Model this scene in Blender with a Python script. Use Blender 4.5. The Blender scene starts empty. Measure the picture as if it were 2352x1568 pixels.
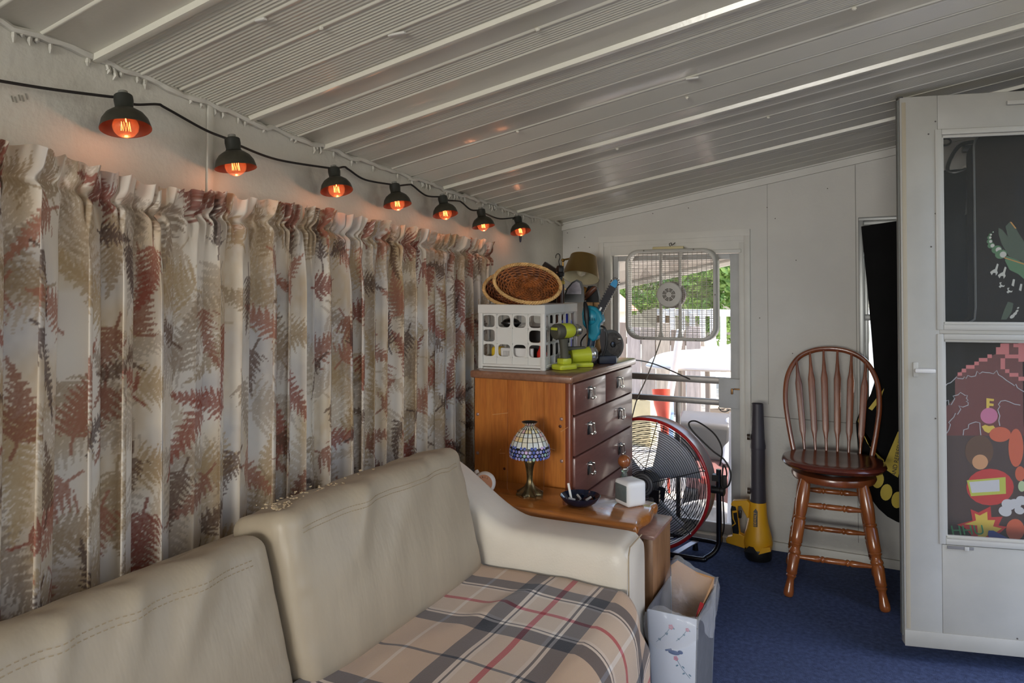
import bpy, bmesh, math, random
import numpy as np
from mathutils import Vector, Matrix, Euler

sc = bpy.context.scene
COL = sc.collection
PI = math.pi
R = math.radians

# ------------------------------------------------------------------ camera, sky, sun, added window lamps, exposure
cam_d = bpy.data.cameras.new('camera')
cam_d.sensor_width = 36.0
cam_d.lens = 24.49
cam_d.shift_y = -0.0599
cam_d.clip_start = 0.05
cam = bpy.data.objects.new('camera', cam_d)
cam.location = (1.624, 0.0, 1.335)
cam.rotation_euler = (R(91.0), 0, R(27.0))
COL.objects.link(cam)
sc.camera = cam

world = bpy.data.worlds.new('sky')
sc.world = world
world.use_nodes = True
_n = world.node_tree.nodes; _l = world.node_tree.links
_n.clear()
_sky = _n.new('ShaderNodeTexSky')
_sky.sky_type = 'NISHITA'
_sky.sun_disc = False
_sky.sun_elevation = R(58)
_sky.sun_rotation = R(60)
_sky.air_density = 1.0
_sky.dust_density = 2.5
_bg = _n.new('ShaderNodeBackground')
_bg.inputs['Strength'].default_value = 0.65
_wo = _n.new('ShaderNodeOutputWorld')
_l.new(_sky.outputs[0], _bg.inputs[0])
_l.new(_bg.outputs[0], _wo.inputs[0])

sun_d = bpy.data.lights.new('sun', 'SUN')
sun_d.energy = 13.0
sun_d.angle = R(0.6)
sun_d.color = (1.0, 0.95, 0.88)
sun = bpy.data.objects.new('sun', sun_d)
sun.rotation_euler = Vector((-0.45, -0.30, -0.84)).to_track_quat('-Z', 'Y').to_euler()
COL.objects.link(sun)

def window_fill(name, loc, direction, sx, sy, energy, color=(1.0, 0.975, 0.93)):
    d = bpy.data.lights.new(name, 'AREA')
    d.shape = 'RECTANGLE'; d.size = sx; d.size_y = sy; d.energy = energy; d.color = color
    o = bpy.data.objects.new(name, d)
    o.location = loc
    o.rotation_euler = Vector(direction).to_track_quat('-Z', 'Z').to_euler()
    COL.objects.link(o)
    return o
# area lamps added to strengthen daylight at the unseen rear and right-hand windows
window_fill('daylight_fill_rear', (1.35, -4.74, 1.42), (0, 1, -0.04), 1.95, 1.2, 190)
window_fill('daylight_fill_side', (2.72, 0.55, 1.48), (-1, 0, -0.05), 1.3, 0.95, 6)

sc.view_settings.view_transform = 'Standard'
sc.view_settings.look = 'None'
sc.view_settings.exposure = 0.0
sc.view_settings.gamma = 1.0
sc.view_settings.use_curve_mapping = False

# ------------------------------------------------------------------ helpers
rng = random.Random(7)
nrng = np.random.RandomState(11)

def lin(c):
    out = []
    for v in c[:3]:
        v = v / 255.0
        out.append(v / 12.92 if v <= 0.04045 else ((v + 0.055) / 1.055) ** 2.4)
    return tuple(out) + (1.0,)

MATS = {}
def mat(name, rgb, rough=0.6, metal=0.0, var=0.0, scale=8.0, bump=0.0, bscale=60.0, spec=0.5, trans=0.0,
        emit=None, estr=0.0, rgb2=None, stretch=None, alpha=None, coat=0.0, sheen=0.0, ior=1.45, thr=(0.35, 0.65)):
    """procedural principled material; rgb given in sRGB 0..255"""
    if name in MATS:
        return MATS[name]
    m = bpy.data.materials.new(name)
    m.use_nodes = True
    nt = m.node_tree; N = nt.nodes; L = nt.links
    b = N['Principled BSDF']
    b.inputs['Roughness'].default_value = rough
    b.inputs['Metallic'].default_value = metal
    b.inputs['Specular IOR Level'].default_value = spec
    b.inputs['IOR'].default_value = ior
    b.inputs['Transmission Weight'].default_value = trans
    b.inputs['Coat Weight'].default_value = coat
    b.inputs['Sheen Weight'].default_value = sheen
    if alpha is not None:
        b.inputs['Alpha'].default_value = alpha
    c = lin(rgb)
    tc = N.new('ShaderNodeTexCoord')
    src = tc.outputs['Object']
    if stretch:
        mp = N.new('ShaderNodeMapping'); mp.inputs['Scale'].default_value = stretch
        L.new(src, mp.inputs[0]); src = mp.outputs[0]
    if var > 0 or rgb2:
        no = N.new('ShaderNodeTexNoise'); no.inputs['Scale'].default_value = scale
        no.inputs['Detail'].default_value = 5.0; no.inputs['Roughness'].default_value = 0.6
        L.new(src, no.inputs['Vector'])
        rp = N.new('ShaderNodeValToRGB')
        rp.color_ramp.elements[0].position = thr[0]; rp.color_ramp.elements[1].position = thr[1]
        if rgb2:
            rp.color_ramp.elements[0].color = c; rp.color_ramp.elements[1].color = lin(rgb2)
        else:
            rp.color_ramp.elements[0].color = tuple(max(0, v * (1 - var)) for v in c[:3]) + (1,)
            rp.color_ramp.elements[1].color = tuple(min(1, v * (1 + var)) for v in c[:3]) + (1,)
        L.new(no.outputs['Fac'], rp.inputs[0]); L.new(rp.outputs[0], b.inputs['Base Color'])
    else:
        b.inputs['Base Color'].default_value = c
    if bump > 0:
        nb = N.new('ShaderNodeTexNoise'); nb.inputs['Scale'].default_value = bscale
        nb.inputs['Detail'].default_value = 4.0
        L.new(src, nb.inputs['Vector'])
        bp = N.new('ShaderNodeBump'); bp.inputs['Strength'].default_value = bump; bp.inputs['Distance'].default_value = 0.01
        L.new(nb.outputs['Fac'], bp.inputs['Height']); L.new(bp.outputs[0], b.inputs['Normal'])
    if emit:
        b.inputs['Emission Color'].default_value = lin(emit); b.inputs['Emission Strength'].default_value = estr
    MATS[name] = m
    return m

def rotm(ax, ay, az):
    return Euler((ax, ay, az)).to_matrix()

class MB:
    """mesh builder: collects primitives, build() links them as ONE mesh object"""
    def __init__(s):
        s.v = []; s.f = []
    def add(s, vs, fs):
        o = len(s.v)
        s.v.extend([tuple(p) for p in vs]); s.f.extend([tuple(i + o for i in f) for f in fs])
        return s
    def box(s, lo, hi):
        (a, b, c), (d, e, f) = lo, hi
        s.add([(a,b,c),(d,b,c),(d,e,c),(a,e,c),(a,b,f),(d,b,f),(d,e,f),(a,e,f)],
              [(3,2,1,0),(4,5,6,7),(0,1,5,4),(1,2,6,5),(2,3,7,6),(3,0,4,7)]); return s
    def obox(s, c, size, m=None):
        h = [x / 2 for x in size]; m = m or Matrix.Identity(3); c = Vector(c)
        P = [Vector((x*h[0], y*h[1], z*h[2])) for z in (-1,1) for (x,y) in ((-1,-1),(1,-1),(1,1),(-1,1))]
        s.add([c + m @ p for p in P], [(3,2,1,0),(4,5,6,7),(0,1,5,4),(1,2,6,5),(2,3,7,6),(3,0,4,7)]); return s
    def rbox(s, lo, hi, r=0.01, seg=2, m=None, c=None):
        """bevelled box; optional rotation m about its centre, moved to c"""
        bm = bmesh.new(); bmesh.ops.create_cube(bm, size=1.0)
        sz = [hi[i]-lo[i] for i in range(3)]; ce = Vector([(hi[i]+lo[i])/2 for i in range(3)])
        for v in bm.verts: v.co = Vector((v.co.x*sz[0], v.co.y*sz[1], v.co.z*sz[2]))
        r = min(r, min(sz)*0.49)
        bmesh.ops.bevel(bm, geom=bm.edges[:], offset=r, segments=seg, profile=0.5, affect='EDGES')
        bm.verts.index_update()
        m = m or Matrix.Identity(3); cc = Vector(c) if c is not None else ce
        s.add([cc + m @ v.co for v in bm.verts], [[v.index for v in f.verts] for f in bm.faces]); bm.free(); return s
    def tube(s, pts, r, n=8, closed=False, caps=True):
        P = [Vector(p) for p in pts]; k = len(P)
        rr = r if hasattr(r, '__len__') else [r]*k
        vs = []; up = None
        for i in range(k):
            if closed: t = P[(i+1)%k] - P[i-1]
            else: t = P[min(i+1,k-1)] - P[max(i-1,0)]
            if t.length < 1e-9: t = Vector((0,0,1))
            t.normalize()
            if up is None:
                up = Vector((0,0,1)) if abs(t.z) < 0.9 else Vector((1,0,0))
            a = t.cross(up)
            if a.length < 1e-6: a = t.cross(Vector((0.3,0.7,0.2)))
            a.normalize(); b = a.cross(t).normalized(); up = b
            for j in range(n):
                q = 2*PI*j/n
                vs.append(P[i] + (a*math.cos(q) + b*math.sin(q))*rr[i])
        fs = []
        for i in range(k if closed else k-1):
            i2 = (i+1) % k
            for j in range(n):
                j2 = (j+1) % n
                fs.append((i*n+j, i*n+j2, i2*n+j2, i2*n+j))
        if caps and not closed:
            fs.append(tuple(range(n-1,-1,-1))); fs.append(tuple((k-1)*n+j for j in range(n)))
        s.add(vs, fs); return s
    def cyl(s, a, b, r, n=16, r2=None):
        return s.tube([a, b], [r, r if r2 is None else r2], n)
    def lathe(s, prof, c=(0,0,0), axis=(0,0,1), n=24, caps=True):
        """prof: (radius, height) pairs along axis from c"""
        ax = Vector(axis).normalized(); t = Vector((1,0,0)) if abs(ax.x) < 0.9 else Vector((0,1,0))
        a = ax.cross(t).normalized(); b = ax.cross(a); c = Vector(c)
        vs = []
        for (r, h) in prof:
            for j in range(n):
                q = 2*PI*j/n
                vs.append(c + ax*h + (a*math.cos(q) + b*math.sin(q))*max(r, 1e-5))
        fs = []
        for i in range(len(prof)-1):
            for j in range(n):
                j2 = (j+1) % n
                fs.append((i*n+j, i*n+j2, (i+1)*n+j2, (i+1)*n+j))
        if caps:
            fs.append(tuple(range(n-1,-1,-1))); fs.append(tuple((len(prof)-1)*n+j for j in range(n)))
        s.add(vs, fs); return s
    def prism(s, poly, o, u, v, w):
        """polygon in the (u,v) plane at o, extruded by vector w"""
        o, u, v, w = Vector(o), Vector(u), Vector(v), Vector(w); n = len(poly)
        vs = [o + u*p[0] + v*p[1] for p in poly] + [o + u*p[0] + v*p[1] + w for p in poly]
        fs = [tuple(range(n-1,-1,-1)), tuple(range(n, 2*n))] + [(i,(i+1)%n,n+(i+1)%n,n+i) for i in range(n)]
        s.add(vs, fs); return s
    def sphere(s, c, r, n=16, m=10, sc3=(1,1,1), rot=None):
        vs = []; fs = []; rot = rot or Matrix.Identity(3); c = Vector(c)
        for i in range(m+1):
            th = PI*i/m
            for j in range(n):
                q = 2*PI*j/n
                p = Vector((math.sin(th)*math.cos(q)*sc3[0], math.sin(th)*math.sin(q)*sc3[1], math.cos(th)*sc3[2]))*r
                vs.append(c + rot @ p)
        for i in range(m):
            for j in range(n):
                j2 = (j+1) % n
                fs.append((i*n+j, (i+1)*n+j, (i+1)*n+j2, i*n+j2))
        s.add(vs, fs); return s
    def grid(s, nu, nv, fn, close_u=False):
        vs = [fn(i/(nu if close_u else nu-1), j/(nv-1)) for j in range(nv) for i in range(nu)]
        fs = []
        for j in range(nv-1):
            for i in range(nu if close_u else nu-1):
                i2 = (i+1) % nu
                fs.append((j*nu+i, j*nu+i2, (j+1)*nu+i2, (j+1)*nu+i))
        s.add(vs, fs); return s
    def xf(s, M):
        s.v = [tuple(M @ Vector(p)) for p in s.v]; return s
    def build(s, name, m, root=None, smooth=True, ang=38, local=False, fixn=True):
        """verts are world coordinates unless local=True (then coordinates of root)"""
        me = bpy.data.meshes.new(name)
        vs = s.v
        if root is not None and not local:
            inv = wmat(root).inverted()
            vs = [tuple(inv @ Vector(p)) for p in vs]
        me.from_pydata(vs, [], s.f); me.update()
        if fixn:
            bm = bmesh.new(); bm.from_mesh(me)
            bmesh.ops.recalc_face_normals(bm, faces=bm.faces[:]); bm.to_mesh(me); bm.free()
        if smooth:
            me.polygons.foreach_set('use_smooth', [True]*len(me.polygons))
            me.set_sharp_from_angle(angle=R(ang))
        if m: me.materials.append(m)
        o = bpy.data.objects.new(name, me); COL.objects.link(o)
        if root is not None: o.parent = root
        return o

def wmat(o):
    M = Matrix.LocRotScale(o.location, o.rotation_euler, o.scale)
    return (wmat(o.parent) @ M) if o.parent else M

def thing(name, label, cat, loc=(0,0,0), rotz=0.0, group=None):
    o = bpy.data.objects.new(name, None); COL.objects.link(o)
    o.empty_display_size = 0.05
    o.location = loc; o.rotation_euler = (0,0,rotz); o['label'] = label; o['category'] = cat
    if group: o['group'] = group
    return o
def tag(o, label, cat, group=None):
    o['label'] = label; o['category'] = cat
    if group: o['group'] = group
    return o
def struct(o):
    o['kind'] = 'structure'; return o
def copy_tree(o, parent=None):
    c = o.copy(); COL.objects.link(c); c.parent = parent
    for ch in list(o.children): copy_tree(ch, c)
    return c
def text(name, body, size, m, loc, xdir, ydir, root=None, extrude=0.0006, align='CENTER'):
    cu = bpy.data.curves.new(name, 'FONT'); cu.body = body; cu.size = size; cu.extrude = extrude
    cu.align_x = align; cu.align_y = 'CENTER'; cu.materials.append(m)
    tmp = bpy.data.objects.new(name, cu); COL.objects.link(tmp)
    me = bpy.data.meshes.new_from_object(tmp)
    bpy.data.objects.remove(tmp)
    o = bpy.data.objects.new(name, me); COL.objects.link(o)
    if not me.materials: me.materials.append(m)
    x = Vector(xdir).normalized(); y = Vector(ydir).normalized(); z = x.cross(y).normalized(); y = z.cross(x)
    M = Matrix((x, y, z)).transposed().to_4x4(); M.translation = Vector(loc)
    if root is not None:
        o.parent = root; M = wmat(root).inverted() @ M
    o.matrix_basis = M
    return o
def smooth_pts(pts, k=8, closed=False):
    """Catmull-Rom through pts"""
    P = [Vector(p) for p in pts]; n = len(P); out = []
    for i in range(n if closed else n-1):
        if closed: p0,p1,p2,p3 = P[i-1],P[i],P[(i+1)%n],P[(i+2)%n]
        else: p0,p1,p2,p3 = P[max(i-1,0)],P[i],P[i+1],P[min(i+2,n-1)]
        for j in range(k):
            t = j/k
            out.append(0.5*((2*p1)+(p2-p0)*t+(2*p0-5*p1+4*p2-p3)*t*t+(3*p1-p0-3*p2+p3)*t**3))
    if not closed: out.append(P[-1])
    return out
def vnoise(x, seed=0):
    """smooth 1-d value noise in -1..1"""
    i = math.floor(x); f = x - i; f = f*f*(3-2*f)
    def h(k):
        q = math.sin(k*127.1 + seed*311.7)*43758.5453
        return (q - math.floor(q))*2 - 1
    return h(i)*(1-f) + h(i+1)*f
# ------------------------------------------------------------------ materials of the room
M_wall = mat('painted_wall', (196,193,182), rough=0.62, var=0.05, scale=3.0, bump=0.25, bscale=45)
M_wallb = mat('painted_panel_wall', (196,194,187), rough=0.6, var=0.05, scale=2.0, bump=0.12, bscale=70)
M_trim = mat('painted_trim', (202,200,192), rough=0.5, var=0.04, scale=6.0)
M_ceil = mat('painted_metal_ceiling', (212,209,194), rough=0.22, var=0.03, scale=2.0, spec=0.8, bump=0.04, bscale=90)
M_carpet = mat('blue_carpet', (48,62,98), rough=0.95, var=0.25, scale=55.0, bump=0.9, bscale=300, rgb2=(80,97,140), thr=(0.3,0.72))
M_dark = mat('dark_gap', (40,38,36), rough=0.8)

YB = 3.86          # inner face of the back wall
XR = 2.56          # inner face of the right wall
YR = -4.60         # inner face of the rear wall
_wy = [-4.9, 0.3, 0.81, 1.0, 1.45, 1.8, 2.5, 3.2, 3.98]
_wz = [2.03, 1.955, 1.91, 1.892, 1.850, 1.825, 1.787, 1.757, 1.743]
def wt(y):
    return float(np.interp(y, _wy, _wz))
SL = 0.170
def ceil_z(x, y):
    return wt(y) + SL*x

# floor
fl = struct(MB().box((-0.12, YR-0.12, -0.12), (XR+0.12, YB+0.12, 0.0)).build('floor', M_carpet, smooth=False))

# ceiling: backing sheet + one fluted metal panel between each pair of ribs
def ceil_strip(b, ys, dz, x0=0.0, x1=XR, nx=9):
    n = len(ys)
    vs = []
    for i in range(nx):
        x = x0 + (x1-x0)*i/(nx-1)
        for y, d in zip(ys, dz):
            vs.append((x, y, ceil_z(x, y) + d))
    fs = [(i*n+j, i*n+j+1, (i+1)*n+j+1, (i+1)*n+j) for i in range(nx-1) for j in range(n-1)]
    b.add(vs, fs)
bk = MB()
ys = list(np.linspace(YR-0.1, YB+0.1, 40))
ceil_strip(bk, ys, [0.05]*40, -0.1, XR+0.1)
ceil_strip(bk, ys, [0.09]*40, -0.1, XR+0.1)
ceiling = struct(bk.build('ceiling', M_ceil, smooth=False))
big = [-4.4,-4.0,-3.6,-3.2,-2.8,-2.4,-2.0,-1.75,-1.5, -1.1, -0.72, -0.35, 0.02, 0.36, 0.69, 1.002, 1.46, 1.785, 2.517, 3.22]
small = [-1.38,-1.25,-0.98,-0.85,-0.6,-0.47,-0.23,-0.1,0.14,0.25,0.47,0.58,0.78,0.883, 1.12,1.23,1.347,1.564,1.661,1.888,2.02,2.15,2.28,2.411,2.63,2.75,2.87,2.98,3.10,3.34,3.46,3.58,3.70]
ribs = sorted([(y,1) for y in big] + [(y,0) for y in small] + [(YR,0)])
edges = ribs + [(YB, 0)]
for k in range(len(ribs)):
    y0, t0 = edges[k]; y1, t1 = edges[k+1]
    w = 0.020 if t0 else 0.008
    h = -0.013 if t0 else (-0.0045 if y0 < 2.0 else -0.0032)
    prof = [(y0-0.001, 0.0)] if k else [(y0, 0.0)]
    prof += [(y0+0.002, h), (y0+w*0.5, h*1.05), (y0+w, h*0.9), (y0+w+0.004, 0.0)]
    ya = y0+w+0.010; yb = y1-0.004
    fl_amp = 0.0026 if (y0 < 2.4) else 0.0016
    lam = 0.0105
    flat = (vnoise(k*1.7, 5) > 0.45) or (abs(y0-1.46) < .01 )
    nfl = max(1, int((yb-ya)/lam))
    if not flat:
        for i in range(nfl*4+1):
            q = i/(nfl*4)
            prof.append((ya+(yb-ya)*q, -fl_amp*(0.5-0.5*math.cos(2*PI*q*nfl))))
    prof.append((y1, 0.0))
    b = MB(); ceil_strip(b, [p[0] for p in prof], [p[1] for p in prof])
    b.build('ceiling_panel', M_ceil, ceiling, ang=50, fixn=False)
# screws and chipped paint along the ribs
b = MB()
for (x,y) in [(0.9,1.56),(0.5,1.23),(1.5,1.66),(0.75,2.63),(1.1,2.3),(1.6,2.02),(1.3,2.75),(0.55,2.15),(1.9,3.1)]:
    b.lathe([(0.006,0.0),(0.006,-0.004),(0.003,-0.007)], (x,y,ceil_z(x,y)-0.006), n=8)
b.build('screw_heads', M_ceil, ceiling)
for (x,y,l) in [(0.62,1.36,0.05),(0.98,1.235,0.04),(0.42,1.125,0.03),(1.15,2.155,0.04)]:
    MB().rbox((x-l/2,y-0.006,ceil_z(x,y)-0.011),(x+l/2,y+0.006,ceil_z(x,y)-0.004),0.003).build('paint_flake', M_trim, ceiling)

# left wall with the window band hidden behind the curtains
def wall_x(b, y0, y1, z0, z1, xa=-0.10, xb=0.0, n=1):
    """slab of wall in the x plane; z1 None = up to the ceiling"""
    yy = np.linspace(y0, y1, n+1)
    for i in range(n):
        if z1 is None:
            ta, tb = ceil_z(0, yy[i])+0.03, ceil_z(0, yy[i+1])+0.03
        else: ta = tb = z1
        vs = [(xa,yy[i],z0),(xb,yy[i],z0),(xb,yy[i+1],z0),(xa,yy[i+1],z0),(xa,yy[i],ta),(xb,yy[i],ta),(xb,yy[i+1],tb),(xa,yy[i+1],tb)]
        b.add(vs, [(3,2,1,0),(4,5,6,7),(0,1,5,4),(1,2,6,5),(2,3,7,6),(3,0,4,7)])
b = MB()
WZ0, WZ1 = 0.80, 1.46
wins = [(0.30, 1.06), (1.16, 1.92), (2.02, 2.74)]
wall_x(b, YR-0.1, YB+0.1, -0.1, WZ0)
wall_x(b, YR-0.1, YB+0.1, WZ1, None, n=24)
edge = [YR-0.1] + [e for w_ in wins for e in w_] + [YB+0.1]
for i in range(0, len(edge), 2):
    wall_x(b, edge[i], edge[i+1], WZ0, WZ1)
wl = struct(b.build('wall_left', M_wall, smooth=False, fixn=False))
for i,(a,c) in enumerate(wins):
    f = MB()
    f.box((-0.08,a,WZ0),(-0.02,a+0.03,WZ1)).box((-0.08,c-0.03,WZ0),(-0.02,c,WZ1)).box((-0.08,a,WZ0),(-0.02,c,WZ0+0.03)).box((-0.08,a,WZ1-0.03),(-0.02,c,WZ1)).box((-0.075,a,1.12),(-0.025,c,1.15))
    wf = struct(f.build('window_%d' % (i+1), M_trim, smooth=False))
    MB().box((-0.052,a+0.03,WZ0+0.03),(-0.048,c-0.03,WZ1-0.03)).build('pane', mat('window_glass',(235,240,240),rough=0.05,trans=1.0,spec=0.3), wf, smooth=False)
# wall batten and ragged paint/caulk along the ceiling
MB().rbox((0.0,1.325,1.47),(0.008,1.345,1.865),0.003).build('seam_batten', M_wall, wl)
b = MB()
pts = []
for i in range(150):
    y = 0.25 + (YB-0.25)*i/149
    pts.append((0.006+0.004*vnoise(i*0.9,1), y, ceil_z(0,y)-0.006+0.008*vnoise(i*0.7,3)))
b.tube(pts, [0.008+0.004*abs(vnoise(i*1.3,9)) for i in range(150)], 6)
for i in range(70):
    y = rng.uniform(0.7,3.6); l = rng.uniform(0.008,0.03)
    b.tube([(0.003,y,ceil_z(0,y)-0.008),(0.006,y+rng.uniform(-.004,.004),ceil_z(0,y)-0.012-l*0.6),(0.002,y,ceil_z(0,y)-0.012-l)],[0.004,0.005,0.002],5)
b.build('caulk_drips', M_wall, wl)
b = MB()
for i in range(5):
    b.obox((0.0008,0.835+0.007*i,1.748+0.003*i-0.003*(i%2)),(0.001,0.003,0.013),rotm(R(18),0,0))
b.build('scuff_mark', mat('scuff',(140,136,126),rough=0.8), wl)

# back wall with door opening (x .30..1.02, up to z 1.552) and window opening (x 1.60..2.30, z .75..1.70)
DX0, DX1, DZ = 0.305, 1.018, 1.552
OX0, OX1, OZ0, OZ1 = 1.60, 2.30, 0.72, 1.695
def wall_y(b, x0, x1, z0, z1, ya=YB, yb=YB+0.11, top=False):
    if top: ta, tb = ceil_z(x0,YB)+0.03, ceil_z(x1,YB)+0.03
    else: ta = tb = z1
    vs = [(x0,ya,z0),(x1,ya,z0),(x1,yb,z0),(x0,yb,z0),(x0,ya,ta),(x1,ya,tb),(x1,yb,tb),(x0,yb,ta)]
    b.add(vs, [(3,2,1,0),(4,5,6,7),(0,1,5,4),(1,2,6,5),(2,3,7,6),(3,0,4,7)])
b = MB()
wall_y(b, -0.1, DX0, -0.1, 0, top=True)
wall_y(b, DX0, DX1, DZ, 0, top=True)
wall_y(b, DX1, OX0, -0.1, 0, top=True)
wall_y(b, OX0, OX1, -0.1, OZ0)
wall_y(b, OX0, OX1, OZ1, 0, top=True)
wall_y(b, OX1, XR+0.1, -0.1, 0, top=True)
wb = struct(b.build('wall_back', M_wallb, smooth=False, fixn=False))
# sloping cap board under the ceiling, panel seams, nails, scuffs
b = MB()
def slope_board(b, x0, x1, d0, d1, ya, yb):
    vs = [(x0,ya,ceil_z(x0,YB)-d1),(x1,ya,ceil_z(x1,YB)-d1),(x1,yb,ceil_z(x1,YB)-d1),(x0,yb,ceil_z(x0,YB)-d1),
          (x0,ya,ceil_z(x0,YB)-d0),(x1,ya,ceil_z(x1,YB)-d0),(x1,yb,ceil_z(x1,YB)-d0),(x0,yb,ceil_z(x0,YB)-d0)]
    b.add(vs, [(3,2,1,0),(4,5,6,7),(0,1,5,4),(1,2,6,5),(2,3,7,6),(3,0,4,7)])
slope_board(b, 0.0, XR, 0.0, 0.042, YB-0.016, YB+0.005)
struct(b.build('trim_1', M_trim, smooth=False))
b = MB()
slope_board(b, 0.0, XR, -0.004, 0.006, YB-0.030, YB)
struct(b.build('trim_2', M_trim, smooth=False))
b = MB()
b.box((DX1+0.06,YB-0.0015,0.683),(OX0,YB+0.001,0.687)); b.box((1.575,YB-0.0015,0.10),(1.578,YB+0.001,1.97)); b.box((1.16,YB-0.001,0.75),(1.162,YB+0.001,1.90))
b.build('panel_seam', mat('seam_grey',(140,138,130),rough=0.8), wb, smooth=False)  # thin grey strips mark the panel joints
b = MB()
for (x,z) in [(0.10,1.60),(0.17,1.60),(0.03,1.69),(0.55,1.78),(0.75,1.80),(1.16,1.78),(1.2,1.72),(1.45,1.86),(1.12,1.2),(1.3,1.5),(1.28,1.02),(0.14,1.66)]:
    b.lathe([(0.0028,0),(0.0028,0.0015)],(x,YB,z),(0,-1,0),n=8)
b.build('nail_head', mat('rusty_nail',(96,88,80),rough=0.7), wb)

# right wall (house wall with the doorway the storm door hangs in, and a window) and rear wall with the big windows
b = MB()
def wall_r(b, y0, y1, z0, z1):
    b.box((XR,y0,z0),(XR+0.10,y1,z1))
wall_r(b, YR-0.1, -0.15, -0.1, 2.55); wall_r(b, -0.15, 1.25, -0.1, 0.95); wall_r(b, -0.15, 1.25, 2.0, 2.55)
wall_r(b, 1.25, 2.24, -0.1, 2.55); wall_r(b, 2.24, 3.09, 2.08, 2.55); wall_r(b, 3.09, YB+0.1, -0.1, 2.55)
struct(b.build('wall_right', M_wallb, smooth=False, fixn=False))
b = MB(); b.box((XR-0.02,2.20,0),(XR+0.10,2.24,2.12)).box((XR-0.02,2.20,2.08),(XR+0.10,3.12,2.12)).box((XR-0.012,3.09,0),(XR+0.10,3.12,2.12))
struct(b.build('trim_3', M_trim, smooth=False))
b = MB(); b.box((XR+0.02,-0.15,0.95),(XR+0.06,-0.10,2.0)).box((XR+0.02,1.20,0.95),(XR+0.06,1.25,2.0)).box((XR+0.02,-0.15,0.95),(XR+0.06,1.25,1.0)).box((XR+0.02,-0.15,1.95),(XR+0.06,1.25,2.0)).box((XR+0.02,0.53,0.95),(XR+0.06,0.57,2.0))
struct(b.build('window_4', M_trim, smooth=False))
b = MB(); b.box((-0.1,YR-0.1,-0.1),(0.35,YR,2.6)).box((2.35,YR-0.1,-0.1),(XR+0.1,YR,2.6)).box((0.35,YR-0.1,-0.1),(2.35,YR,0.75)).box((0.35,YR-0.1,2.02),(2.35,YR,2.6))
struct(b.build('wall_rear', M_wallb, smooth=False, fixn=False))
b = MB()
for x in (0.35,0.99,1.63,2.30): b.box((x,YR-0.08,0.75),(x+0.05,YR-0.02,2.02))
b.box((0.35,YR-0.08,0.75),(2.35,YR-0.02,0.80)).box((0.35,YR-0.08,1.97),(2.35,YR-0.02,2.02))
struct(b.build('window_5', M_trim, smooth=False))
# baseboard: low strip, visible right of the back door
b = MB(); b.rbox((DX1+0.06,YB-0.014,0.0),(OX0+0.95,YB,0.045),0.003)
struct(b.build('baseboard_back', M_trim))

# back door: casing, jambs, header, threshold
cas = MB()
cas.rbox((0.232,YB-0.018,0.0),(0.262,YB,1.655),0.003).rbox((0.262,YB-0.010,0.0),(0.305,YB,1.62),0.002)
t4 = struct(cas.build('trim_4', M_trim))
cas = MB(); cas.rbox((1.018,YB-0.010,0.0),(1.045,YB,1.60),0.002).rbox((1.045,YB-0.018,0.0),(1.075,YB,1.665),0.003)
struct(cas.build('trim_5', M_trim))
cas = MB()
for (z0,z1,d,dx) in [(1.628,1.662,0.0200,0.0),(1.605,1.628,0.0125,0.02),(1.552,1.605,0.0075,0.03)]:
    x0,x1 = 0.232+dx,1.075-dx
    vs=[]
    for (x,s_) in ((x0,-0.006),(x1,0.008)):
        vs += [(x,YB-d,z0+s_),(x,YB,z0+s_),(x,YB,z1+s_),(x,YB-d,z1+s_)]
    cas.add(vs,[(0,1,2,3),(4,7,6,5),(0,4,5,1),(1,5,6,2),(2,6,7,3),(3,7,4,0)])
struct(cas.build('trim_6', M_trim, smooth=False))
b = MB(); b.rbox((0.86,YB-0.022,1.545),(1.03,YB-0.004,1.565),0.003)
struct(b.build('trim_7', M_trim))
b = MB(); b.rbox((DX0,YB-0.01,-0.02),(DX1,YB+0.11,0.028),0.004)
struct(b.build('trim_8', M_trim))
# window of the back wall: thin casing, sash rail
b = MB(); b.rbox((OX0-0.012,YB-0.008,0.70),(OX0+0.012,YB+0.02,1.705),0.003).rbox((OX0-0.012,YB-0.012,1.688),(OX1,YB+0.02,1.706),0.003).rbox((OX0,YB+0.01,1.668),(OX1,YB+0.03,1.690),0.003)
b.rbox((OX0+0.012,YB+0.03,0.72),(OX0+0.03,YB+0.06,1.69),0.002).rbox((OX0,YB+0.02,1.195),(OX1,YB+0.06,1.225),0.003)
b.box((OX1-0.03,YB+0.01,OZ0),(OX1,YB+0.06,OZ1)).box((OX0,YB+0.01,OZ0-0.02),(OX1,YB+0.06,OZ0+0.02))
w6 = struct(b.build('window_6', mat('aluminium_sash',(150,152,150),rough=0.4,metal=0.6)))
MB().box((OX0+0.02,YB+0.043,OZ0+0.01),(OX1-0.02,YB+0.047,OZ1-0.02)).build('pane', MATS['window_glass'], w6, smooth=False)

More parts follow.
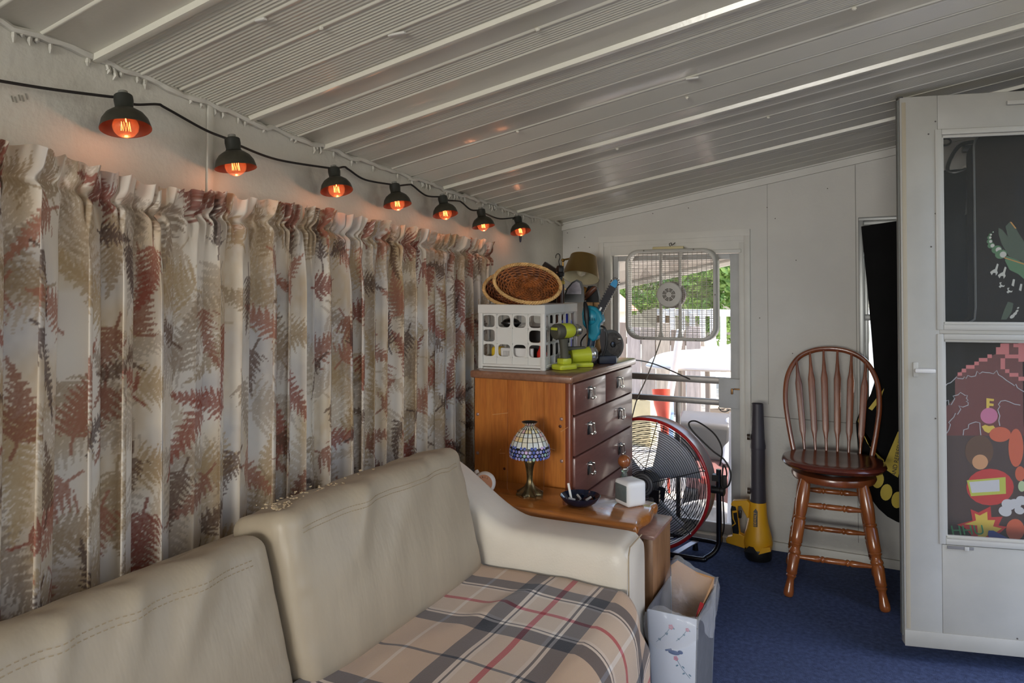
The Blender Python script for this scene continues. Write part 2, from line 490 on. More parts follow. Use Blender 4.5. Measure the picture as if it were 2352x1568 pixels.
# screen door standing in the back opening: stiles, two mid rails with latch plate, lower mullion, pane
M_alu = mat('grey_aluminium', (128,124,120), rough=0.42, metal=0.55, var=0.1, scale=14)
M_wdoor = mat('chalky_door_paint', (178,179,178), rough=0.55, var=0.06, scale=9)
sd = struct(MB().rbox((DX0+0.002,YB+0.03,0.03),(DX0+0.03,YB+0.06,1.545),0.003).build('door_1', M_wdoor))
MB().rbox((0.965,YB+0.03,0.03),(DX1-0.002,YB+0.06,1.545),0.003).build('stile', M_wdoor, sd)
MB().rbox((DX0+0.03,YB+0.032,1.515),(0.965,YB+0.058,1.545),0.003).build('top_rail', M_wdoor, sd)
MB().rbox((DX0+0.03,YB+0.032,0.03),(0.965,YB+0.058,0.085),0.003).build('bottom_rail', M_wdoor, sd)
MB().rbox((DX0+0.03,YB+0.020,0.838),(0.965,YB+0.058,0.872),0.004).build('mid_rail', M_alu, sd)
MB().rbox((DX0+0.03,YB+0.020,0.722),(0.965,YB+0.058,0.752),0.004).build('mid_rail', M_alu, sd)
MB().rbox((0.665,YB+0.034,0.085),(0.690,YB+0.054,0.722),0.003).build('mullion', M_alu, sd)
b = MB(); b.rbox((0.905,YB+0.008,0.712),(1.022,YB+0.058,0.872),0.005)
lp = b.build('latch_plate', M_wdoor, sd)
MB().rbox((0.985,YB-0.006,0.815),(1.03,YB+0.008,0.822),0.002).rbox((0.972,YB-0.006,0.79),(0.982,YB+0.009,0.82),0.002).build('latch', mat('tarnished_brass',(140,104,66),rough=0.45,metal=0.8), lp)
MB().tube(smooth_pts([(0.906,YB+0.0,0.715),(0.92,YB-0.01,0.700),(0.945,YB-0.02,0.698),(0.965,YB-0.01,0.708)],5),0.003,6).build('pull_handle', M_alu, sd)
M_scr = mat('door_plastic', (240,240,240), rough=0.15, trans=0.0, alpha=0.10)
MB().box((DX0+0.03,YB+0.044,0.085),(0.965,YB+0.046,0.722)).build('pane', M_scr, sd, smooth=False)
# ------------------------------------------------------------------ curtains with the fern print
def attr_material(name, rough=0.85, translucent=0.20):
    m = bpy.data.materials.new(name); m.use_nodes = True
    nt = m.node_tree; N = nt.nodes; L = nt.links
    b = N['Principled BSDF']; out = N['Material Output']
    at = N.new('ShaderNodeAttribute'); at.attribute_name = 'print'
    b.inputs['Roughness'].default_value = rough; b.inputs['Specular IOR Level'].default_value = 0.15
    L.new(at.outputs['Color'], b.inputs['Base Color'])
    wv = N.new('ShaderNodeTexNoise'); wv.inputs['Scale'].default_value = 420
    tc = N.new('ShaderNodeTexCoord'); L.new(tc.outputs['Object'], wv.inputs['Vector'])
    bp = N.new('ShaderNodeBump'); bp.inputs['Strength'].default_value = 0.15; bp.inputs['Distance'].default_value = 0.002
    L.new(wv.outputs['Fac'], bp.inputs['Height']); L.new(bp.outputs[0], b.inputs['Normal'])
    if translucent:
        tr = N.new('ShaderNodeBsdfTranslucent'); L.new(at.outputs['Color'], tr.inputs['Color'])
        mx = N.new('ShaderNodeMixShader'); mx.inputs[0].default_value = translucent
        L.new(b.outputs[0], mx.inputs[1]); L.new(tr.outputs[0], mx.inputs[2]); L.new(mx.outputs[0], out.inputs['Surface'])
    return m
M_curtain = attr_material('fern_print_fabric')

def grid_noise(nu, nv, cu, cv, rs):
    """bilinear value noise on a nu x nv grid with cu x cv cells"""
    g = rs.rand(cu+2, cv+2)
    a = np.linspace(0, cu, nu, endpoint=False); c = np.linspace(0, cv, nv, endpoint=False)
    i = a.astype(int); j = c.astype(int); fa = (a-i)[:,None]; fc = (c-j)[None,:]
    fa = fa*fa*(3-2*fa); fc = fc*fc*(3-2*fc)
    A = g[i][:,j]; B = g[i+1][:,j]; C_ = g[i][:,j+1]; D = g[i+1][:,j+1]
    return (A*(1-fa)+B*fa)*(1-fc) + (C_*(1-fa)+D*fa)*fc

def fern(img, du, dv, u0, v0, ang, Ln, W, sp, col, op, bend, rs, ragged=0.25, soft=False):
    nu, nv, _ = img.shape
    r = Ln*1.15
    cu, cv = u0+math.cos(ang)*Ln/2, v0+math.sin(ang)*Ln/2
    i0 = max(0, int((cu-r)/du)); i1 = min(nu, int((cu+r)/du)+1)
    j0 = max(0, int((cv-r)/dv)); j1 = min(nv, int((cv+r)/dv)+1)
    if i1 <= i0 or j1 <= j0: return
    U, V = np.meshgrid(np.arange(i0,i1)*du-u0, np.arange(j0,j1)*dv-v0, indexing='ij')
    a = U*math.cos(ang)+V*math.sin(ang); d = -U*math.sin(ang)+V*math.cos(ang)
    d = d - bend*a*a/Ln
    t = np.clip(a/Ln, 0, 1)
    w = W*np.power(1-t, 0.75)*np.clip(t/0.10+0.35, 0, 1)
    ad = np.abs(d)
    q = (a - ad*0.62)/sp + 0.5*(d > 0)
    li = np.floor(q); fr = q-li
    hsh = np.abs(np.sin(li*12.9898+78.2*(d>0))*43758.5453) % 1.0
    wl = w*(0.78+0.32*hsh)
    x = np.clip(ad/np.maximum(wl,1e-5), 0, 1)
    th = 0.50*(1-x**1.6) + 0.02
    nz = rs.rand(*U.shape)
    teeth = 0.10*np.sin(ad*2*PI/0.0065)
    m = (np.abs(fr-0.5) < th + teeth*0.5 + (nz-0.5)*ragged) & (ad < wl) & (a > 0) & (a < Ln)
    m |= (ad < 0.0028*(1.2-t)) & (a > -0.04) & (a < Ln)
    al = m.astype(float)*op*(0.80+0.2*rs.rand(*U.shape))
    if soft: al *= 0.85
    c = np.array(lin(col)[:3])
    sub = img[i0:i1, j0:j1]
    sub[:] = sub*(1-al[...,None]) + c*al[...,None]

def make_print(nu, nv, du, dv, seed):
    rs = np.random.RandomState(seed)
    SU, SV = nu*du, nv*dv
    base = np.array(lin((224,214,200))[:3]); grey = np.array(lin((180,176,176))[:3]); tan = np.array(lin((202,180,148))[:3])
    n1 = grid_noise(nu, nv, max(2,int(SU/0.16)), max(2,int(SV/0.13)), rs); n2 = grid_noise(nu, nv, max(2,int(SU/0.10)), max(2,int(SV/0.12)), rs)
    n3 = grid_noise(nu, nv, int(SU/0.012), int(SV/0.016), rs)
    w1 = np.clip((n1-0.50)*3.0,0,1)[...,None]*0.7*(0.6+0.4*n3[...,None]); w2 = np.clip((n2-0.48)*3.0,0,1)[...,None]*0.85*(0.5+0.5*n3[...,None])
    img = base*(1-w1)+grey*w1; img = img*(1-w2)+tan*w2
    area = SU*SV
    def scatter(n, f):
        k = max(1, int(n*area))
        m = int(math.ceil(math.sqrt(k*SU/SV))); m2 = int(math.ceil(k/m))
        for a in range(m):
            for c in range(m2):
                f((a+0.15+0.7*rs.rand())*SU/m, (c+0.15+0.7*rs.rand())*SV/m2)
    tans = [(166,138,100),(178,152,114),(156,132,102),(150,130,110)]
    rusts = [(146,80,64),(134,68,56),(160,106,86),(142,92,74)]
    darks = [(92,70,60),(104,78,64),(86,66,62)]
    scatter(20, lambda u,v: fern(img,du,dv,u,v,rs.uniform(0,2*PI),rs.uniform(.28,.45),rs.uniform(.08,.12),rs.uniform(.017,.024),tans[rs.randint(4)],0.62,rs.uniform(-.5,.5),rs,0.35,True))
    scatter(18, lambda u,v: fern(img,du,dv,u,v,rs.uniform(0,2*PI),rs.uniform(.18,.30),rs.uniform(.055,.085),rs.uniform(.015,.020),tans[rs.randint(4)],0.8,rs.uniform(-.5,.5),rs,0.3))
    scatter(19, lambda u,v: fern(img,du,dv,u,v,rs.uniform(0,2*PI),rs.uniform(.16,.25),rs.uniform(.05,.08),rs.uniform(.015,.020),rusts[rs.randint(4)],0.9,rs.uniform(-.5,.5),rs,0.22))
    scatter(11, lambda u,v: fern(img,du,dv,u,v,rs.uniform(0,2*PI),rs.uniform(.12,.21),rs.uniform(.035,.055),rs.uniform(.012,.016),darks[rs.randint(3)],0.88,rs.uniform(-.5,.5),rs,0.18))
    return img

def curtain(label, y0, y1, ztop, zbot, full, lam, amp, seed, ds=0.0033, xc=0.075):
    H_ = max(ztop(y0), ztop(y1))-zbot
    nv = int(H_/0.0036)+1
    t = np.linspace(0,1,nv)[None,:]                                        # 0 bottom, 1 top
    k = (y1-y0)/lam
    def shape(sv, t):
        s = sv[:,None]
        zt = np.array([ztop(y0+(y1-y0)*q) + 0.008*vnoise(q*(y1-y0)/0.05, seed) for q in sv])[:,None]
        z = zbot + (zt-zbot)*t
        dt = zt - z                                                        # distance below the header top
        wob = np.array([0.9*vnoise(q*k*0.8, seed+1)+0.5*vnoise(q*k*2.1, seed+2) for q in sv])[:,None]
        drift = np.array([1.2*vnoise(q*k*0.45, seed+4) for q in sv])[:,None]
        ph = 2*PI*k*s + wob*1.5 + drift*(dt**1.2)*0.9
        ampv = np.array([0.75+0.45*vnoise(q*k*0.7, seed+5) for q in sv])[:,None]
        g = np.clip((dt-0.055)/0.22, 0, 1); g = g*g*(3-2*g)
        A = amp*ampv*(0.30 + 0.70*g + 0.12*dt)
        rod = np.exp(-((dt-0.062)/0.014)**2)  # small grey strip drawn for the slot
        hd = np.clip(1-dt/0.06, 0, 1)
        A = A*(1-0.60*rod)
        hf = np.sin(2.7*ph + 3*wob)*(0.011*np.exp(-((dt-0.080)/0.060)**2)) + 0.015*np.sin(1.7*ph+1.3+2*wob)*hd + 0.006*np.sin(4.3*ph)*hd
        x = xc + A*np.sin(ph) + hf - 0.020*rod + 0.010*hd
        ew = np.clip(np.minimum(s,1-s)/0.04,0,1)
        y = y0 + (y1-y0)*s + ew*(A*0.50*np.sin(2*ph+0.6) + 0.006*np.sin(ph*0.5+seed)*dt)
        z = z + 0.004*np.sin(3*ph)*hd
        n_, m_ = len(sv), t.shape[1]
        P = np.stack([np.broadcast_to(x,(n_,m_)), np.broadcast_to(y,(n_,m_)), np.broadcast_to(z,(n_,m_))], -1)
        P[...,0] = np.maximum(P[...,0], 0.030)
        return P
    s0 = np.linspace(0,1,1500); row = shape(s0, np.array([[0.5]]))[:,0,:2]
    ul = np.concatenate([[0],np.cumsum(np.linalg.norm(np.diff(row,axis=0),axis=1))])      # print follows the cloth's own length
    S = ul[-1]; nu = int(S/ds)+1
    P = shape(np.interp(np.linspace(0,S,nu), ul, s0), t).reshape(-1,3)
    idx = np.arange(nu*nv).reshape(nu,nv)
    F = np.stack([idx[:-1,:-1],idx[:-1,1:],idx[1:,1:],idx[1:,:-1]],-1).reshape(-1,4)
    me = bpy.data.meshes.new('curtain_cloth')
    me.vertices.add(len(P)); me.vertices.foreach_set('co', P.astype(np.float32).ravel())
    me.loops.add(F.size); me.loops.foreach_set('vertex_index', F.astype(np.int32).ravel())
    me.polygons.add(len(F)); me.polygons.foreach_set('loop_start', (np.arange(len(F))*4).astype(np.int32))
    me.update(calc_edges=True)
    me.polygons.foreach_set('use_smooth', np.ones(len(F),dtype=bool))
    img = make_print(nu, nv, ds, H_/(nv-1), seed*3+1)
    col = me.color_attributes.new('print', 'FLOAT_COLOR', 'POINT')
    col.data.foreach_set('color', np.concatenate([img.reshape(-1,3), np.ones((nu*nv,1))],1).astype(np.float32).ravel())
    me.materials.append(M_curtain)
    o = bpy.data.objects.new('curtain', me); COL.objects.link(o)
    tag(o, label, 'curtain', 'fern print curtains along the left wall')
    return o
def lerpf(a, b, za, zb): return lambda y: za + (zb-za)*min(1,max(0,(y-a)/(b-a)))
curtain('fern print curtain with broad folds at the near end, left of the gap', 0.42, 1.118, lambda y: float(np.interp(y,[.4,.80,.88,1.03,1.13],[1.645,1.640,1.632,1.598,1.588])), 0.55, 1.6, 0.098, 0.037, 3, 0.0033, 0.080)
curtain('fern print curtain second from the near end, behind the sofa seam', 1.124, 1.612, lerpf(1.1,1.62,1.590,1.603), 0.55, 1.75, 0.080, 0.036, 14, 0.0033, 0.080)
curtain('fern print curtain third from the near end, above the sofa corner', 1.620, 2.270, lerpf(1.6,2.28,1.603,1.574), 0.55, 1.8, 0.078, 0.036, 25, 0.0036, 0.080)
curtain('fern print curtain at the far end beside the dresser', 2.278, 2.885, lerpf(2.27,2.88,1.578,1.571), 0.55, 1.8, 0.076, 0.019, 36, 0.0040, 0.050)
rod_ = MB().cyl((0.018,0.40,1.575),(0.018,1.13,1.535),0.006,10).cyl((0.018,1.13,1.535),(0.018,2.87,1.512),0.006,10)
rod_ = rod_.build('curtain_rod', mat('white_rod',(200,198,190),rough=0.4)); tag(rod_, 'thin white curtain rod threaded through the fern curtains', 'curtain rod')

# ------------------------------------------------------------------ sofa
def softbox(b, lo, hi, r, div=(20,20,20), M=None, c=None, disp=None):
    """rounded box with an even grid on every face; M rotates about its centre"""
    lo = Vector(lo); hi = Vector(hi); ce = (lo+hi)/2; h = (hi-lo)/2
    bm = bmesh.new(); idx = {}
    inner = Vector([max(1e-4, h[i]-r) for i in range(3)])
    def vert(p):
        q = Vector([min(max(p[i], -inner[i]), inner[i]) for i in range(3)])
        d = p - q
        w = q + d.normalized()*r if d.length > 1e-9 else p
        key = (round(p.x,5), round(p.y,5), round(p.z,5))
        if key not in idx:
            if disp: w = w + disp(w, (w-Vector((0,0,0))))
            idx[key] = bm.verts.new(w)
        return idx[key]
    for ax in range(3):
        a1, a2 = (ax+1)%3, (ax+2)%3
        for sgn in (-1,1):
            n1, n2 = div[a1], div[a2]
            def pt(i,j):
                p = Vector((0,0,0)); p[ax] = sgn*h[ax]; p[a1] = -h[a1]+2*h[a1]*i/n1; p[a2] = -h[a2]+2*h[a2]*j/n2
                return p
            for i in range(n1):
                for j in range(n2):
                    f = [vert(pt(i,j)),vert(pt(i+1,j)),vert(pt(i+1,j+1)),vert(pt(i,j+1))]
                    if len(set(f)) == 4: bm.faces.new(f)
    bm.verts.index_update()
    M = M or Matrix.Identity(3); cc = Vector(c) if c is not None else ce
    b.add([cc + M @ v.co for v in bm.verts], [[v.index for v in f.verts] for f in bm.faces]); bm.free()
    return b
M_leather_shaded = mat('cream_leather_shaded', (168,154,132), rough=0.42, var=0.05, scale=5.0, bump=0.45, bscale=9, stretch=(1.2,1.6,0.45), spec=0.5)  # darker copy for the cushions: shade of the side-on faces put into the colour
M_leather_lit = mat('cream_leather_lit', (212,203,188), rough=0.38, var=0.04, scale=5.0, bump=0.08, bscale=160, spec=0.5)  # lighter copy of the same leather: front light on the arms put into the colour
M_stitch = mat('sofa_stitching', (168,150,122), rough=0.8)
sofa = thing('sofa', 'cream leather two-cushion sofa standing along the curtained wall', 'sofa', (0.6,1.1,0))
MB().rbox((0.16,0.0,0.10),(1.0,1.98,0.32),0.03,3).build('base', M_leather_shaded, sofa)
softbox(MB(), (0.17,0.0,0.12),(0.37,2.0,0.74),0.07,(6,30,12)).build('back_frame', M_leather_shaded, sofa)
for (x,y) in ((0.22,0.08),(0.95,0.08),(0.22,2.08),(0.95,2.08)):
    MB().rbox((x-0.025,y-0.025,0.0),(x+0.025,y+0.025,0.11),0.006).build('leg', mat('dark_wood_foot',(58,40,30),rough=0.5), sofa)
# arm at the far end: profile rises towards the back
def arm(y0, y1, name):
    def zt(x):
        t = min(1,max(0,(0.62-x)/0.38)); t = t*t*(3-2*t)
        return 0.588 + 0.175*t
    b = MB(); n = 34; m = 44
    def f(u, v):
        x = 0.20 + (0.995-0.20)*u
        top = zt(x); a = 2*PI*v; hw = (y1-y0)/2; hh = (top-0.10)/2
        e = 0.28
        cy, cz = math.cos(a), math.sin(a)
        k = 1.0
        endr = min(1.0, (1-u)/0.05); k = 0.90+0.10*math.sqrt(max(0,1-(1-endr)**2)) if endr < 1 else 1.0
        yy = (y0+y1)/2 + hw*k*math.copysign(abs(cy)**e, cy) + 0.03*(top-0.59)/0.17*0
        zz = 0.10+hh + hh*k*math.copysign(abs(cz)**e, cz)
        zz += -0.004*math.exp(-((u-0.55)/0.2)**2)
        return (x, yy, zz)
    b.grid(m, n, lambda v,u: f(u,v), close_u=True)
    b.f.append(tuple(range((n-1)*m, n*m))); b.f.append(tuple(range(m-1,-1,-1)))
    o = b.build(name, M_leather_lit, sofa, ang=50)
    return o
arm(1.962, 2.163, 'armrest')
arm(-0.20, 0.0, 'armrest')
MB().tube([(1.0,1.972,0.12),(1.0,1.972,0.50),(0.998,1.977,0.565),(0.995,2.0,0.583),(0.995,2.12,0.584)],0.0022,5).build('seam', M_stitch, sofa)
# seat cushions (mostly under the blanket)
for (a,c) in ((0.01,1.16),(1.17,1.955)):
    softbox(MB(), (0.42,a,0.30),(1.03,c,0.445),0.055,(14,20,6)).build('seat_cushion', M_leather_shaded, sofa)
# back cushions, leaning; wrinkles gather at the upper edge
def back_cushion(y0, y1, ztop, xtop, thick, lean, seed, bow):
    Hc = ztop-0.42
    L_ = y1-y0
    def disp(p, n):
        zz = (p.z/(Hc/2)); yy = p.y/(L_/2)
        d = Vector((0,0,0))
        front = 1.0 if p.x > 0 else 0.3
        puff = 0.024*front*(1-zz*zz*0.8)*(1-abs(yy)**3)
        d.x += puff
        tw = max(0.0, (zz+0.25)/1.25)**1.2
        ln = abs(math.sin(p.y*17 + 1.9*vnoise(p.y*6,seed) - 2.2*zz + seed))**4
        d.x += 0.022*tw*(ln-0.35)*front*(0.6+0.5*vnoise(p.y*9,seed+8))*(1-max(0,abs(yy)-0.8)/0.2)
        d.z += -0.006*tw*ln
        d.x += -0.006*math.exp(-((abs(yy)-0.93)/0.05)**2)*front*abs(vnoise(p.z*22,seed+3))
        d.z += 0.010*(1-yy*yy)*(1 if zz > 0.5 else 0) * bow
        return d
    b = MB()
    softbox(b, (-thick/2,-L_/2,-Hc/2),(thick/2,L_/2,Hc/2),0.040,(8,110,34), M=rotm(0,R(-lean),0), c=(xtop+math.tan(R(lean))*Hc/2-thick/2+0.01,(y0+y1)/2,0.42+Hc/2), disp=disp)
    o = b.build('back_cushion', M_leather_shaded, sofa, ang=80)
    s = MB()
    for k in range(2):
        pts=[]
        for i in range(90):
            q = i/89
            y = y0+0.05+(L_-0.1)*q
            base = Vector((thick/2, y-(y0+y1)/2, Hc/2-0.052-0.011*k))
            base = base + disp(base, None) + Vector((0.0006,0,0))
            cc = Vector((xtop+math.tan(R(lean))*Hc/2-thick/2+0.01,(y0+y1)/2,0.42+Hc/2))
            pts.append(tuple(cc + rotm(0,R(-lean),0) @ base))
        for i in range(0,88):
            s.tube([pts[i], tuple((Vector(pts[i])*0.45+Vector(pts[i+1])*0.55))],0.0012,4)
    s.build('stitching', M_stitch, sofa, fixn=False)['kind'] = 'stuff'
    return o
back_cushion(0.02, 1.165, 0.785, 0.405, 0.17, 17, 2, 0.5)
back_cushion(1.170, 1.955, 0.825, 0.435, 0.19, 14, 5, 0.6)
# worn flaking leather on the far cushion's near upper corner
b = MB()
for i in range(260):
    q = abs(rng.gauss(0,0.42)); y = 1.20+min(q,1)*0.45; x = 0.425-abs(rng.gauss(0,0.04)) 
    b.obox((x, y, 0.8275-0.6*max(0,(x-0.40))),(rng.uniform(.002,.007),rng.uniform(.002,.008),0.0018),rotm(rng.uniform(-.3,.3),rng.uniform(-.3,.3),rng.uniform(0,3)))
b.build('flaking_leather', mat('bare_leather',(196,174,140),rough=0.85), sofa)['kind'] = 'stuff'

# ------------------------------------------------------------------ plaid fleece blanket
def plaid_material():
    m = bpy.data.materials.new('plaid_fleece'); m.use_nodes = True
    nt = m.node_tree; N = nt.nodes; L = nt.links; b = N['Principled BSDF']
    b.inputs['Roughness'].default_value = 0.95; b.inputs['Specular IOR Level'].default_value = 0.1; b.inputs['Sheen Weight'].default_value = 0.3
    uv = N.new('ShaderNodeUVMap'); uv.uv_map = 'UVMap'
    sp = N.new('ShaderNodeSeparateXYZ'); L.new(uv.outputs[0], sp.inputs[0])
    T=(196,166,138); NV=(22,24,36); WH=(226,216,204); RD=(168,20,38); TL=(206,188,168)
    raw = lambda c: (c[0]/255,c[1]/255,c[2]/255,1)
    def axis(sock, off, per, stops):
        a = N.new('ShaderNodeMath'); a.operation='SUBTRACT'; L.new(sock,a.inputs[0]); a.inputs[1].default_value = off
        d = N.new('ShaderNodeMath'); d.operation='DIVIDE'; L.new(a.outputs[0],d.inputs[0]); d.inputs[1].default_value = per
        f = N.new('ShaderNodeMath'); f.operation='FRACT'; L.new(d.outputs[0],f.inputs[0])
        r = N.new('ShaderNodeValToRGB'); cr = r.color_ramp; cr.interpolation='CONSTANT'
        cr.elements[0].position = 0; cr.elements[0].color = raw(stops[0][1])
        cr.elements[1].position = stops[1][0]/per; cr.elements[1].color = raw(stops[1][1])
        for (p,c) in stops[2:]:
            e = cr.elements.new(p/per); e.color = raw(c)
        L.new(f.outputs[0], r.inputs[0]); return r.outputs[0]
    # across the seat depth (u = x): starts at band1 left edge
    su = [(0,NV),(0.045,WH),(0.056,NV),(0.062,WH),(0.072,TL),(0.118,RD),(0.133,TL),(0.188,WH),(0.199,NV),(0.205,WH),(0.215,NV),(0.262,T),(0.352,WH),(0.362,T)]
    sv = [(0,NV),(0.048,WH),(0.058,NV),(0.064,WH),(0.074,TL),(0.142,RD),(0.157,TL),(0.230,WH),(0.240,NV),(0.246,WH),(0.256,NV),(0.306,T),(0.452,NV),(0.462,T)]
    cu = axis(sp.outputs[0], 0.722, 0.46, su); cv = axis(sp.outputs[1], 1.560, 0.61, sv)
    mx = N.new('ShaderNodeMixRGB'); mx.inputs[0].default_value = 0.5; L.new(cu,mx.inputs[1]); L.new(cv,mx.inputs[2])
    no = N.new('ShaderNodeTexNoise'); no.inputs['Scale'].default_value = 500; L.new(uv.outputs[0], no.inputs['Vector'])
    bp = N.new('ShaderNodeBump'); bp.inputs['Strength'].default_value = 0.4; bp.inputs['Distance'].default_value = 0.004
    L.new(no.outputs['Fac'], bp.inputs['Height']); L.new(bp.outputs[0], b.inputs['Normal'])
    ga = N.new('ShaderNodeGamma'); ga.inputs[1].default_value = 2.2; L.new(mx.outputs[0], ga.inputs[0]); L.new(ga.outputs[0], b.inputs['Base Color'])
    return m
bl_path = []   # profile of the blanket across the seat: (arc, x, z)
def blanket_profile():
    pts = [(0.50,0.475),(0.53,0.462)]
    for i in range(1,30):
        x = 0.53+(0.985-0.53)*i/29; pts.append((x, 0.458+0.012*math.sin(PI*(x-0.5)/0.55)))
    for i in range(1,13):
        a = PI/2*i/12; pts.append((0.985+0.085*math.sin(a), 0.372+0.093*math.cos(a)))
    for i in range(1,18): pts.append((1.07+0.006*i/17, 0.372-0.29*i/17))
    return pts
bp_ = blanket_profile(); arc = [0]
for i in range(1,len(bp_)): arc.append(arc[-1]+math.hypot(bp_[i][0]-bp_[i-1][0], bp_[i][1]-bp_[i-1][1]))
nv_ = 120; nu_ = len(bp_)
vs=[]; uvs=[]
for j in range(nv_):
    y = 0.05 + (1.945-0.05)*j/(nv_-1)
    for i,(x,z) in enumerate(bp_):
        front = max(0.0,(x-0.97)/0.10)
        yy = y; zz = z; xx = x
        edge = max(0.0,(y-1.78)/0.165)
        xx -= 0.035*edge**2*min(1,front)
        if z < 0.372: yy = y + 0.10*max(0,(y-1.7)/0.245)**2*min(1,(0.372-z)/0.1)
        fold = 0.010*math.exp(-((x-0.70-0.25*(y-1.6))/0.028)**2)*math.exp(-((y-1.72)/0.14)**2)
        zz += fold + 0.003*vnoise(y*9+x*4,3)*(1 if z>0.37 else 0) + 0.004*vnoise(x*13-y*5,8)*(1 if z>0.4 else 0)
        if z < 0.40: xx += 0.012*math.sin(y*22+1.0)*min(1,(0.40-z)/0.2)
        vs.append((xx,yy,zz)); uvs.append((0.50+arc[i], y))
fs = [(j*nu_+i, j*nu_+i+1, (j+1)*nu_+i+1, (j+1)*nu_+i) for j in range(nv_-1) for i in range(nu_-1)]
b = MB(); b.add(vs, fs)
blanket = b.build('plaid_blanket', plaid_material(), ang=180, fixn=False)
uvl = blanket.data.uv_layers.new(name='UVMap')
for lp_ in blanket.data.loops: uvl.data[lp_.index].uv = uvs[lp_.vertex_index]
sol = blanket.modifiers.new('thickness','SOLIDIFY'); sol.thickness = 0.006; sol.offset = 1.0
tag(blanket, 'tan, navy and red plaid fleece blanket spread over the sofa seat', 'blanket')
# ------------------------------------------------------------------ string lights along the left wall
M_shade = mat('dark_bronze_shade', (62,60,50), rough=0.45, metal=0.35, var=0.2, scale=30)
M_shade_in = mat('red_brown_shade_inside', (86,40,26), rough=0.5)
M_sock = mat('black_socket', (38,40,34), rough=0.55)
M_cord = mat('black_cord', (34,30,27), rough=0.6)
M_bulb = mat('amber_bulb_glass', (206,136,96), rough=0.05, spec=0.5, alpha=0.34, emit=(255,110,50), estr=0.16)
M_fil = mat('glowing_filament', (255,120,40), emit=(255,150,70), estr=16)
lamps = [(1.030,1.762,1.0,6),(1.345,1.722,1.0,-3),(1.752,1.708,0.95,10),(2.080,1.700,0.95,4),(2.405,1.696,0.95,8),(2.722,1.675,0.95,2),(3.095,1.678,0.95,14)]
lab = ['string light hung nearest the camera, at the left end of the row','string light second from the near end, above the curtains','string light third from the near end of the row','middle string light of the seven on the left wall','string light third from the far end of the row','string light second from the far end of the row','string light at the far end, nearest the corner']
def string_light(i, y, z, s, tilt):
    loc = (0.085, y, z)
    t = thing('string_light', lab[i], 'string light', loc, 0, 'string lights along the left wall')
    t.rotation_euler = (R(-tilt*0.6), R(-10-tilt*0.5), 0)
    s *= 0.95
    def P(prof): return [(r*s, h*s) for r,h in prof]
    MB().lathe(P([(0.019,0.036),(0.021,0.034),(0.022,0.022),(0.020,0.004),(0.023,-0.002),(0.017,-0.004)]), n=20).build('socket', M_sock, t, local=True)
    MB().lathe(P([(0.006,0.048),(0.011,0.046),(0.011,0.040),(0.007,0.036)]), n=12).build('hook_cap', mat('grey_cap',(120,120,112),rough=0.5), t, local=True)
    so = MB().lathe(P([(0.018,-0.001),(0.030,-0.006),(0.043,-0.016),(0.052,-0.030),(0.0565,-0.047),(0.0575,-0.052)]), n=36, caps=False).build('shade', M_shade, t, local=True, fixn=False)
    MB().lathe(P([(0.0575,-0.052),(0.0555,-0.050),(0.050,-0.031),(0.041,-0.018),(0.028,-0.008),(0.016,-0.004)]), n=36, caps=False).build('shade_lining', M_shade_in, so, local=True, fixn=False)
    bu = MB().lathe(P([(0.010,-0.006),(0.012,-0.016),(0.019,-0.024),(0.0275,-0.036),(0.0295,-0.046),(0.0270,-0.058),(0.0190,-0.068),(0.008,-0.073),(0.001,-0.074)]), n=28).build('bulb', M_bulb, t, local=True)
    f = MB(); pts = []
    for k in range(9):
        a = -0.9+1.8*k/8
        pts.append((0.004*s*math.sin(a*2), 0.0125*s*math.sin(a), (-0.034 if k%2 else -0.058)*s))
    f.tube(pts, 0.0006, 5)
    f.tube([(0,0,-0.012*s),(0,0.002,-0.034*s)],0.0012,5)
    f.build('filament', M_fil, bu, local=True)
    d = bpy.data.lights.new('bulb_glow','POINT'); d.energy = 0.16; d.color = (1.0,0.36,0.16); d.shadow_soft_size = 0.006
    lo = bpy.data.objects.new('bulb_glow', d); COL.objects.link(lo); lo.parent = t; lo.location = (0.0,0,-0.079*s)
    return t
for i,(y,z,s,tl) in enumerate(lamps): string_light(i,y,z,s,tl)
cord = MB()
def cpt(i): 
    y,z = lamps[i][0], lamps[i][1]; return (0.075,y,z+0.030)
runs = [[(0.03,-0.2,1.76),(0.03,0.45,1.755),(0.03,0.80,1.772),(0.060,0.995,1.787),cpt(0)],
        [cpt(0),(0.045,1.08,1.790),(0.022,1.16,1.812),(0.022,1.185,1.808),(0.028,1.30,1.775),cpt(1)],
        [cpt(1),(0.05,1.40,1.748),(0.03,1.56,1.738),cpt(2)],
        [cpt(2),(0.03,1.82,1.752),(0.018,1.875,1.768),(0.018,1.90,1.762),(0.025,1.98,1.738),cpt(3)],
        [cpt(3),(0.03,2.15,1.738),(0.018,2.26,1.760),(0.018,2.285,1.758),(0.03,2.36,1.728),cpt(4)],
        [cpt(4),(0.03,2.50,1.727),(0.018,2.63,1.738),(0.018,2.66,1.735),(0.03,2.72,1.708),cpt(5)],
        [cpt(5),(0.04,2.85,1.700),(0.03,3.0,1.694),cpt(6)],
        [cpt(6),(0.03,3.14,1.705),(0.018,3.19,1.722),(0.018,3.215,1.712),(0.018,3.235,1.675),(0.022,3.24,1.640)]]
for r_ in runs: cord.tube(smooth_pts(r_,7),0.0035,6)
cord = cord.build('light_cord', M_cord); tag(cord, 'black cable looping between the string lights on the left wall', 'cord')
MB().lathe([(0.008,0),(0.010,0.006),(0.007,0.02),(0.006,0.038),(0.004,0.05)],(0.022,3.24,1.645),(0,0,-1),n=12).build('plug', mat('blue_black_plug',(44,44,62),rough=0.5), cord)
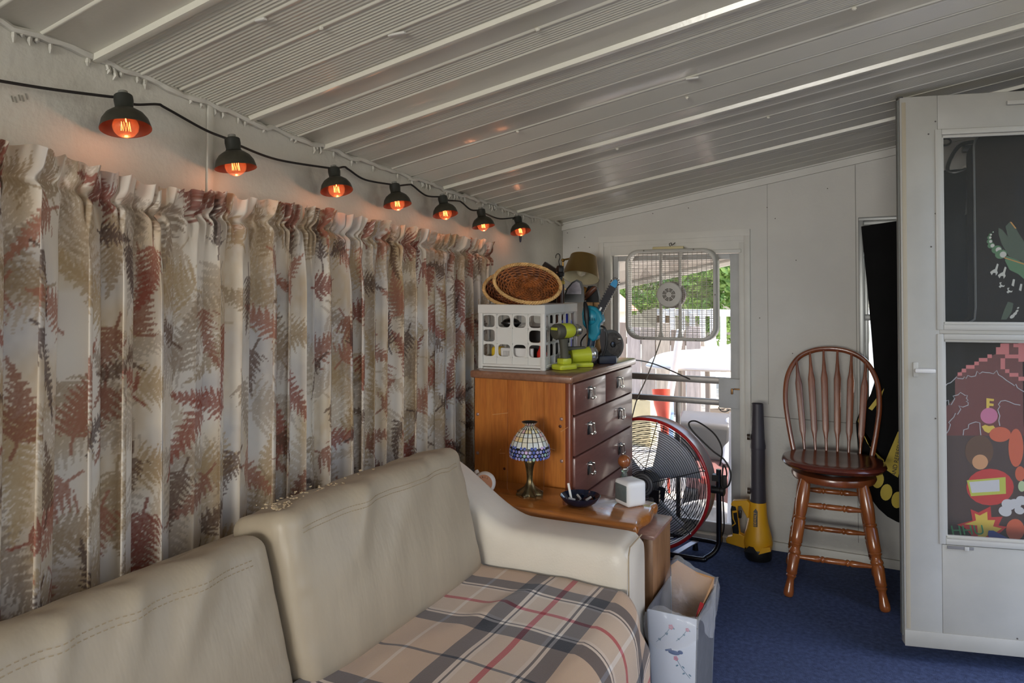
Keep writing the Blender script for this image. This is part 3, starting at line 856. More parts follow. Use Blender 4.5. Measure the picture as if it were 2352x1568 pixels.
# ------------------------------------------------------------------ dresser
def wood(name, rgb, rgb2, rough, stretch, scale=3.0, coat=0.0, ring=0.5, spec=0.5):
    """wood grain: stretched noise driving a three-stop ramp"""
    if name in MATS: return MATS[name]
    m = bpy.data.materials.new(name); m.use_nodes = True
    nt = m.node_tree; N = nt.nodes; L = nt.links; b = N['Principled BSDF']
    b.inputs['Roughness'].default_value = rough; b.inputs['Coat Weight'].default_value = coat; b.inputs['Coat Roughness'].default_value = 0.12
    b.inputs['Specular IOR Level'].default_value = spec
    tc = N.new('ShaderNodeTexCoord'); mp = N.new('ShaderNodeMapping'); mp.inputs['Scale'].default_value = stretch
    L.new(tc.outputs['Object'], mp.inputs[0])
    n1 = N.new('ShaderNodeTexNoise'); n1.inputs['Scale'].default_value = scale; n1.inputs['Detail'].default_value = 6; n1.inputs['Distortion'].default_value = 0.6
    L.new(mp.outputs[0], n1.inputs['Vector'])
    rp = N.new('ShaderNodeValToRGB'); cr = rp.color_ramp
    cr.elements[0].position = 0.30; cr.elements[0].color = lin(rgb2); cr.elements[1].position = 0.70; cr.elements[1].color = lin(rgb)
    L.new(n1.outputs['Fac'], rp.inputs[0])
    n2 = N.new('ShaderNodeTexNoise'); n2.inputs['Scale'].default_value = scale*7; n2.inputs['Detail'].default_value = 3
    L.new(mp.outputs[0], n2.inputs['Vector'])
    mx = N.new('ShaderNodeMixRGB'); mx.blend_type = 'MULTIPLY'; mx.inputs[0].default_value = ring
    r2 = N.new('ShaderNodeValToRGB'); r2.color_ramp.elements[0].position = 0.35; r2.color_ramp.elements[0].color = (0.62,0.55,0.5,1); r2.color_ramp.elements[1].position = 0.6; r2.color_ramp.elements[1].color = (1,1,1,1)
    L.new(n2.outputs['Fac'], r2.inputs[0]); L.new(rp.outputs[0], mx.inputs[1]); L.new(r2.outputs[0], mx.inputs[2])
    L.new(mx.outputs[0], b.inputs['Base Color'])
    MATS[name] = m; return m
M_pine = wood('orange_pine', (196,124,52), (168,92,32), 0.35, (7,7,0.7), 2.2, coat=0.25)
M_pine_e = wood('pine_edge', (150,92,50), (116,66,34), 0.4, (2,2,2), 4)
M_cherry = wood('dark_cherry_drawer', (126,84,74), (108,66,58), 0.36, (1,0.8,6), 2.5, coat=0.3, ring=0.3)  # brown lightened so the colour itself carries a window sheen
M_top = wood('dresser_top_wood', (146,104,78), (118,80,60), 0.3, (3,1,3), 3, coat=0.4)
M_maple = wood('honey_maple_top', (176,112,52), (150,88,38), 0.16, (0.9,6,4), 2.5, coat=0.6, ring=0.35)
M_chrome = mat('chrome', (210,210,206), rough=0.16, metal=1.0)
M_gun = mat('gunmetal', (70,72,76), rough=0.3, metal=0.9)
_before = set(bpy.data.objects)
dr = thing('dresser', 'orange pine dresser with dark drawers in the corner under the white crate', 'dresser', (0.33,3.02,0))
body = MB()
body.box((0.125,2.635,0.0),(0.535,3.425,0.965))
body.build('carcass', M_pine_e, dr, smooth=False)
for (a,c) in ((0.112,0.272),(0.2725,0.440),(0.4405,0.5345)):
    MB().rbox((a,2.612,-0.0629),(c,2.637,0.968),0.0015,1).build('side_plank', M_pine, dr)
MB().rbox((0.112,3.42,-0.0629),(0.548,3.442,0.968),0.002).build('side_panel', M_pine, dr)
MB().rbox((0.535,2.612,-0.0629),(0.556,2.640,0.968),0.002).build('front_stile', wood('red_stile',(140,70,38),(104,46,26),0.35,(4,4,0.8),3,coat=0.2), dr)
MB().rbox((0.535,3.414,-0.0629),(0.556,3.442,0.968),0.002).build('front_stile', MATS['red_stile'], dr)
MB().rbox((0.098,2.594,0.968),(0.572,3.46,1.0),0.008,3).build('top', M_top, dr)
def bail(root, y, z):
    """square chrome pull on a backplate"""
    x = 0.566
    h = MB(); h.rbox((x,y-0.022,z-0.026),(x+0.003,y+0.022,z+0.026),0.001)
    bp = h.build('handle', M_gun, root)
    g = MB()
    for s in (-1,1):
        g.rbox((x+0.002,y+s*0.017-0.004,z+0.012),(x+0.020,y+s*0.017+0.004,z+0.022),0.0015)
        g.obox((x+0.018,y+s*0.017,z-0.002),(0.005,0.006,0.044),rotm(0,R(-8),0))
    g.rbox((x+0.013,y-0.021,z-0.026),(x+0.026,y+0.021,z-0.016),0.002)
    g.build('bail', M_chrome, bp)
def drawer(y0, y1, z0, z1, hy):
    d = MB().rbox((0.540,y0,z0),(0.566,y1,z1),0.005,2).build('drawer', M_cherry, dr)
    for y in hy: bail(d, y, (z0+z1)/2+0.01)
drawer(2.642,3.015,0.835,0.962,(2.805,)); drawer(3.021,3.412,0.835,0.962,(3.19,))
for (z0,z1) in ((0.668,0.829),(0.498,0.662),(0.312,0.492),(0.120,0.306),(-0.030,0.114)):
    drawer(2.642,3.412,z0,z1,(2.80,3.21))
b = MB()
for (x,z) in ((0.128,0.811),(0.518,0.822),(0.128,0.645),(0.519,0.653)):
    b = MB().lathe([(0.007,0),(0.007,0.003),(0.003,0.005)],(x,2.612,z),(0,-1,0),n=12); b.build('screw_cap', mat('worn_screw_cap',(150,120,110),rough=0.4,metal=0.4), dr)
for (x,z,r_) in ((0.257,0.592,0.006),(0.512,0.792,0.007)):
    MB().lathe([(r_,0),(r_*0.7,0.001)],(x,2.612,z),(0,-1,0),n=10).build('knot', mat('wood_knot',(78,34,14),rough=0.5), dr)
for (x0,z0,x1,z1) in ((0.515,0.770,0.546,0.792),(0.20,0.815,0.275,0.828),(0.235,0.655,0.26,0.658),(0.46,0.70,0.49,0.695),(0.24,0.672,0.235,0.668)):
    MB().tube([(x0,2.6117,z0),(x1,2.6117,z1)],0.0009,4).build('scratch', mat('pale_scratch',(206,160,110),rough=0.7), dr)

# ------------------------------------------------------------------ side table in front of the dresser
tb = thing('side_table', 'glossy honey-wood side table with scalloped edge behind the sofa arm', 'side table', (0.55,2.45,0))
edge_ = [(0.88,2.592),(0.80,2.592),(0.65,2.592),(0.50,2.592),(0.35,2.592),(0.20,2.592),(0.16,2.55),(0.17,2.36),(0.24,2.315),(0.36,2.290),(0.48,2.284),(0.58,2.290),(0.70,2.284),(0.80,2.278),(0.86,2.276),(0.885,2.276),(0.905,2.278),(0.925,2.286),(0.929,2.310),(0.923,2.340),(0.922,2.370),(0.928,2.405),(0.934,2.440),(0.930,2.480),(0.924,2.515),(0.926,2.560),(0.915,2.588)]
poly = [(p.x,p.y) for p in smooth_pts([(x,y,0) for x,y in edge_],5,closed=True)]
def ring_prism(b, poly, zs):
    """stack of insets: zs = (z, inset) to mould an edge"""
    n = len(poly); cx_ = sum(p[0] for p in poly)/n; cy_ = sum(p[1] for p in poly)/n
    nor = []
    for i in range(n):
        a = Vector(poly[i-1]); c = Vector(poly[(i+1)%n]); t = (c-a).normalized(); nor.append(Vector((t.y,-t.x)))
    sgn = 1 if sum(nor[i].dot(Vector(poly[i])-Vector((cx_,cy_))) for i in range(n)) > 0 else -1
    vs = []
    for (z,ins) in zs:
        for i in range(n):
            p = Vector(poly[i]) - nor[i]*sgn*ins; vs.append((p.x,p.y,z))
    fs = [(k*n+i,k*n+(i+1)%n,(k+1)*n+(i+1)%n,(k+1)*n+i) for k in range(len(zs)-1) for i in range(n)]
    fs += [tuple(range(n-1,-1,-1)), tuple((len(zs)-1)*n+i for i in range(n))]
    b.add(vs, fs); return b
ring_prism(MB(), poly, [(0.510,0.010),(0.516,0.003),(0.526,0.0),(0.538,0.001),(0.546,0.005),(0.550,0.012)]).build('top', M_maple, tb, ang=60)
M_cabw = wood('side_cabinet_wood', (150,110,76), (120,84,54), 0.4, (5,5,0.8), 3)
MB().rbox((0.22,2.32,-0.02),(0.86,2.585,0.518),0.004).build('carcass', M_cabw, tb)
MB().rbox((0.20,2.305,-0.0629),(0.875,2.59,-0.01),0.006).build('plinth', M_cabw, tb)
# narrow cupboard standing beside the table, under the scalloped corner
nc = thing('narrow_cupboard', 'narrow brown wooden box beside the side table, behind the bin', 'box', (0.94,2.45,0))
MB().rbox((0.885,2.345,-0.0629),(0.968,2.58,0.492),0.003).build('body', M_cabw, nc)
MB().rbox((0.880,2.338,0.492),(0.974,2.585,0.506),0.002).build('lid', wood('pinkish_lid',(168,132,118),(140,104,92),0.3,(3,3,3),3), nc)
for x in (0.905,0.932): MB().box((x,2.3435,0.0),(x+0.0015,2.3455,0.49)).build('groove', M_dark, nc, smooth=False)

# ------------------------------------------------------------------ stained-glass lamp
lp = thing('stained_glass_lamp', 'small table lamp with a domed stained-glass shade and bronze foot', 'lamp', (0.447,2.462,0.55))
M_bronze = mat('antique_bronze', (108,94,66), rough=0.32, metal=0.9, var=0.35, scale=40)
b = MB(); n = 40
prof = [(0.048,0.0),(0.049,0.004),(0.040,0.012),(0.030,0.020),(0.020,0.030),(0.013,0.045),(0.011,0.060),(0.0125,0.085),(0.017,0.112),(0.020,0.122),(0.0215,0.128),(0.018,0.136),(0.012,0.146),(0.009,0.156),(0.007,0.170)]
vs = []
for (r_,h) in prof:
    for j in range(n):
        a = 2*PI*j/n
        amp_ = 0.16 if h < 0.03 else (0.08 if h < 0.14 else 0)
        rr = r_*(1+amp_*math.cos(8*a)); zz = h + (0.003*math.cos(8*a) if h < 0.012 and h > 0 else 0)
        vs.append((rr*math.cos(a), rr*math.sin(a), max(0,zz)))
b.add(vs, [(k*n+j,k*n+(j+1)%n,(k+1)*n+(j+1)%n,(k+1)*n+j) for k in range(len(prof)-1) for j in range(n)] + [tuple(range(n-1,-1,-1)), tuple((len(prof)-1)*n+j for j in range(n))])
b.build('foot', M_bronze, lp, local=True, ang=60)
def dome(h):           # shade radius at height above the table
    pr = [(0.142,0.0835),(0.150,0.0865),(0.165,0.088),(0.180,0.0865),(0.200,0.080),(0.220,0.0695),(0.238,0.056),(0.252,0.041),(0.260,0.026),(0.266,0.020),(0.272,0.026),(0.280,0.038)]
    return 0.88*float(np.interp(h,[p[0] for p in pr],[p[1] for p in pr]))
hs = [0.145,0.155,0.168,0.182,0.197,0.212,0.227,0.241,0.252,0.260,0.266,0.273,0.280]
sh = MB().lathe([(dome(h)-0.0018,h) for h in hs], n=48, caps=False).build('shade', mat('lead_came',(50,50,48),rough=0.4,metal=0.6), lp, local=True, fixn=False)
glass_cols = dict(cream=(214,208,188),yel=(216,200,148),pink=(214,178,176),white=(206,210,206),peach=(222,188,140))
gm = {k: mat('glass_'+k, v, rough=0.15, spec=0.6) for k,v in glass_cols.items()}
for k,v in dict(blue=(96,110,176),dblue=(64,80,150),lav=(150,146,196),green=(150,190,170),grey=(140,150,170),lilac=(198,166,206)).items():
    gm[k] = mat('glass_'+k, v, rough=0.15, spec=0.6)
NS = 20
def glass_tile(a0, a1, h0, h1, key):
    b = MB(); k = 3; vs=[]
    for i in range(k+1):
        for j in range(k+1):
            a = a0+(a1-a0)*i/k; h = h0+(h1-h0)*j/k; r_ = dome(h)+0.0012
            vs.append((r_*math.cos(a), r_*math.sin(a), h))
    b.add(vs, [(i*(k+1)+j,i*(k+1)+j+1,(i+1)*(k+1)+j+1,(i+1)*(k+1)+j) for i in range(k) for j in range(k)])
    b.build('glass_piece', gm[key], sh, local=True, fixn=False, ang=80)
rows = [(0.268,0.279),(0.2545,0.2655),(0.243,0.2535),(0.229,0.2415),(0.2125,0.2275),(0.190,0.211)]
pal = ['cream','white','yel','cream','pink','white','peach','cream']
for ri,(h0,h1) in enumerate(rows):
    for k in range(NS):
        a0 = 2*PI*k/NS; g = 0.0016/dome((h0+h1)/2)
        glass_tile(a0+g, a0+2*PI/NS-g, h0, h1, pal[(k*5+ri*3+(k*k)%7)%8] if ri < 5 else ('white' if k%3 else 'cream'))
rg = random.Random(4)
for ri,h in enumerate((0.150,0.163,0.1765,0.190)):
    nn = 34
    for k in range(nn):
        if ri == 3 and k%3 == 0: continue
        a = 2*PI*(k+0.5*(ri%2))/nn; r_ = dome(h)+0.0016
        key = rg.choice(['blue','blue','dblue','lav','lav','grey','green' if ri<2 else 'lav','lilac' if ri>1 else 'blue'])
        c = Vector((r_*math.cos(a), r_*math.sin(a), h)); nrm = Vector((math.cos(a),math.sin(a),0.15*(ri)-0.1)).normalized()
        b = MB().lathe([(0.0060,0.0),(0.0060,0.0007),(0.0042,0.0015)], c, nrm, n=10)
        b.build('glass_petal', gm[key], sh, local=True)
# ------------------------------------------------------------------ ashtray with cigarette
ash = thing('ashtray', 'round dark blue glazed ashtray on the side table', 'ashtray', (0.672,2.425,0.55))
M_glaze = mat('navy_glaze', (20,26,44), rough=0.12, var=0.3, scale=30, spec=0.6)
MB().lathe([(0.030,0.0),(0.045,0.003),(0.062,0.014),(0.0735,0.030),(0.0755,0.034),(0.073,0.035),(0.066,0.027),(0.050,0.013),(0.030,0.008),(0.001,0.007)], n=40).build('bowl', M_glaze, ash, local=True)
for k in range(7):
    a = k*0.9; r_ = 0.055
    MB().sphere((0.672+r_*math.cos(a),2.425+r_*math.sin(a),0.5725),0.006,8,6,(1,1,0.5)).build('glaze_ridge', M_glaze, ash)
cg = thing('cigarette', 'white cigarette leaning upright in the blue ashtray', 'cigarette', (0.632,2.420,0.560))
MB().cyl((0.640,2.418,0.563),(0.624,2.425,0.622),0.0045,12).build('paper', mat('cigarette_paper',(226,224,218),rough=0.8), cg)
MB().cyl((0.624,2.425,0.622),(0.6237,2.4252,0.6235),0.0042,12).build('tip', mat('tobacco',(160,130,100),rough=0.9), cg)
for k in range(4):
    a = 0.5+k*1.4
    o = MB().cyl((0.672+0.02*math.cos(a),2.425+0.02*math.sin(a),0.565),(0.672+0.044*math.cos(a+0.3),2.425+0.044*math.sin(a+0.3),0.573),0.0042,10).build('cigarette_butt', mat('butt_paper',(196,190,182),rough=0.9))
    tag(o, ['white cigarette butt at the back right of the blue ashtray','white cigarette butt at the back left of the blue ashtray','white cigarette butt at the front left of the blue ashtray','white cigarette butt at the front right of the blue ashtray'][k], 'cigarette', 'butts in the ashtray')
# ------------------------------------------------------------------ cube clock
ck = thing('cube_clock', 'white rounded cube digital clock with grey display on the side table', 'clock', (0.835,2.515,0.55), R(-36))
Mw = mat('white_plastic', (222,222,222), rough=0.35)
softbox(MB(), (-0.044,-0.042,0.0),(0.044,0.042,0.092),0.012,(8,8,8)).build('case', Mw, ck, local=True, ang=80)
MB().rbox((-0.034,-0.0440,0.018),(0.034,-0.0405,0.078),0.003).build('display', mat('lcd_grey',(96,104,104),rough=0.25,var=0.08,scale=60), ck, local=True)
# ------------------------------------------------------------------ glass jar with wooden ball stopper, behind the clock
jr = thing('glass_jar', 'small glass jar with round wooden ball stopper behind the white clock', 'jar', (0.800,2.592,0.55))
jr.location = (0.868,2.566,0.55) if False else (0.792,2.578,0.55)
MB().lathe([(0.016,0.0),(0.018,0.004),(0.018,0.075),(0.011,0.092),(0.010,0.100),(0.014,0.104),(0.014,0.108),(0.006,0.108)], n=24).build('glass', mat('jar_glass',(190,214,206),rough=0.05,trans=0.9,ior=1.3), jr, local=True)
MB().lathe([(0.0115,0.106),(0.0145,0.109),(0.0115,0.1125),(0.0145,0.115),(0.010,0.118)], n=20).build('collar', M_chrome, jr, local=True)
MB().sphere((0,0,0.140),0.0245,24,16).build('stopper', wood('walnut_ball',(150,88,46),(122,66,34),0.25,(5,5,5),3,coat=0.4), jr, local=True)
# ------------------------------------------------------------------ white jug lying between table and sofa back
pj_ = thing('plastic_jug', 'white rounded plastic jug with peach label behind the sofa arm', 'jug', (0.300,2.40,0.55))
pj_.location = (0.290,2.385,0.55)
Mj = mat('white_jug', (226,218,206), rough=0.4)
MB().lathe([(0.001,-0.028),(0.030,-0.027),(0.040,-0.020),(0.043,0.0),(0.040,0.020),(0.030,0.027),(0.001,0.028)],(0,0,0.043),(0.35,-0.92,0.15),n=36).build('body', Mj, pj_, local=True, ang=60)
MB().lathe([(0.007,0.0),(0.009,0.002),(0.009,0.014),(0.006,0.016)],(-0.034,0.004,0.072),(-0.6,0.1,0.78),n=16).build('cap', Mj, pj_, local=True)
_ax = Vector((0.35,-0.92,0.15)).normalized(); _c = Vector((0,0,0.043))+_ax*0.0277
lb = MB().lathe([(0.033,0.0),(0.033,0.0010)],_c,_ax,n=36).build('peach_label', mat('peach_label',(222,158,118),rough=0.6), pj_, local=True)
_x = Vector((_ax.y*-1,_ax.x,0)).normalized(); _y = _ax.cross(_x)
for k,ch in enumerate('EBALL'):
    a = R(150-24*k)
    q = Vector(pj_.location)+_c+_ax*0.0014+(_x*math.cos(a)+_y*math.sin(a))*0.024
    text('lettering', ch, 0.010, mat('label_ink',(96,60,50),rough=0.6), q, _x*math.sin(a)-_y*math.cos(a), _x*math.cos(a)+_y*math.sin(a), lb, 0.0003)
MB().prism([(-0.006,-0.004),(0.014,0.004),(0.014,0.012),(-0.004,0.006)],Vector((0,0,0))+_c+_ax*0.0012-_y*0.014,_x,_y,_ax*0.0006).build('pink_patch', mat('pink_ink',(196,120,128),rough=0.6), lb, local=True)

def scale_about_camera(before, skip=()):
    # dresser group shrunk about the camera so that it clears the drum fan
    for o in [q for q in bpy.data.objects if q not in before and q.parent is None and q not in skip]:
        k = 0.955
        o.location = (o.location.x*k+0.0731, o.location.y*k, o.location.z*k+0.0601)
        o.scale = (k, k, k)
scale_about_camera(_before)
# ------------------------------------------------------------------ waste bin with bag
bn = thing('waste_bin', 'white floral waste bin lined with a clear bag beside the sofa arm', 'bin', (1.09,2.27,0))
M_bin = mat('white_bin_paper', (214,222,236), rough=0.45)
M_binside = mat('grey_bin_side', (104,106,112), rough=0.5, var=0.15, scale=20)
def bin_wall(a, c, d, e, m, nm):
    MB().add([a,c,d,e],[(0,1,2,3)]).build(nm, m, bn, smooth=False)
B0 = [(1.025,2.13),(1.155,2.13),(1.155,2.38),(1.025,2.38)]; B1 = [(1.012,2.115),(1.168,2.115),(1.168,2.395),(1.012,2.395)]
def bw(i, m, nm):
    j = (i+1)%4; t_ = 0.004
    n_ = [Vector((0,1,0)),Vector((-1,0,0)),Vector((0,-1,0)),Vector((1,0,0))][i]*t_
    a,c,d,e = Vector((*B0[i],0)),Vector((*B0[j],0)),Vector((*B1[j],0.36)),Vector((*B1[i],0.36))
    q = [a,c,d,e]; MB().add([*q,*[p+n_ for p in q]],[(0,1,2,3),(7,6,5,4),(0,4,5,1),(1,5,6,2),(2,6,7,3),(3,7,4,0)]).build(nm, m, bn, smooth=False); return q
bw(0, M_bin, 'front_panel'); bw(1, M_binside, 'side_panel'); bw(2, M_bin, 'back_panel'); bw(3, M_binside, 'side_panel')
MB().box((1.027,2.132,0.0),(1.153,2.378,0.006)).build('bottom', M_bin, bn, smooth=False)
# printed sprigs on the front
def sprig(cx_, cz_, s, flip=1, bird=False):
    y = lambda z: 2.13-0.015*z/0.36-0.0012
    st = MB(); st.tube([(cx_-0.02*s*flip,y(cz_-0.02*s),cz_-0.02*s),(cx_,y(cz_),cz_),(cx_+0.015*s*flip,y(cz_+.02*s),cz_+0.022*s)],0.0007,4)
    for k in range(5):
        q = -0.016+0.009*k
        st.sphere((cx_+q*s*flip+0.004*(-1)**k*s,y(cz_+q*s),cz_+q*s+0.004*(-1)**k*s),0.0042*s,8,5,(1,0.12,0.5),rotm(0,0.6*(-1)**k,0))
    st.build('printed_sprig', mat('blue_green_ink',(120,150,172),rough=0.6), bn)
    f = MB()
    for k in range(5):
        a = k*1.256; f.sphere((cx_+0.018*s*flip+0.004*s*math.cos(a),y(cz_+.026*s),cz_+0.026*s+0.004*s*math.sin(a)),0.003*s,8,5,(1,0.15,1))
    f.build('printed_flower', mat('pink_flower_ink',(206,150,170),rough=0.6), bn)
sprig(1.065,0.29,1.2); sprig(1.12,0.20,1.1,-1); sprig(1.06,0.11,1.2); sprig(1.125,0.06,1,1); sprig(1.12,0.30,0.9,1)
b = MB(); b.sphere((1.095,2.118,0.245),0.018,12,8,(1,0.08,0.35)); b.sphere((1.114,2.118,0.250),0.008,10,6,(1,0.1,0.7)); b.obox((1.078,2.118,0.25),(0.02,0.0015,0.005),rotm(0,R(-20),0))
b.build('printed_bird', mat('slate_blue_ink',(104,120,156),rough=0.6), bn)
# kraft-paper bag corner and clear liner
M_film = mat('clear_plastic_film', (236,238,242), rough=0.10, spec=0.9, alpha=0.2, bump=0.5, bscale=30)
pb = MB()
pb.add([(1.03,2.370,0.05),(1.148,2.370,0.05),(1.163,2.391,0.385),(1.105,2.392,0.392),(1.04,2.392,0.42),(1.018,2.392,0.40)],[(0,1,2,3,4,5)])
pb.add([(1.146,2.14,0.05),(1.148,2.37,0.05),(1.162,2.390,0.385),(1.160,2.26,0.365),(1.158,2.15,0.352)],[(0,1,2,3,4)])
kp = pb.build('paper_liner', mat('kraft_paper',(188,144,98),rough=0.85,bump=0.5,bscale=40), bn, smooth=False)
kp.modifiers.new('thickness','SOLIDIFY').thickness = 0.0015
def film(name, rows_, k=6):
    P = [[Vector(p) for p in r_] for r_ in rows_]
    b = MB(); nu = len(P[0]); cols = [smooth_pts([P[j][i] for j in range(len(P))],k) for i in range(nu)]
    rws = [smooth_pts([cols[i][j] for i in range(nu)],k) for j in range(len(cols[0]))]
    n2 = len(rws[0]); vs = []
    for j,r_ in enumerate(rws):
        for i,p in enumerate(r_):
            vs.append(p+Vector((0.004*vnoise(i*0.8+j*0.35,4),0.004*vnoise(i*0.7-j*0.5,9),0.003*vnoise(i*0.9+j,2))))
    b.add(vs,[(j*n2+i,j*n2+i+1,(j+1)*n2+i+1,(j+1)*n2+i) for j in range(len(rws)-1) for i in range(n2-1)])
    return b.build(name, M_film, bn, ang=180, fixn=False)
film('bag_liner', [[(1.005,2.395,0.33),(1.03,2.398,0.432),(1.105,2.400,0.400),(1.172,2.402,0.385)],
                   [(1.004,2.30,0.30),(1.02,2.30,0.36),(1.12,2.31,0.30),(1.176,2.30,0.345)],
                   [(1.005,2.20,0.30),(1.04,2.20,0.33),(1.12,2.2,0.31),(1.178,2.2,0.355)],
                   [(1.006,2.112,0.345),(1.05,2.108,0.378),(1.12,2.108,0.366),(1.176,2.11,0.362)],
                   [(1.006,2.106,0.28),(1.05,2.100,0.255),(1.12,2.100,0.27),(1.174,2.104,0.31)]])
film('bag_overhang', [[(1.168,2.11,0.362),(1.170,2.20,0.358),(1.170,2.30,0.362),(1.170,2.39,0.384)],
                      [(1.182,2.13,0.35),(1.185,2.21,0.345),(1.186,2.29,0.352),(1.182,2.37,0.37)],
                      [(1.184,2.14,0.31),(1.196,2.19,0.285),(1.190,2.27,0.315),(1.184,2.35,0.335)]])
b = MB(); b.obox((1.150,2.20,0.335),(0.012,0.06,0.05),rotm(0.4,0.3,0.1)); b.build('red_wrapper', mat('red_wrapper',(150,34,38),rough=0.4), bn)

# ------------------------------------------------------------------ bar stool
st_ = thing('bar_stool', 'turned wooden swivel bar stool with hooped spindle back', 'stool', (1.480,3.505,0), R(4))
M_stool = wood('chestnut_stain', (134,72,36), (104,50,26), 0.28, (6,6,0.9), 2.5, coat=0.5, ring=0.35)
M_stool_seat = wood('red_chestnut_seat', (104,48,34), (84,36,28), 0.22, (0.9,6,4), 2.5, coat=0.6, ring=0.3)
M_stool_leg = wood('amber_leg_stain', (158,92,44), (126,66,30), 0.28, (6,6,0.9), 3, coat=0.5, ring=0.3)
seatz = 0.575
# saddle seat, rounded front
sp_ = []
for k in range(48):
    a = 2*PI*k/48
    c_, s_ = math.cos(a), math.sin(a); e = 0.82
    sp_.append((0.218*math.copysign(abs(c_)**e,c_), 0.200*math.copysign(abs(s_)**e,s_)))
b = MB(); n=48; vs=[]
for (z,ins) in [(seatz-0.032,0.030),(seatz-0.026,0.010),(seatz-0.012,0.0),(seatz-0.002,0.004),(seatz+0.004,0.020),(seatz+0.001,0.06),(seatz-0.003,0.12),(seatz-0.003,0.17)]:
    for (x,y) in sp_:
        r_ = math.hypot(x,y); f_ = (r_-ins)/r_; vs.append((x*f_,y*f_,z))
b.add(vs,[(k*n+i,k*n+(i+1)%n,(k+1)*n+(i+1)%n,(k+1)*n+i) for k in range(7) for i in range(n)]+[tuple(range(n-1,-1,-1)),tuple(7*n+i for i in range(n))])
b.build('seat', M_stool_seat, st_, local=True, ang=50)
MB().lathe([(0.11,seatz-0.052),(0.125,seatz-0.050),(0.125,seatz-0.036),(0.10,seatz-0.032)],n=32).build('swivel_plate', mat('black_steel',(30,30,32),rough=0.4,metal=0.7), st_, local=True)
MB().lathe([(0.150,seatz-0.088),(0.172,seatz-0.084),(0.178,seatz-0.070),(0.174,seatz-0.056),(0.150,seatz-0.052)],n=40).build('seat_ring', M_stool, st_, local=True, ang=50)
# turned legs
def turned(b, p0, p1, prof, n=14):
    p0 = Vector(p0); p1 = Vector(p1); d = p1-p0; L_ = d.length
    b.lathe([(r_,t*L_) for (t,r_) in prof], p0, d, n=n); return b
legprof = [(0.0,0.020),(0.01,0.021),(0.10,0.026),(0.20,0.0275),(0.28,0.0245),(0.315,0.0215),(0.320,0.026),(0.335,0.026),(0.342,0.022),(0.352,0.0255),(0.50,0.025),(0.535,0.0255),(0.545,0.021),(0.555,0.026),(0.568,0.021),(0.590,0.0185),(0.615,0.0255),(0.628,0.026),(0.640,0.021),(0.655,0.0255),(0.77,0.0225),(0.80,0.0235),(0.81,0.018),(0.822,0.0225),(0.835,0.018),(0.85,0.015),(0.90,0.0175),(0.95,0.0215),(0.975,0.0215),(0.993,0.018),(1.0,0.012)]
tops = {}; feet = {}
for sx in (-1,1):
    for sy in (-1,1):
        t0 = (sx*0.115, sy*0.105, seatz-0.075); t1 = (sx*0.190, sy*0.195, 0.0)
        tops[(sx,sy)] = Vector(t0); feet[(sx,sy)] = Vector(t1)
        turned(MB(), t0, t1, legprof).build('leg', M_stool_leg, st_, local=True, ang=50)
strprof = [(0.0,0.007),(0.05,0.008),(0.22,0.0125),(0.30,0.0145),(0.325,0.0105),(0.34,0.0145),(0.36,0.0145),(0.375,0.0105),(0.40,0.0125),(0.60,0.0125),(0.625,0.0105),(0.64,0.0145),(0.66,0.0145),(0.675,0.0105),(0.70,0.0145),(0.78,0.0125),(0.95,0.008),(1.0,0.007)]
def rung(a, c, za, zc):
    def at(k,z):
        t = (tops[k].z-z)/tops[k].z; return tops[k].lerp(feet[k], t)
    turned(MB(), at(a,za), at(c,zc), strprof, 12).build('stretcher', M_stool_leg, st_, local=True, ang=50)
rung((-1,-1),(1,-1),0.390,0.390); rung((-1,-1),(1,-1),0.170,0.170)
rung((-1,1),(1,1),0.395,0.395); rung((-1,1),(1,1),0.205,0.205)
for sx in (-1,1):
    rung((sx,-1),(sx,1),0.340,0.340); rung((sx,-1),(sx,1),0.150,0.150)
# hooped back
by = 0.150; lean_ = 0.10
hp = []
for k in range(41):
    t = k/40; a = PI*(1.0-t)
    pass
ctrl = [(-0.170,0.0),(-0.192,0.12),(-0.206,0.24),(-0.196,0.35),(-0.150,0.435),(-0.080,0.475),(0.0,0.486),(0.080,0.475),(0.150,0.435),(0.196,0.35),(0.206,0.24),(0.192,0.12),(0.170,0.0)]
hoop = [(p.x, by-0.02*(1-(p.x/0.2)**2)*-1 + lean_*p.y/0.48, seatz-0.004+p.y) for p in smooth_pts([(x,z,0) for x,z in ctrl],6)]
b = MB(); k = len(hoop)
P_ = [Vector(p) for p in hoop]; vs=[]
for i in range(k):
    t = (P_[min(i+1,k-1)]-P_[max(i-1,0)]).normalized(); w_ = Vector((0,1,0.2)).normalized(); s_ = t.cross(w_).normalized()
    for (u_,v_) in ((-0.011,-0.008),(-0.008,-0.011),(0.008,-0.011),(0.011,-0.008),(0.011,0.008),(0.008,0.011),(-0.008,0.011),(-0.011,0.008)):
        vs.append(P_[i]+s_*u_+w_*v_)
b.add(vs,[(i*8+j,i*8+(j+1)%8,(i+1)*8+(j+1)%8,(i+1)*8+j) for i in range(k-1) for j in range(8)]+[tuple(range(7,-1,-1)),tuple((k-1)*8+j for j in range(8))])
b.build('hoop', M_stool, st_, local=True, ang=60)
def hoop_z(x):
    best = max((p for p in hoop if abs(p[0]-x) < 0.02), key=lambda p:p[2]); return best
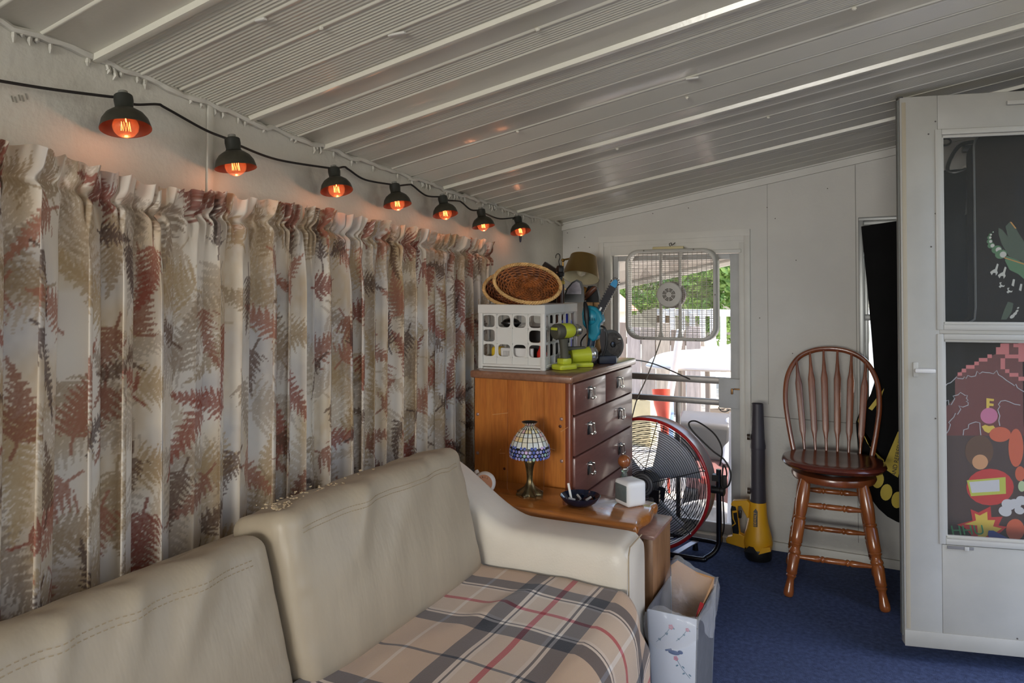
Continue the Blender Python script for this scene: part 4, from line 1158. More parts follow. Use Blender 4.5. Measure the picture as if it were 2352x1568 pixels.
for q in (-2.5,-1.5,-0.5,0.5,1.5,2.5):
    x0 = q*0.048; x1 = q*0.062
    h_ = hoop_z(x1); z0 = seatz-0.003; z1 = h_[2]-0.008
    b = MB(); pw = [(0.0,0.0055,0.0055),(0.12,0.007,0.007),(0.17,0.0105,0.006),(0.21,0.0145,0.0055),(0.60,0.0155,0.005),(0.72,0.016,0.005),(0.80,0.010,0.0055),(0.90,0.0065,0.006),(1.0,0.005,0.005)]
    vs=[]
    for (t,w_,d_) in pw:
        c = Vector((x0+(x1-x0)*t, by+lean_*t*0.95*(z1-z0)/0.48+0.018*(1-(x1/0.2)**2), z0+(z1-z0)*t))
        for j in range(10):
            a = 2*PI*j/10; cx_ = math.copysign(abs(math.cos(a))**0.6,math.cos(a)); cy_=math.copysign(abs(math.sin(a))**0.6,math.sin(a))
            vs.append(c+Vector((cx_*w_, cy_*d_, 0)))
    b.add(vs,[(i*10+j,i*10+(j+1)%10,(i+1)*10+(j+1)%10,(i+1)*10+j) for i in range(len(pw)-1) for j in range(10)]+[tuple(range(9,-1,-1)),tuple((len(pw)-1)*10+j for j in range(10))])
    b.build('spindle', M_stool, st_, local=True, ang=50)
_before = set(bpy.data.objects)
# ------------------------------------------------------------------ white crate on the dresser
M_crate = mat('white_crate_plastic', (206,204,198), rough=0.45)
cr = thing('storage_crate', 'white plastic milk crate on top of the dresser, full of tools', 'crate', (0.228,2.925,1.0), R(5))
CW, CD, CH = 0.290, 0.455, 0.282      # width x, depth y, height z
def rrect(w, h, r, k):
    """k points of a rounded rectangle, matched to rect() below by angle"""
    pts = []
    for i in range(k):
        a = 2*PI*(i+0.5)/k; c, s = math.cos(a), math.sin(a)
        # superellipse edge
        e = 4.0
        q = (abs(c)**e + abs(s)**e)**(-1/e); pts.append((w/2*c*q, h/2*s*q))
    return pts
def rect(w, h, k):
    pts = []
    for i in range(k):
        a = 2*PI*(i+0.5)/k; c, s = math.cos(a), math.sin(a)
        q = 1/max(abs(c),abs(s)); pts.append((w/2*c*q, h/2*s*q))
    return pts
def cell(b, o, u, v, w, cw, ch, hw, hh, k=24):
    """one crate cell: frame with a rounded hole; o centre, u,v in plane, w thickness vector"""
    O = rect(cw, ch, k); I = rrect(hw, hh, 0, k); vs = []
    for off in (Vector((0,0,0)), w):
        for L_ in (O, I): vs += [o+u*p[0]+v*p[1]+off for p in L_]
    fs = []
    for i in range(k):
        j = (i+1)%k
        fs += [(i,j,k+j,k+i),(2*k+i,3*k+i,3*k+j,2*k+j),(k+i,k+j,3*k+j,3*k+i),(i,2*k+i,2*k+j,j)]
    b.add(vs, fs)
def crate_face(o, u, v, w, W_, ncol, name, solid=()):
    b = MB(); z0, z1 = 0.050, 0.240; cw = W_/ncol; ch = (z1-z0)/3
    for i in range(ncol):
        for j in range(3):
            c = o+u*(-W_/2+cw*(i+0.5))+v*(z0+ch*(j+0.5))
            if (i,j) in solid:
                b.prism(rect(cw,ch,4),c,u,v,w)
            else: cell(b, c, u, v, w, cw, ch, cw*0.80, ch*0.84)
    b.prism([(-W_/2,0.012),(W_/2,0.012),(W_/2,z0),(-W_/2,z0)],o,u,v,w)
    b.prism([(-W_/2,z1),(W_/2,z1),(W_/2,CH),(-W_/2,CH)],o,u,v,w)
    p = b.build(name, M_crate, cr, local=True, smooth=True, ang=30, fixn=False)
    rb = MB(); n_ = -w.normalized()
    for i in range(ncol+1):
        x = -W_/2+cw*i
        rb.prism([(x-0.0025,0.02),(x+0.0025,0.02),(x+0.0025,CH),(x-0.0025,CH)],o,u,v,n_*0.004)
    for z in (z0,z0+ch,z0+2*ch,z1): rb.prism([(-W_/2,z-0.0015),(W_/2,z-0.0015),(W_/2,z+0.0015),(-W_/2,z+0.0015)],o,u,v,n_*0.003)
    rb.build('ribs', M_crate, p, local=True, smooth=False)
    return p
t_ = 0.006
X_,Y_,Z_ = Vector((1,0,0)),Vector((0,1,0)),Vector((0,0,1))
crate_face(Vector((0,-CD/2,0)), X_, Z_, Y_*t_, CW, 4, 'front_wall', {(1,1),(2,1)})
crate_face(Vector((0,CD/2,0)), X_, Z_, -Y_*t_, CW, 4, 'back_wall', {(1,1),(2,1)})
crate_face(Vector((CW/2,0,0)), Y_, Z_, -X_*t_, CD, 6, 'side_wall')
crate_face(Vector((-CW/2,0,0)), Y_, Z_, X_*t_, CD, 6, 'side_wall')
b = MB()
for (sx,sy) in ((-1,-1),(1,-1),(1,1),(-1,1)):
    b = MB().rbox((sx*CW/2-0.011,sy*CD/2-0.011,0.0),(sx*CW/2+0.011,sy*CD/2+0.011,CH),0.004); b.build('corner_post', M_crate, cr, local=True)
b = MB()
for (a,c) in (((-CW/2-0.012,-CD/2-0.012),(CW/2+0.012,-CD/2+0.002)),((-CW/2-0.012,CD/2-0.002),(CW/2+0.012,CD/2+0.012)),((-CW/2-0.012,-CD/2),(-CW/2+0.002,CD/2)),((CW/2-0.002,-CD/2),(CW/2+0.012,CD/2))):
    b.rbox((*a,CH-0.040),(*c,CH),0.002,1)
b.build('rim', M_crate, cr, local=True)
b = MB()
for (a,c) in (((-CW/2-0.010,-CD/2-0.010),(CW/2+0.010,-CD/2+0.002)),((-CW/2-0.010,CD/2-0.002),(CW/2+0.010,CD/2+0.010)),((-CW/2-0.010,-CD/2),(-CW/2+0.002,CD/2)),((CW/2-0.002,-CD/2),(CW/2+0.010,CD/2))):
    b.rbox((*a,0.010),(*c,0.022),0.002,1)
b.build('foot_flange', M_crate, cr, local=True)
MB().box((-CW/2,-CD/2,0.0),(CW/2,CD/2,0.006)).build('bottom', M_crate, cr, local=True, smooth=False)
def inc(x, y, z):       # crate coordinates -> world
    return wmat(cr) @ Vector((x,y,z))
# ---- things inside the crate
M_blk = mat('black_plastic', (26,26,27), rough=0.35)
M_yel = mat('tool_yellow', (214,178,40), rough=0.4)
def in_crate(name, label, cat, x, y, z=0.006):
    return thing(name, label, cat, inc(x,y*1.12-0.004,z), R(5))
t = in_crate('card_box','white printed card behind the lower holes of the crate','box',0.01,-0.165)
MB().rbox((-0.075,-0.010,0.0),(0.075,0.010,0.085),0.004).build('card', mat('white_card',(214,210,206),rough=0.6), t, local=True)
for k in range(5): MB().box((-0.060+0.006*k,-0.0108,0.02),(-0.058+0.006*k,-0.0098,0.072)).build('printed_line', mat('grey_print',(120,118,118),rough=0.6), t, local=True, smooth=False)
t = in_crate('red_bottle','red bottle standing in the near right corner of the crate','bottle',0.115,-0.14)
MB().lathe([(0.020,0),(0.022,0.003),(0.022,0.065),(0.012,0.085),(0.010,0.10)],n=20).build('body', mat('red_plastic',(196,40,30),rough=0.3), t, local=True)
MB().lathe([(0.011,0.098),(0.011,0.112),(0.007,0.116)],n=16).build('cap', mat('orange_cap',(206,120,40),rough=0.4), t, local=True)
t = in_crate('cordless_drill','yellow and black drill lying in the left corner of the crate','drill',-0.10,-0.12)
MB().rbox((-0.03,-0.02,0.03),(0.03,0.02,0.085),0.012,3).build('motor_housing', M_yel, t, local=True)
MB().rbox((-0.022,-0.018,0.0),(0.025,0.018,0.035),0.008,2).build('grip', M_blk, t, local=True)
MB().lathe([(0.016,0),(0.014,0.02),(0.007,0.032)],(0.028,0,0.055),(1,0,0),n=14).build('chuck', M_blk, t, local=True)
t = in_crate('black_case','black hard case filling the middle of the crate','case',0.02,0.01)
MB().rbox((-0.09,-0.10,0.0),(0.11,0.12,0.165),0.012,2).build('shell', mat('case_black',(34,30,30),rough=0.5), t, local=True)
MB().rbox((-0.09,-0.104,0.10),(0.11,-0.098,0.108),0.002).build('seam', mat('case_brown',(64,48,44),rough=0.5), t, local=True)
t = in_crate('black_helmet','glossy black round shell near the top left of the crate','helmet',-0.055,-0.125,0.171)
t.location = inc(-0.055,-0.10,0.171)
MB().sphere((0,0,0.024),0.042,20,12,(1,0.8,0.58)).build('shell', mat('gloss_black',(18,18,19),rough=0.12), t, local=True)
MB().lathe([(0.040,0.020),(0.046,0.022),(0.046,0.028),(0.040,0.030)],n=24).build('brim', M_blk, t, local=True)
t = in_crate('blue_bottle','blue bottle seen through the far right holes of the crate','bottle',0.125,0.155)
MB().lathe([(0.022,0),(0.024,0.003),(0.024,0.19),(0.012,0.21),(0.012,0.235)],n=20).build('body', mat('royal_blue',(40,56,190),rough=0.3), t, local=True)
MB().lathe([(0.013,0.233),(0.013,0.25)],n=16).build('cap', Mw, t, local=True)

# ------------------------------------------------------------------ wicker baskets leaning on the crate
M_wick = mat('brown_wicker', (134,78,36), rough=0.6, var=0.45, scale=26)
M_wick_d = mat('dark_wicker', (108,58,28), rough=0.6, var=0.45, scale=26)
M_rim = mat('pale_wicker_rim', (198,160,104), rough=0.6, var=0.25, scale=30)
M_wick_bg = mat('wicker_core', (74,40,20), rough=0.8)
def basket(label, M4, a, c, depth, mw):
    """oval basket: local xy is the opening, bowl goes to -z"""
    t = thing('wicker_basket', label, 'basket', (0,0,0)); t.matrix_basis = M4
    t.location = M4.to_translation(); t.rotation_euler = M4.to_euler()
    bott = 0.70
    def S(u, ang):      # u 0 = centre of the bottom, 1 = rim
        if u < 0.62:
            q = u/0.62*bott; z = -depth
        else:
            w_ = (u-0.62)/0.38; q = bott+(1-bott)*(w_**0.75); z = -depth*(1-w_)
        return Vector((a*q*math.cos(ang), c*q*math.sin(ang), z))
    ns = 26
    core = MB(); core.grid(48, 14, lambda p,q: S(0.02+0.96*q, 2*PI*p)+Vector((0,0,-0.004)), close_u=True); core.build('core', M_wick_bg, t, local=True, fixn=False)
    wv = MB(); rows_ = 23
    for r_ in range(1, rows_):
        u = r_/rows_; pts=[]
        nn = 104
        for k in range(nn):
            ang = 2*PI*k/nn
            p = S(u, ang); wob = 0.0040*math.cos(ang*ns/2*1.0*2/2 + PI*(r_%2))
            nrm = Vector((0,0,1)) if u < 0.6 else Vector((-math.cos(ang)*0.8,-math.sin(ang)*0.8,0.4)).normalized()
            pts.append(p + nrm*wob + Vector((0,0,0.0012*vnoise(k*0.6,r_))))
        wv.tube(pts, 0.0034, 4, closed=True)
    w_o = wv.build('weave', mw, t, local=True, fixn=False)
    sk = MB()
    for k in range(ns):
        ang = 2*PI*(k+0.5)/ns
        sk.tube([S(0.18+0.82*q/8, ang)+Vector((0,0,0.001)) for q in range(9)], 0.0028, 4)
    sk.build('stakes', M_wick, t, local=True, fixn=False)['kind'] = 'stuff'
    w_o['kind'] = 'stuff'
    for k in range(3):          # braided rim of three strands
        pts=[]; nn=150
        for i in range(nn):
            ang = 2*PI*i/nn; q = 26*ang/1.0+k*2*PI/3
            rr = 0.0052
            o_ = Vector((math.cos(ang),math.sin(ang),0))*(rr*math.cos(q)) + Vector((0,0,rr*math.sin(q)))
            pts.append(Vector((a*math.cos(ang),c*math.sin(ang),0.004))+o_)
        MB().tube(pts, 0.0038, 5, closed=True).build('rim_strand', M_rim, t, local=True, fixn=False)
    return t
def frame4(o, x, z):
    x = Vector(x).normalized(); z = Vector(z).normalized(); y = z.cross(x).normalized(); x = y.cross(z)
    M = Matrix((x,y,z)).transposed().to_4x4(); M.translation = Vector(o); return M
basket('brown wicker basket in front, open side towards the room, on the crate', frame4((0.326,2.690,1.372),(0.95,0.14,-0.20),(0.20,-0.88,0.42)), 0.150, 0.088, 0.050, M_wick)
basket('brown wicker basket at the back, half hidden by the other basket', frame4((0.240,2.765,1.350),(0.97,0.14,-0.13),(0.10,-0.86,0.48)), 0.160, 0.090, 0.060, M_wick_d)

# ------------------------------------------------------------------ things standing around the crate
t = thing('work_light', 'hanging work light with black hooked cap behind the baskets', 'work light', (0.372,2.93,1.0))
def L(x,y,z): return Vector((0.372+x,2.93+y,z))
MB().lathe([(0.0,1.0),(0.020,1.0),(0.022,1.01),(0.022,1.36),(0.020,1.375)],(0.372,2.93,0),n=20).build('amber_tube', mat('amber_tube',(66,34,22),rough=0.25), t)
MB().lathe([(0.0225,1.375),(0.0225,1.390),(0.018,1.393)],(0.372,2.93,0),n=20).build('yellow_band', mat('olive_yellow',(176,150,44),rough=0.5), t)
MB().lathe([(0.013,1.393),(0.013,1.412),(0.021,1.416),(0.023,1.430),(0.019,1.436),(0.021,1.452),(0.016,1.466),(0.006,1.470)],(0.370,2.93,0),n=20).build('cap', M_blk, t)
MB().tube(smooth_pts([(0.368,2.93,1.468),(0.364,2.93,1.490),(0.370,2.93,1.510),(0.366,2.93,1.524),(0.356,2.93,1.527),(0.348,2.93,1.518),(0.347,2.93,1.506)],6),0.0022,6).build('hook', mat('dark_wire',(40,38,36),rough=0.4,metal=0.7), t)
t.location = (0.262,3.205,1.0)
t = thing('black_strap_bag', 'black flat pouch poking up behind the wicker baskets', 'pouch', (0.31,2.98,1.15))
MB().prism([(-0.045,0.0),(0.06,0.0),(0.062,0.27),(0.03,0.292),(-0.025,0.325),(-0.045,0.30)],(0.31,2.965,1.15),(1,0,0),(0,0,1),(0,0.018,0)).build('body', M_blk, t)
t.location = (0.190,3.245,1.165)
# gold wall lamp on a swing arm
wlm = thing('wall_lamp', 'swing-arm wall lamp with tapered gold shade left of the back door', 'wall lamp', (0.15,3.84,1.40))
M_brass = mat('brass', (150,118,62), rough=0.3, metal=0.9)
MB().lathe([(0.028,0),(0.028,0.008),(0.010,0.014)],(0.135,3.86,1.34),(0,-1,0),n=20).build('wall_plate', M_brass, wlm)
MB().tube(smooth_pts([(0.135,3.85,1.34),(0.130,3.75,1.34),(0.126,3.62,1.345),(0.126,3.565,1.37),(0.126,3.562,1.42),(0.126,3.562,1.505)],6),0.0055,8).build('arm', M_brass, wlm)
MB().sphere((0.126,3.562,1.512),0.010,14,10).build('joint', M_brass, wlm)
MB().tube([(0.126,3.562,1.514),(0.175,3.565,1.522),(0.236,3.568,1.522)],0.005,8).build('arm', M_brass, wlm)
MB().sphere((0.127,3.562,1.455),0.0085,12,8).build('joint', M_brass, wlm)
shp = [(0.102,-0.062),(0.099,-0.045),(0.072,0.060)]
lc = Vector((0.236,3.568,1.470)); la = Vector((0,0.36,0.93)).normalized()      # the shade tips towards the room
wsh = MB().lathe(shp,lc,la,n=48,caps=False).build('shade', mat('gold_shade',(122,100,58),rough=0.38,metal=0.55,var=0.06,scale=4), wlm, fixn=False)
MB().lathe([(r_-0.002,h) for r_,h in reversed(shp)],lc,la,n=48,caps=False).build('shade_lining', mat('cream_lining',(226,220,190),rough=0.7), wsh, fixn=False)
MB().lathe([(0.012,0.045),(0.012,0.02),(0.022,0.005),(0.028,-0.015),(0.024,-0.035),(0.010,-0.048),(0.001,-0.050)],lc,la,n=24).build('bulb', mat('opal_bulb',(232,228,204),rough=0.3), wlm)
MB().lathe([(0.0725,0.056),(0.0725,0.063),(0.0700,0.063)],lc,la,n=48,caps=False).build('shade_rim', M_brass, wsh)
# visor
t = thing('face_visor', 'grey clear-fronted visor pouch hooked over the crate side', 'visor', (0.43,2.985,1.285))
vp = [(-0.045,0.0),(-0.045,0.035),(-0.035,0.062),(-0.010,0.092),(0.012,0.104),(0.032,0.094),(0.043,0.060),(0.045,0.0)]
MB().prism(vp,(0.428,2.985,1.287),(1,0.15,0),(0,0,1),(0.003,-0.02,0)).build('shell', mat('dark_grey_shell',(44,46,44),rough=0.4), t)
MB().prism([(-0.036,0.038),(-0.028,0.060),(-0.006,0.086),(0.012,0.096),(0.026,0.088),(0.034,0.060),(0.034,0.038)],(0.4315,2.9645,1.287),(1,0.15,0),(0,0,1),(0.0005,-0.003,0)).build('window', mat('grey_clear_window',(150,146,152),rough=0.2,var=0.25,scale=25), t)
MB().tube(smooth_pts([(0.478,2.98,1.29),(0.486,2.975,1.25),(0.492,2.97,1.19),(0.500,2.965,1.14)],5),[0.006,0.008,0.010,0.011,0.012,0.013,0.013,0.013,0.012,0.010,0.008,0.006,0.005,0.004,0.003,0.002][:16],8).build('strap', M_blk, t)
t.location = (0.43,2.985,1.287)
# wooden blocks with leather-handled tool
t = thing('wooden_block', 'pale wooden block standing behind the chainsaw', 'wood block', (0.468,3.10,1.0))
MB().rbox((0.430,3.125,1.0),(0.462,3.165,1.288),0.003).rbox((0.467,3.125,1.0),(0.500,3.165,1.288),0.003).build('boards', wood('pale_pine',(190,152,104),(168,128,80),0.6,(6,6,0.8),3), t)
t = thing('hand_tool', 'brown-handled tool with black head resting on the wooden block', 'hand tool', (0.47,3.10,1.288))
MB().prism([(-0.028,0.0),(0.036,0.0),(0.036,0.024),(0.026,0.068),(0.006,0.078),(-0.018,0.076),(-0.030,0.050)],(0.468,3.095,1.288),(1,0,0),(0,0,1),(0,0.022,0)).build('head', M_blk, t)
MB().tube([(0.430,3.085,1.300),(0.455,3.084,1.325),(0.482,3.084,1.350),(0.494,3.084,1.358)],[0.010,0.0125,0.013,0.009],10).build('handle', mat('brown_leather',(86,50,32),rough=0.4), t)
MB().lathe([(0.006,0),(0.006,0.004)],(0.442,3.070,1.314),(0,-1,0),n=12).build('rivet', M_chrome, t)

# lime-green impact driver standing on its battery
M_lime = mat('lime_green_plastic', (178,186,48), rough=0.38)
M_tgrey = mat('tool_grey_rubber', (72,70,58), rough=0.55)
t = thing('impact_driver', 'lime green impact driver standing upright on the dresser corner', 'power tool', (0.452,2.80,1.0), R(64))
softbox(MB(), (-0.048,-0.034,0.0),(0.048,0.034,0.026),0.008,(8,6,4)).build('battery', M_lime, t, local=True, ang=70)
MB().rbox((-0.026,-0.021,0.024),(0.026,0.021,0.050),0.006).build('battery_neck', M_lime, t, local=True)
MB().tube([(0.002,0,0.045),(-0.002,0,0.09),(-0.006,0,0.135)],[0.019,0.0175,0.020],14).build('grip', M_tgrey, t, local=True)
MB().rbox((0.012,-0.006,0.115),(0.026,0.006,0.138),0.003).build('trigger', M_blk, t, local=True)
MB().lathe([(0.022,0),(0.031,0.006),(0.033,0.03),(0.033,0.075),(0.030,0.09),(0.024,0.098)],(-0.050,0,0.168),(1,0,0),n=24).build('motor_housing', M_lime, t, local=True)
MB().lathe([(0.026,-0.003),(0.0335,0.004),(0.0345,0.02),(0.0345,0.036),(0.032,0.040)],(-0.054,0,0.166),(1,0,0),n=24).build('rear_cap', M_tgrey, t, local=True)
MB().rbox((-0.0595,-0.020,0.172),(-0.054,0.020,0.184),0.002).build('badge', M_lime, t, local=True)
MB().lathe([(0.024,0),(0.022,0.012),(0.026,0.014),(0.027,0.030),(0.022,0.034),(0.020,0.044),(0.012,0.048)],(0.046,0,0.168),(1,0,0),n=24).build('chuck', mat('satin_steel',(176,176,172),rough=0.25,metal=0.9), t, local=True)
# lime-green drill lying behind it
t = thing('green_flashlight', 'lime green power tool lying on its side with a clear lamp head', 'power tool', (0.476,2.935,1.0), R(42))
MB().lathe([(0.020,0.0),(0.031,0.006),(0.032,0.05),(0.033,0.085),(0.036,0.095)],(-0.055,0,0.050),(1,0,0.06),n=24).build('housing', M_lime, t, local=True)
MB().lathe([(0.035,0),(0.038,0.006),(0.036,0.022),(0.028,0.034)],(0.038,0,0.056),(1,0,0.06),n=24).build('lamp_head', mat('lamp_chrome',(190,190,186),rough=0.15,metal=0.8), t, local=True)
MB().rbox((-0.075,-0.016,0.074),(0.020,0.016,0.092),0.006).build('grip', M_tgrey, t, local=True)
MB().rbox((-0.060,-0.034,0.0),(0.050,0.034,0.022),0.008).build('battery', M_lime, t, local=True)
MB().rbox((-0.085,-0.020,0.020),(-0.05,0.020,0.060),0.006).build('rear_cap', M_tgrey, t, local=True)
# dark battery pack
t = thing('battery_pack', 'dark blue battery pack lying at the dresser edge beside the grey blade', 'battery', (0.530,3.13,1.0), R(35))
MB().rbox((-0.045,-0.030,0.0),(0.040,0.030,0.040),0.007).build('case', mat('navy_plastic',(34,38,52),rough=0.4), t, local=True)
MB().prism([(-0.045,0.038),(-0.02,0.070),(-0.005,0.066),(0.02,0.040)],(0,-0.022,0),(1,0,0),(0,0,1),(0,0.044,0)).build('clip', M_blk, t, local=True)
MB().rbox((0.038,-0.022,0.006),(0.0425,-0.004,0.030),0.001).build('sticker', Mw, t, local=True)
# teal mini chainsaw standing on its grip
M_teal = mat('teal_plastic', (26,128,150), rough=0.38)
t = thing('mini_chainsaw', 'teal cordless mini chainsaw propped upright beside the crate', 'chainsaw', (0.500,3.04,1.0))
O_ = Vector((0.500,3.040,1.0))
def Tp(x,y,z): return O_+Vector((x,y,z))
hs_ = [(-0.046,0.268),(-0.030,0.275),(0.010,0.268),(0.036,0.245),(0.050,0.205),(0.040,0.195),(0.030,0.180),(0.034,0.150),(0.018,0.120),(0.000,0.108),(-0.020,0.125),(-0.030,0.165),(-0.048,0.185),(-0.052,0.235)]
bm_ = MB(); bm_.prism(hs_,Tp(0,-0.025,0),(1,0,0),(0,0,1),(0,0.05,0)); bh = bm_.build('housing', M_teal, t, ang=30)
bv = bh.modifiers.new('soft_edges','BEVEL'); bv.width = 0.008; bv.segments = 3; bv.limit_method='ANGLE'
MB().sphere(Tp(-0.012,-0.026,0.222),0.036,20,12,(1,0.45,1)).build('motor_cover', M_teal, t)
for k in range(6): MB().rbox(Tp(-0.036+0.010*k,-0.0445+0.0012*abs(k-2),0.205),Tp(-0.032+0.010*k,-0.040,0.232-0.003*k),0.001).build('vent_slot', mat('teal_dark',(12,60,74),rough=0.5), t)
MB().tube([Tp(-0.010,0,0.125),Tp(-0.016,0,0.085),Tp(-0.022,0,0.040),Tp(-0.026,0,0.006)],[0.019,0.018,0.019,0.020],14).build('grip', mat('navy_grip',(28,48,66),rough=0.35), t)
MB().rbox(Tp(-0.050,-0.024,0.0),Tp(0.008,0.024,0.024),0.006).build('battery_foot', M_blk, t)
bar_d = Vector((0.095,0,0.165)).normalized(); bar_n = Vector((0,1,0)); bar_s = bar_d.cross(bar_n)
bo = Tp(0.022,0,0.240)
barp = [(-0.016,0),(0.016,0),(0.016,0.150),(0.011,0.170),(0,0.178),(-0.011,0.170),(-0.016,0.150)]
MB().prism(barp,bo-bar_n*0.002,bar_s,bar_d,bar_n*0.004).build('guide_bar', mat('bar_steel',(58,58,62),rough=0.35,metal=0.7), t)
MB().prism([(-0.015,0.140),(0.015,0.140),(0.015,0.152),(0.010,0.169),(0,0.176),(-0.010,0.169),(-0.015,0.152)],bo-bar_n*0.0032,bar_s,bar_d,bar_n*0.0064).build('bar_tip', mat('sky_blue_plastic',(52,140,190),rough=0.35), t)
MB().prism([(-0.004,0.012),(0.004,0.012),(0.004,0.030),(-0.004,0.030)],bo-bar_n*0.003,bar_s,bar_d,bar_n*0.001).build('bar_slot', Mw, t)
for s_ in (-1,1):
    for k in range(13):
        c = bo+bar_s*s_*0.0185+bar_d*(0.006+0.0125*k)
        MB().obox(c,(0.004,0.006,0.006),Matrix((bar_s,bar_n,bar_d)).transposed()).build('chain_link', M_gun, t, smooth=False)
for k in range(7):
    a = PI*k/6; c = bo+bar_d*0.162+bar_s*0.0195*math.cos(a)+bar_d*0.0195*math.sin(a)
    MB().obox(c,(0.005,0.006,0.005)).build('chain_link', M_gun, t, smooth=False)
pg = MB().tube(smooth_pts([Tp(0.035,-0.005,0.180),Tp(0.055,-0.006,0.170),Tp(0.064,-0.006,0.130),Tp(0.058,-0.006,0.080),Tp(0.046,-0.006,0.045)],6),0.005,8).build('hand_guard', M_blk, t)
gp = [(0.030,0.165),(0.046,0.170),(0.055,0.150),(0.058,0.110),(0.052,0.070),(0.042,0.048),(0.034,0.070),(0.028,0.110)]
MB().prism(gp,Tp(0,0.000,0),(1,0,0),(0,0,1),(0,0.004,0)).build('guard_plate', mat('smoke_plastic',(70,68,70),rough=0.2), pg)
# grey circular blade / guard
t = thing('grinder_disc', 'grey circular grinding disc in its guard at the dresser edge', 'grinder', (0.500,3.30,1.0))
ax_ = Vector((0.80,-0.55,0.10)).normalized(); c0 = Vector((0.500,3.300,1.0765))
MB().lathe([(0.074,0.0),(0.0745,0.003),(0.0745,0.014),(0.070,0.016),(0.045,0.020),(0.020,0.022)],c0-ax_*0.02,ax_,n=40).build('guard', mat('grey_guard',(120,118,114),rough=0.5,metal=0.4,var=0.15,scale=20), t)
MB().lathe([(0.060,0.0),(0.060,0.003),(0.024,0.005)],c0-ax_*0.001,ax_,n=40).build('disc', mat('abrasive_grey',(92,86,80),rough=0.8,var=0.3,scale=50), t)
MB().lathe([(0.016,0),(0.014,0.008),(0.006,0.010)],c0+ax_*0.002,ax_,n=16).build('hub_nut', M_gun, t)
MB().cyl(c0+ax_*0.010,c0+ax_*0.062+Vector((0,0,0.005)),0.0022,8).build('spindle', M_chrome, t)
MB().lathe([(0.006,0),(0.006,0.010),(0.003,0.014)],c0+Vector((0.030,-0.005,0.028)),(1,0,0.1),n=10).build('wing_nut', M_chrome, t)
MB().rbox((0.455,3.315,1.0),(0.495,3.375,1.055),0.008).build('motor_body', M_blk, t)
for (x,y,nm) in ((0.405,3.222,'black charger base standing behind the chainsaw on the dresser'),):
    t = thing('tool_charger', nm, 'charger', (x,y,1.0), R(10))
    MB().rbox((-0.035,-0.035,0),(0.030,0.05,0.06),0.01).build('body', M_blk, t, local=True)
    MB().tube(smooth_pts([(0.0,-0.03,0.04),(0.02,-0.045,0.10),(0.01,-0.04,0.14),(-0.03,-0.03,0.10),(-0.03,-0.02,0.05)],5),0.004,6).build('cable', M_blk, t, local=True)

scale_about_camera(_before, (wlm,))
# ------------------------------------------------------------------ red drum fan
fn = thing('drum_fan', 'large red-rimmed drum floor fan in front of the back door', 'fan', (0.65,3.50,0))
M_red = mat('red_enamel', (168,26,30), rough=0.3, coat=0.3)
M_drum = mat('silver_drum', (176,164,166), rough=0.32, metal=0.5)
M_wire = mat('black_wire', (40,40,44), rough=0.4, metal=0.3)
M_frame = mat('black_tube', (22,23,28), rough=0.22, metal=0.2, coat=0.4)
fc = Vector((0.624,3.42,0.380)); fx = Vector((-0.02,-0.985,0.06)).normalized()    # fx: direction the fan blows (to the room)
fu = Vector((0,0,1)).cross(fx).normalized(); fv = fx.cross(fu)
def FP(r_, a, d): return fc + fx*d + (fu*math.cos(a)+fv*math.sin(a))*r_
FR = 0.316
MB().lathe([(FR,-0.14),(FR+0.006,-0.137),(FR,-0.125),(FR,-0.02),(FR+0.004,0.0)],fc,fx,n=72,caps=False).build('drum', M_drum, fn, fixn=False)
MB().lathe([(FR-0.004,0.0),(FR-0.004,-0.14)],fc,fx,n=72,caps=False).build('drum_lining', mat('silver_inside',(150,150,156),rough=0.35,metal=0.5), fn, fixn=False)
MB().tube([FP(FR+0.002,2*PI*k/72,0.0) for k in range(72)],0.0085,8,closed=True).build('front_rim', M_red, fn)
MB().tube([FP(FR+0.002,2*PI*k/72,-0.14) for k in range(72)],0.005,6,closed=True).build('rear_rim', M_red, fn)
def grille(d, bulge, nm, nr):
    g = MB()
    for k in range(nr):
        r_ = 0.055+(FR-0.012-0.055)*k/(nr-1)
        g.tube([FP(r_,2*PI*i/64,d+bulge*(1-(r_/FR)**2)) for i in range(64)],0.0015,4,closed=True)
    o = g.build(nm, M_wire, fn, fixn=False); o['kind'] = 'stuff'
    for k in range(6):
        a = 0.32+2*PI*k/6
        MB().tube([FP(0.03+(FR-0.035)*q/6,a,d+0.004+bulge*(1-((0.03+(FR-0.035)*q/6)/FR)**2)) for q in range(7)],0.0022,6).build('grille_rib', M_wire, fn, fixn=False)
    return o
grille(0.0, 0.035, 'front_grille', 26); grille(-0.137, -0.03, 'rear_grille', 14)
for k in range(6):
    a = 0.32+2*PI*k/6
    MB().sphere(FP(FR-0.004,a,0.008),0.006,10,6).build('bolt', M_chrome, fn)
MB().lathe([(0.056,0.0),(0.060,0.004),(0.052,0.010),(0.040,0.012),(0.001,0.013)],fc+fx*0.033,fx,n=36).build('hub_badge', mat('hub_grey',(128,126,124),rough=0.4,metal=0.3), fn)
for r_ in (0.058,0.045,0.032): MB().tube([FP(r_,2*PI*i/36,0.046-0.2*(r_-0.03)) for i in range(36)],0.002,5,closed=True).build('hub_ring', M_wire, fn)
M_blade = mat('pale_blade', (222,226,236), rough=0.4, metal=0.0)
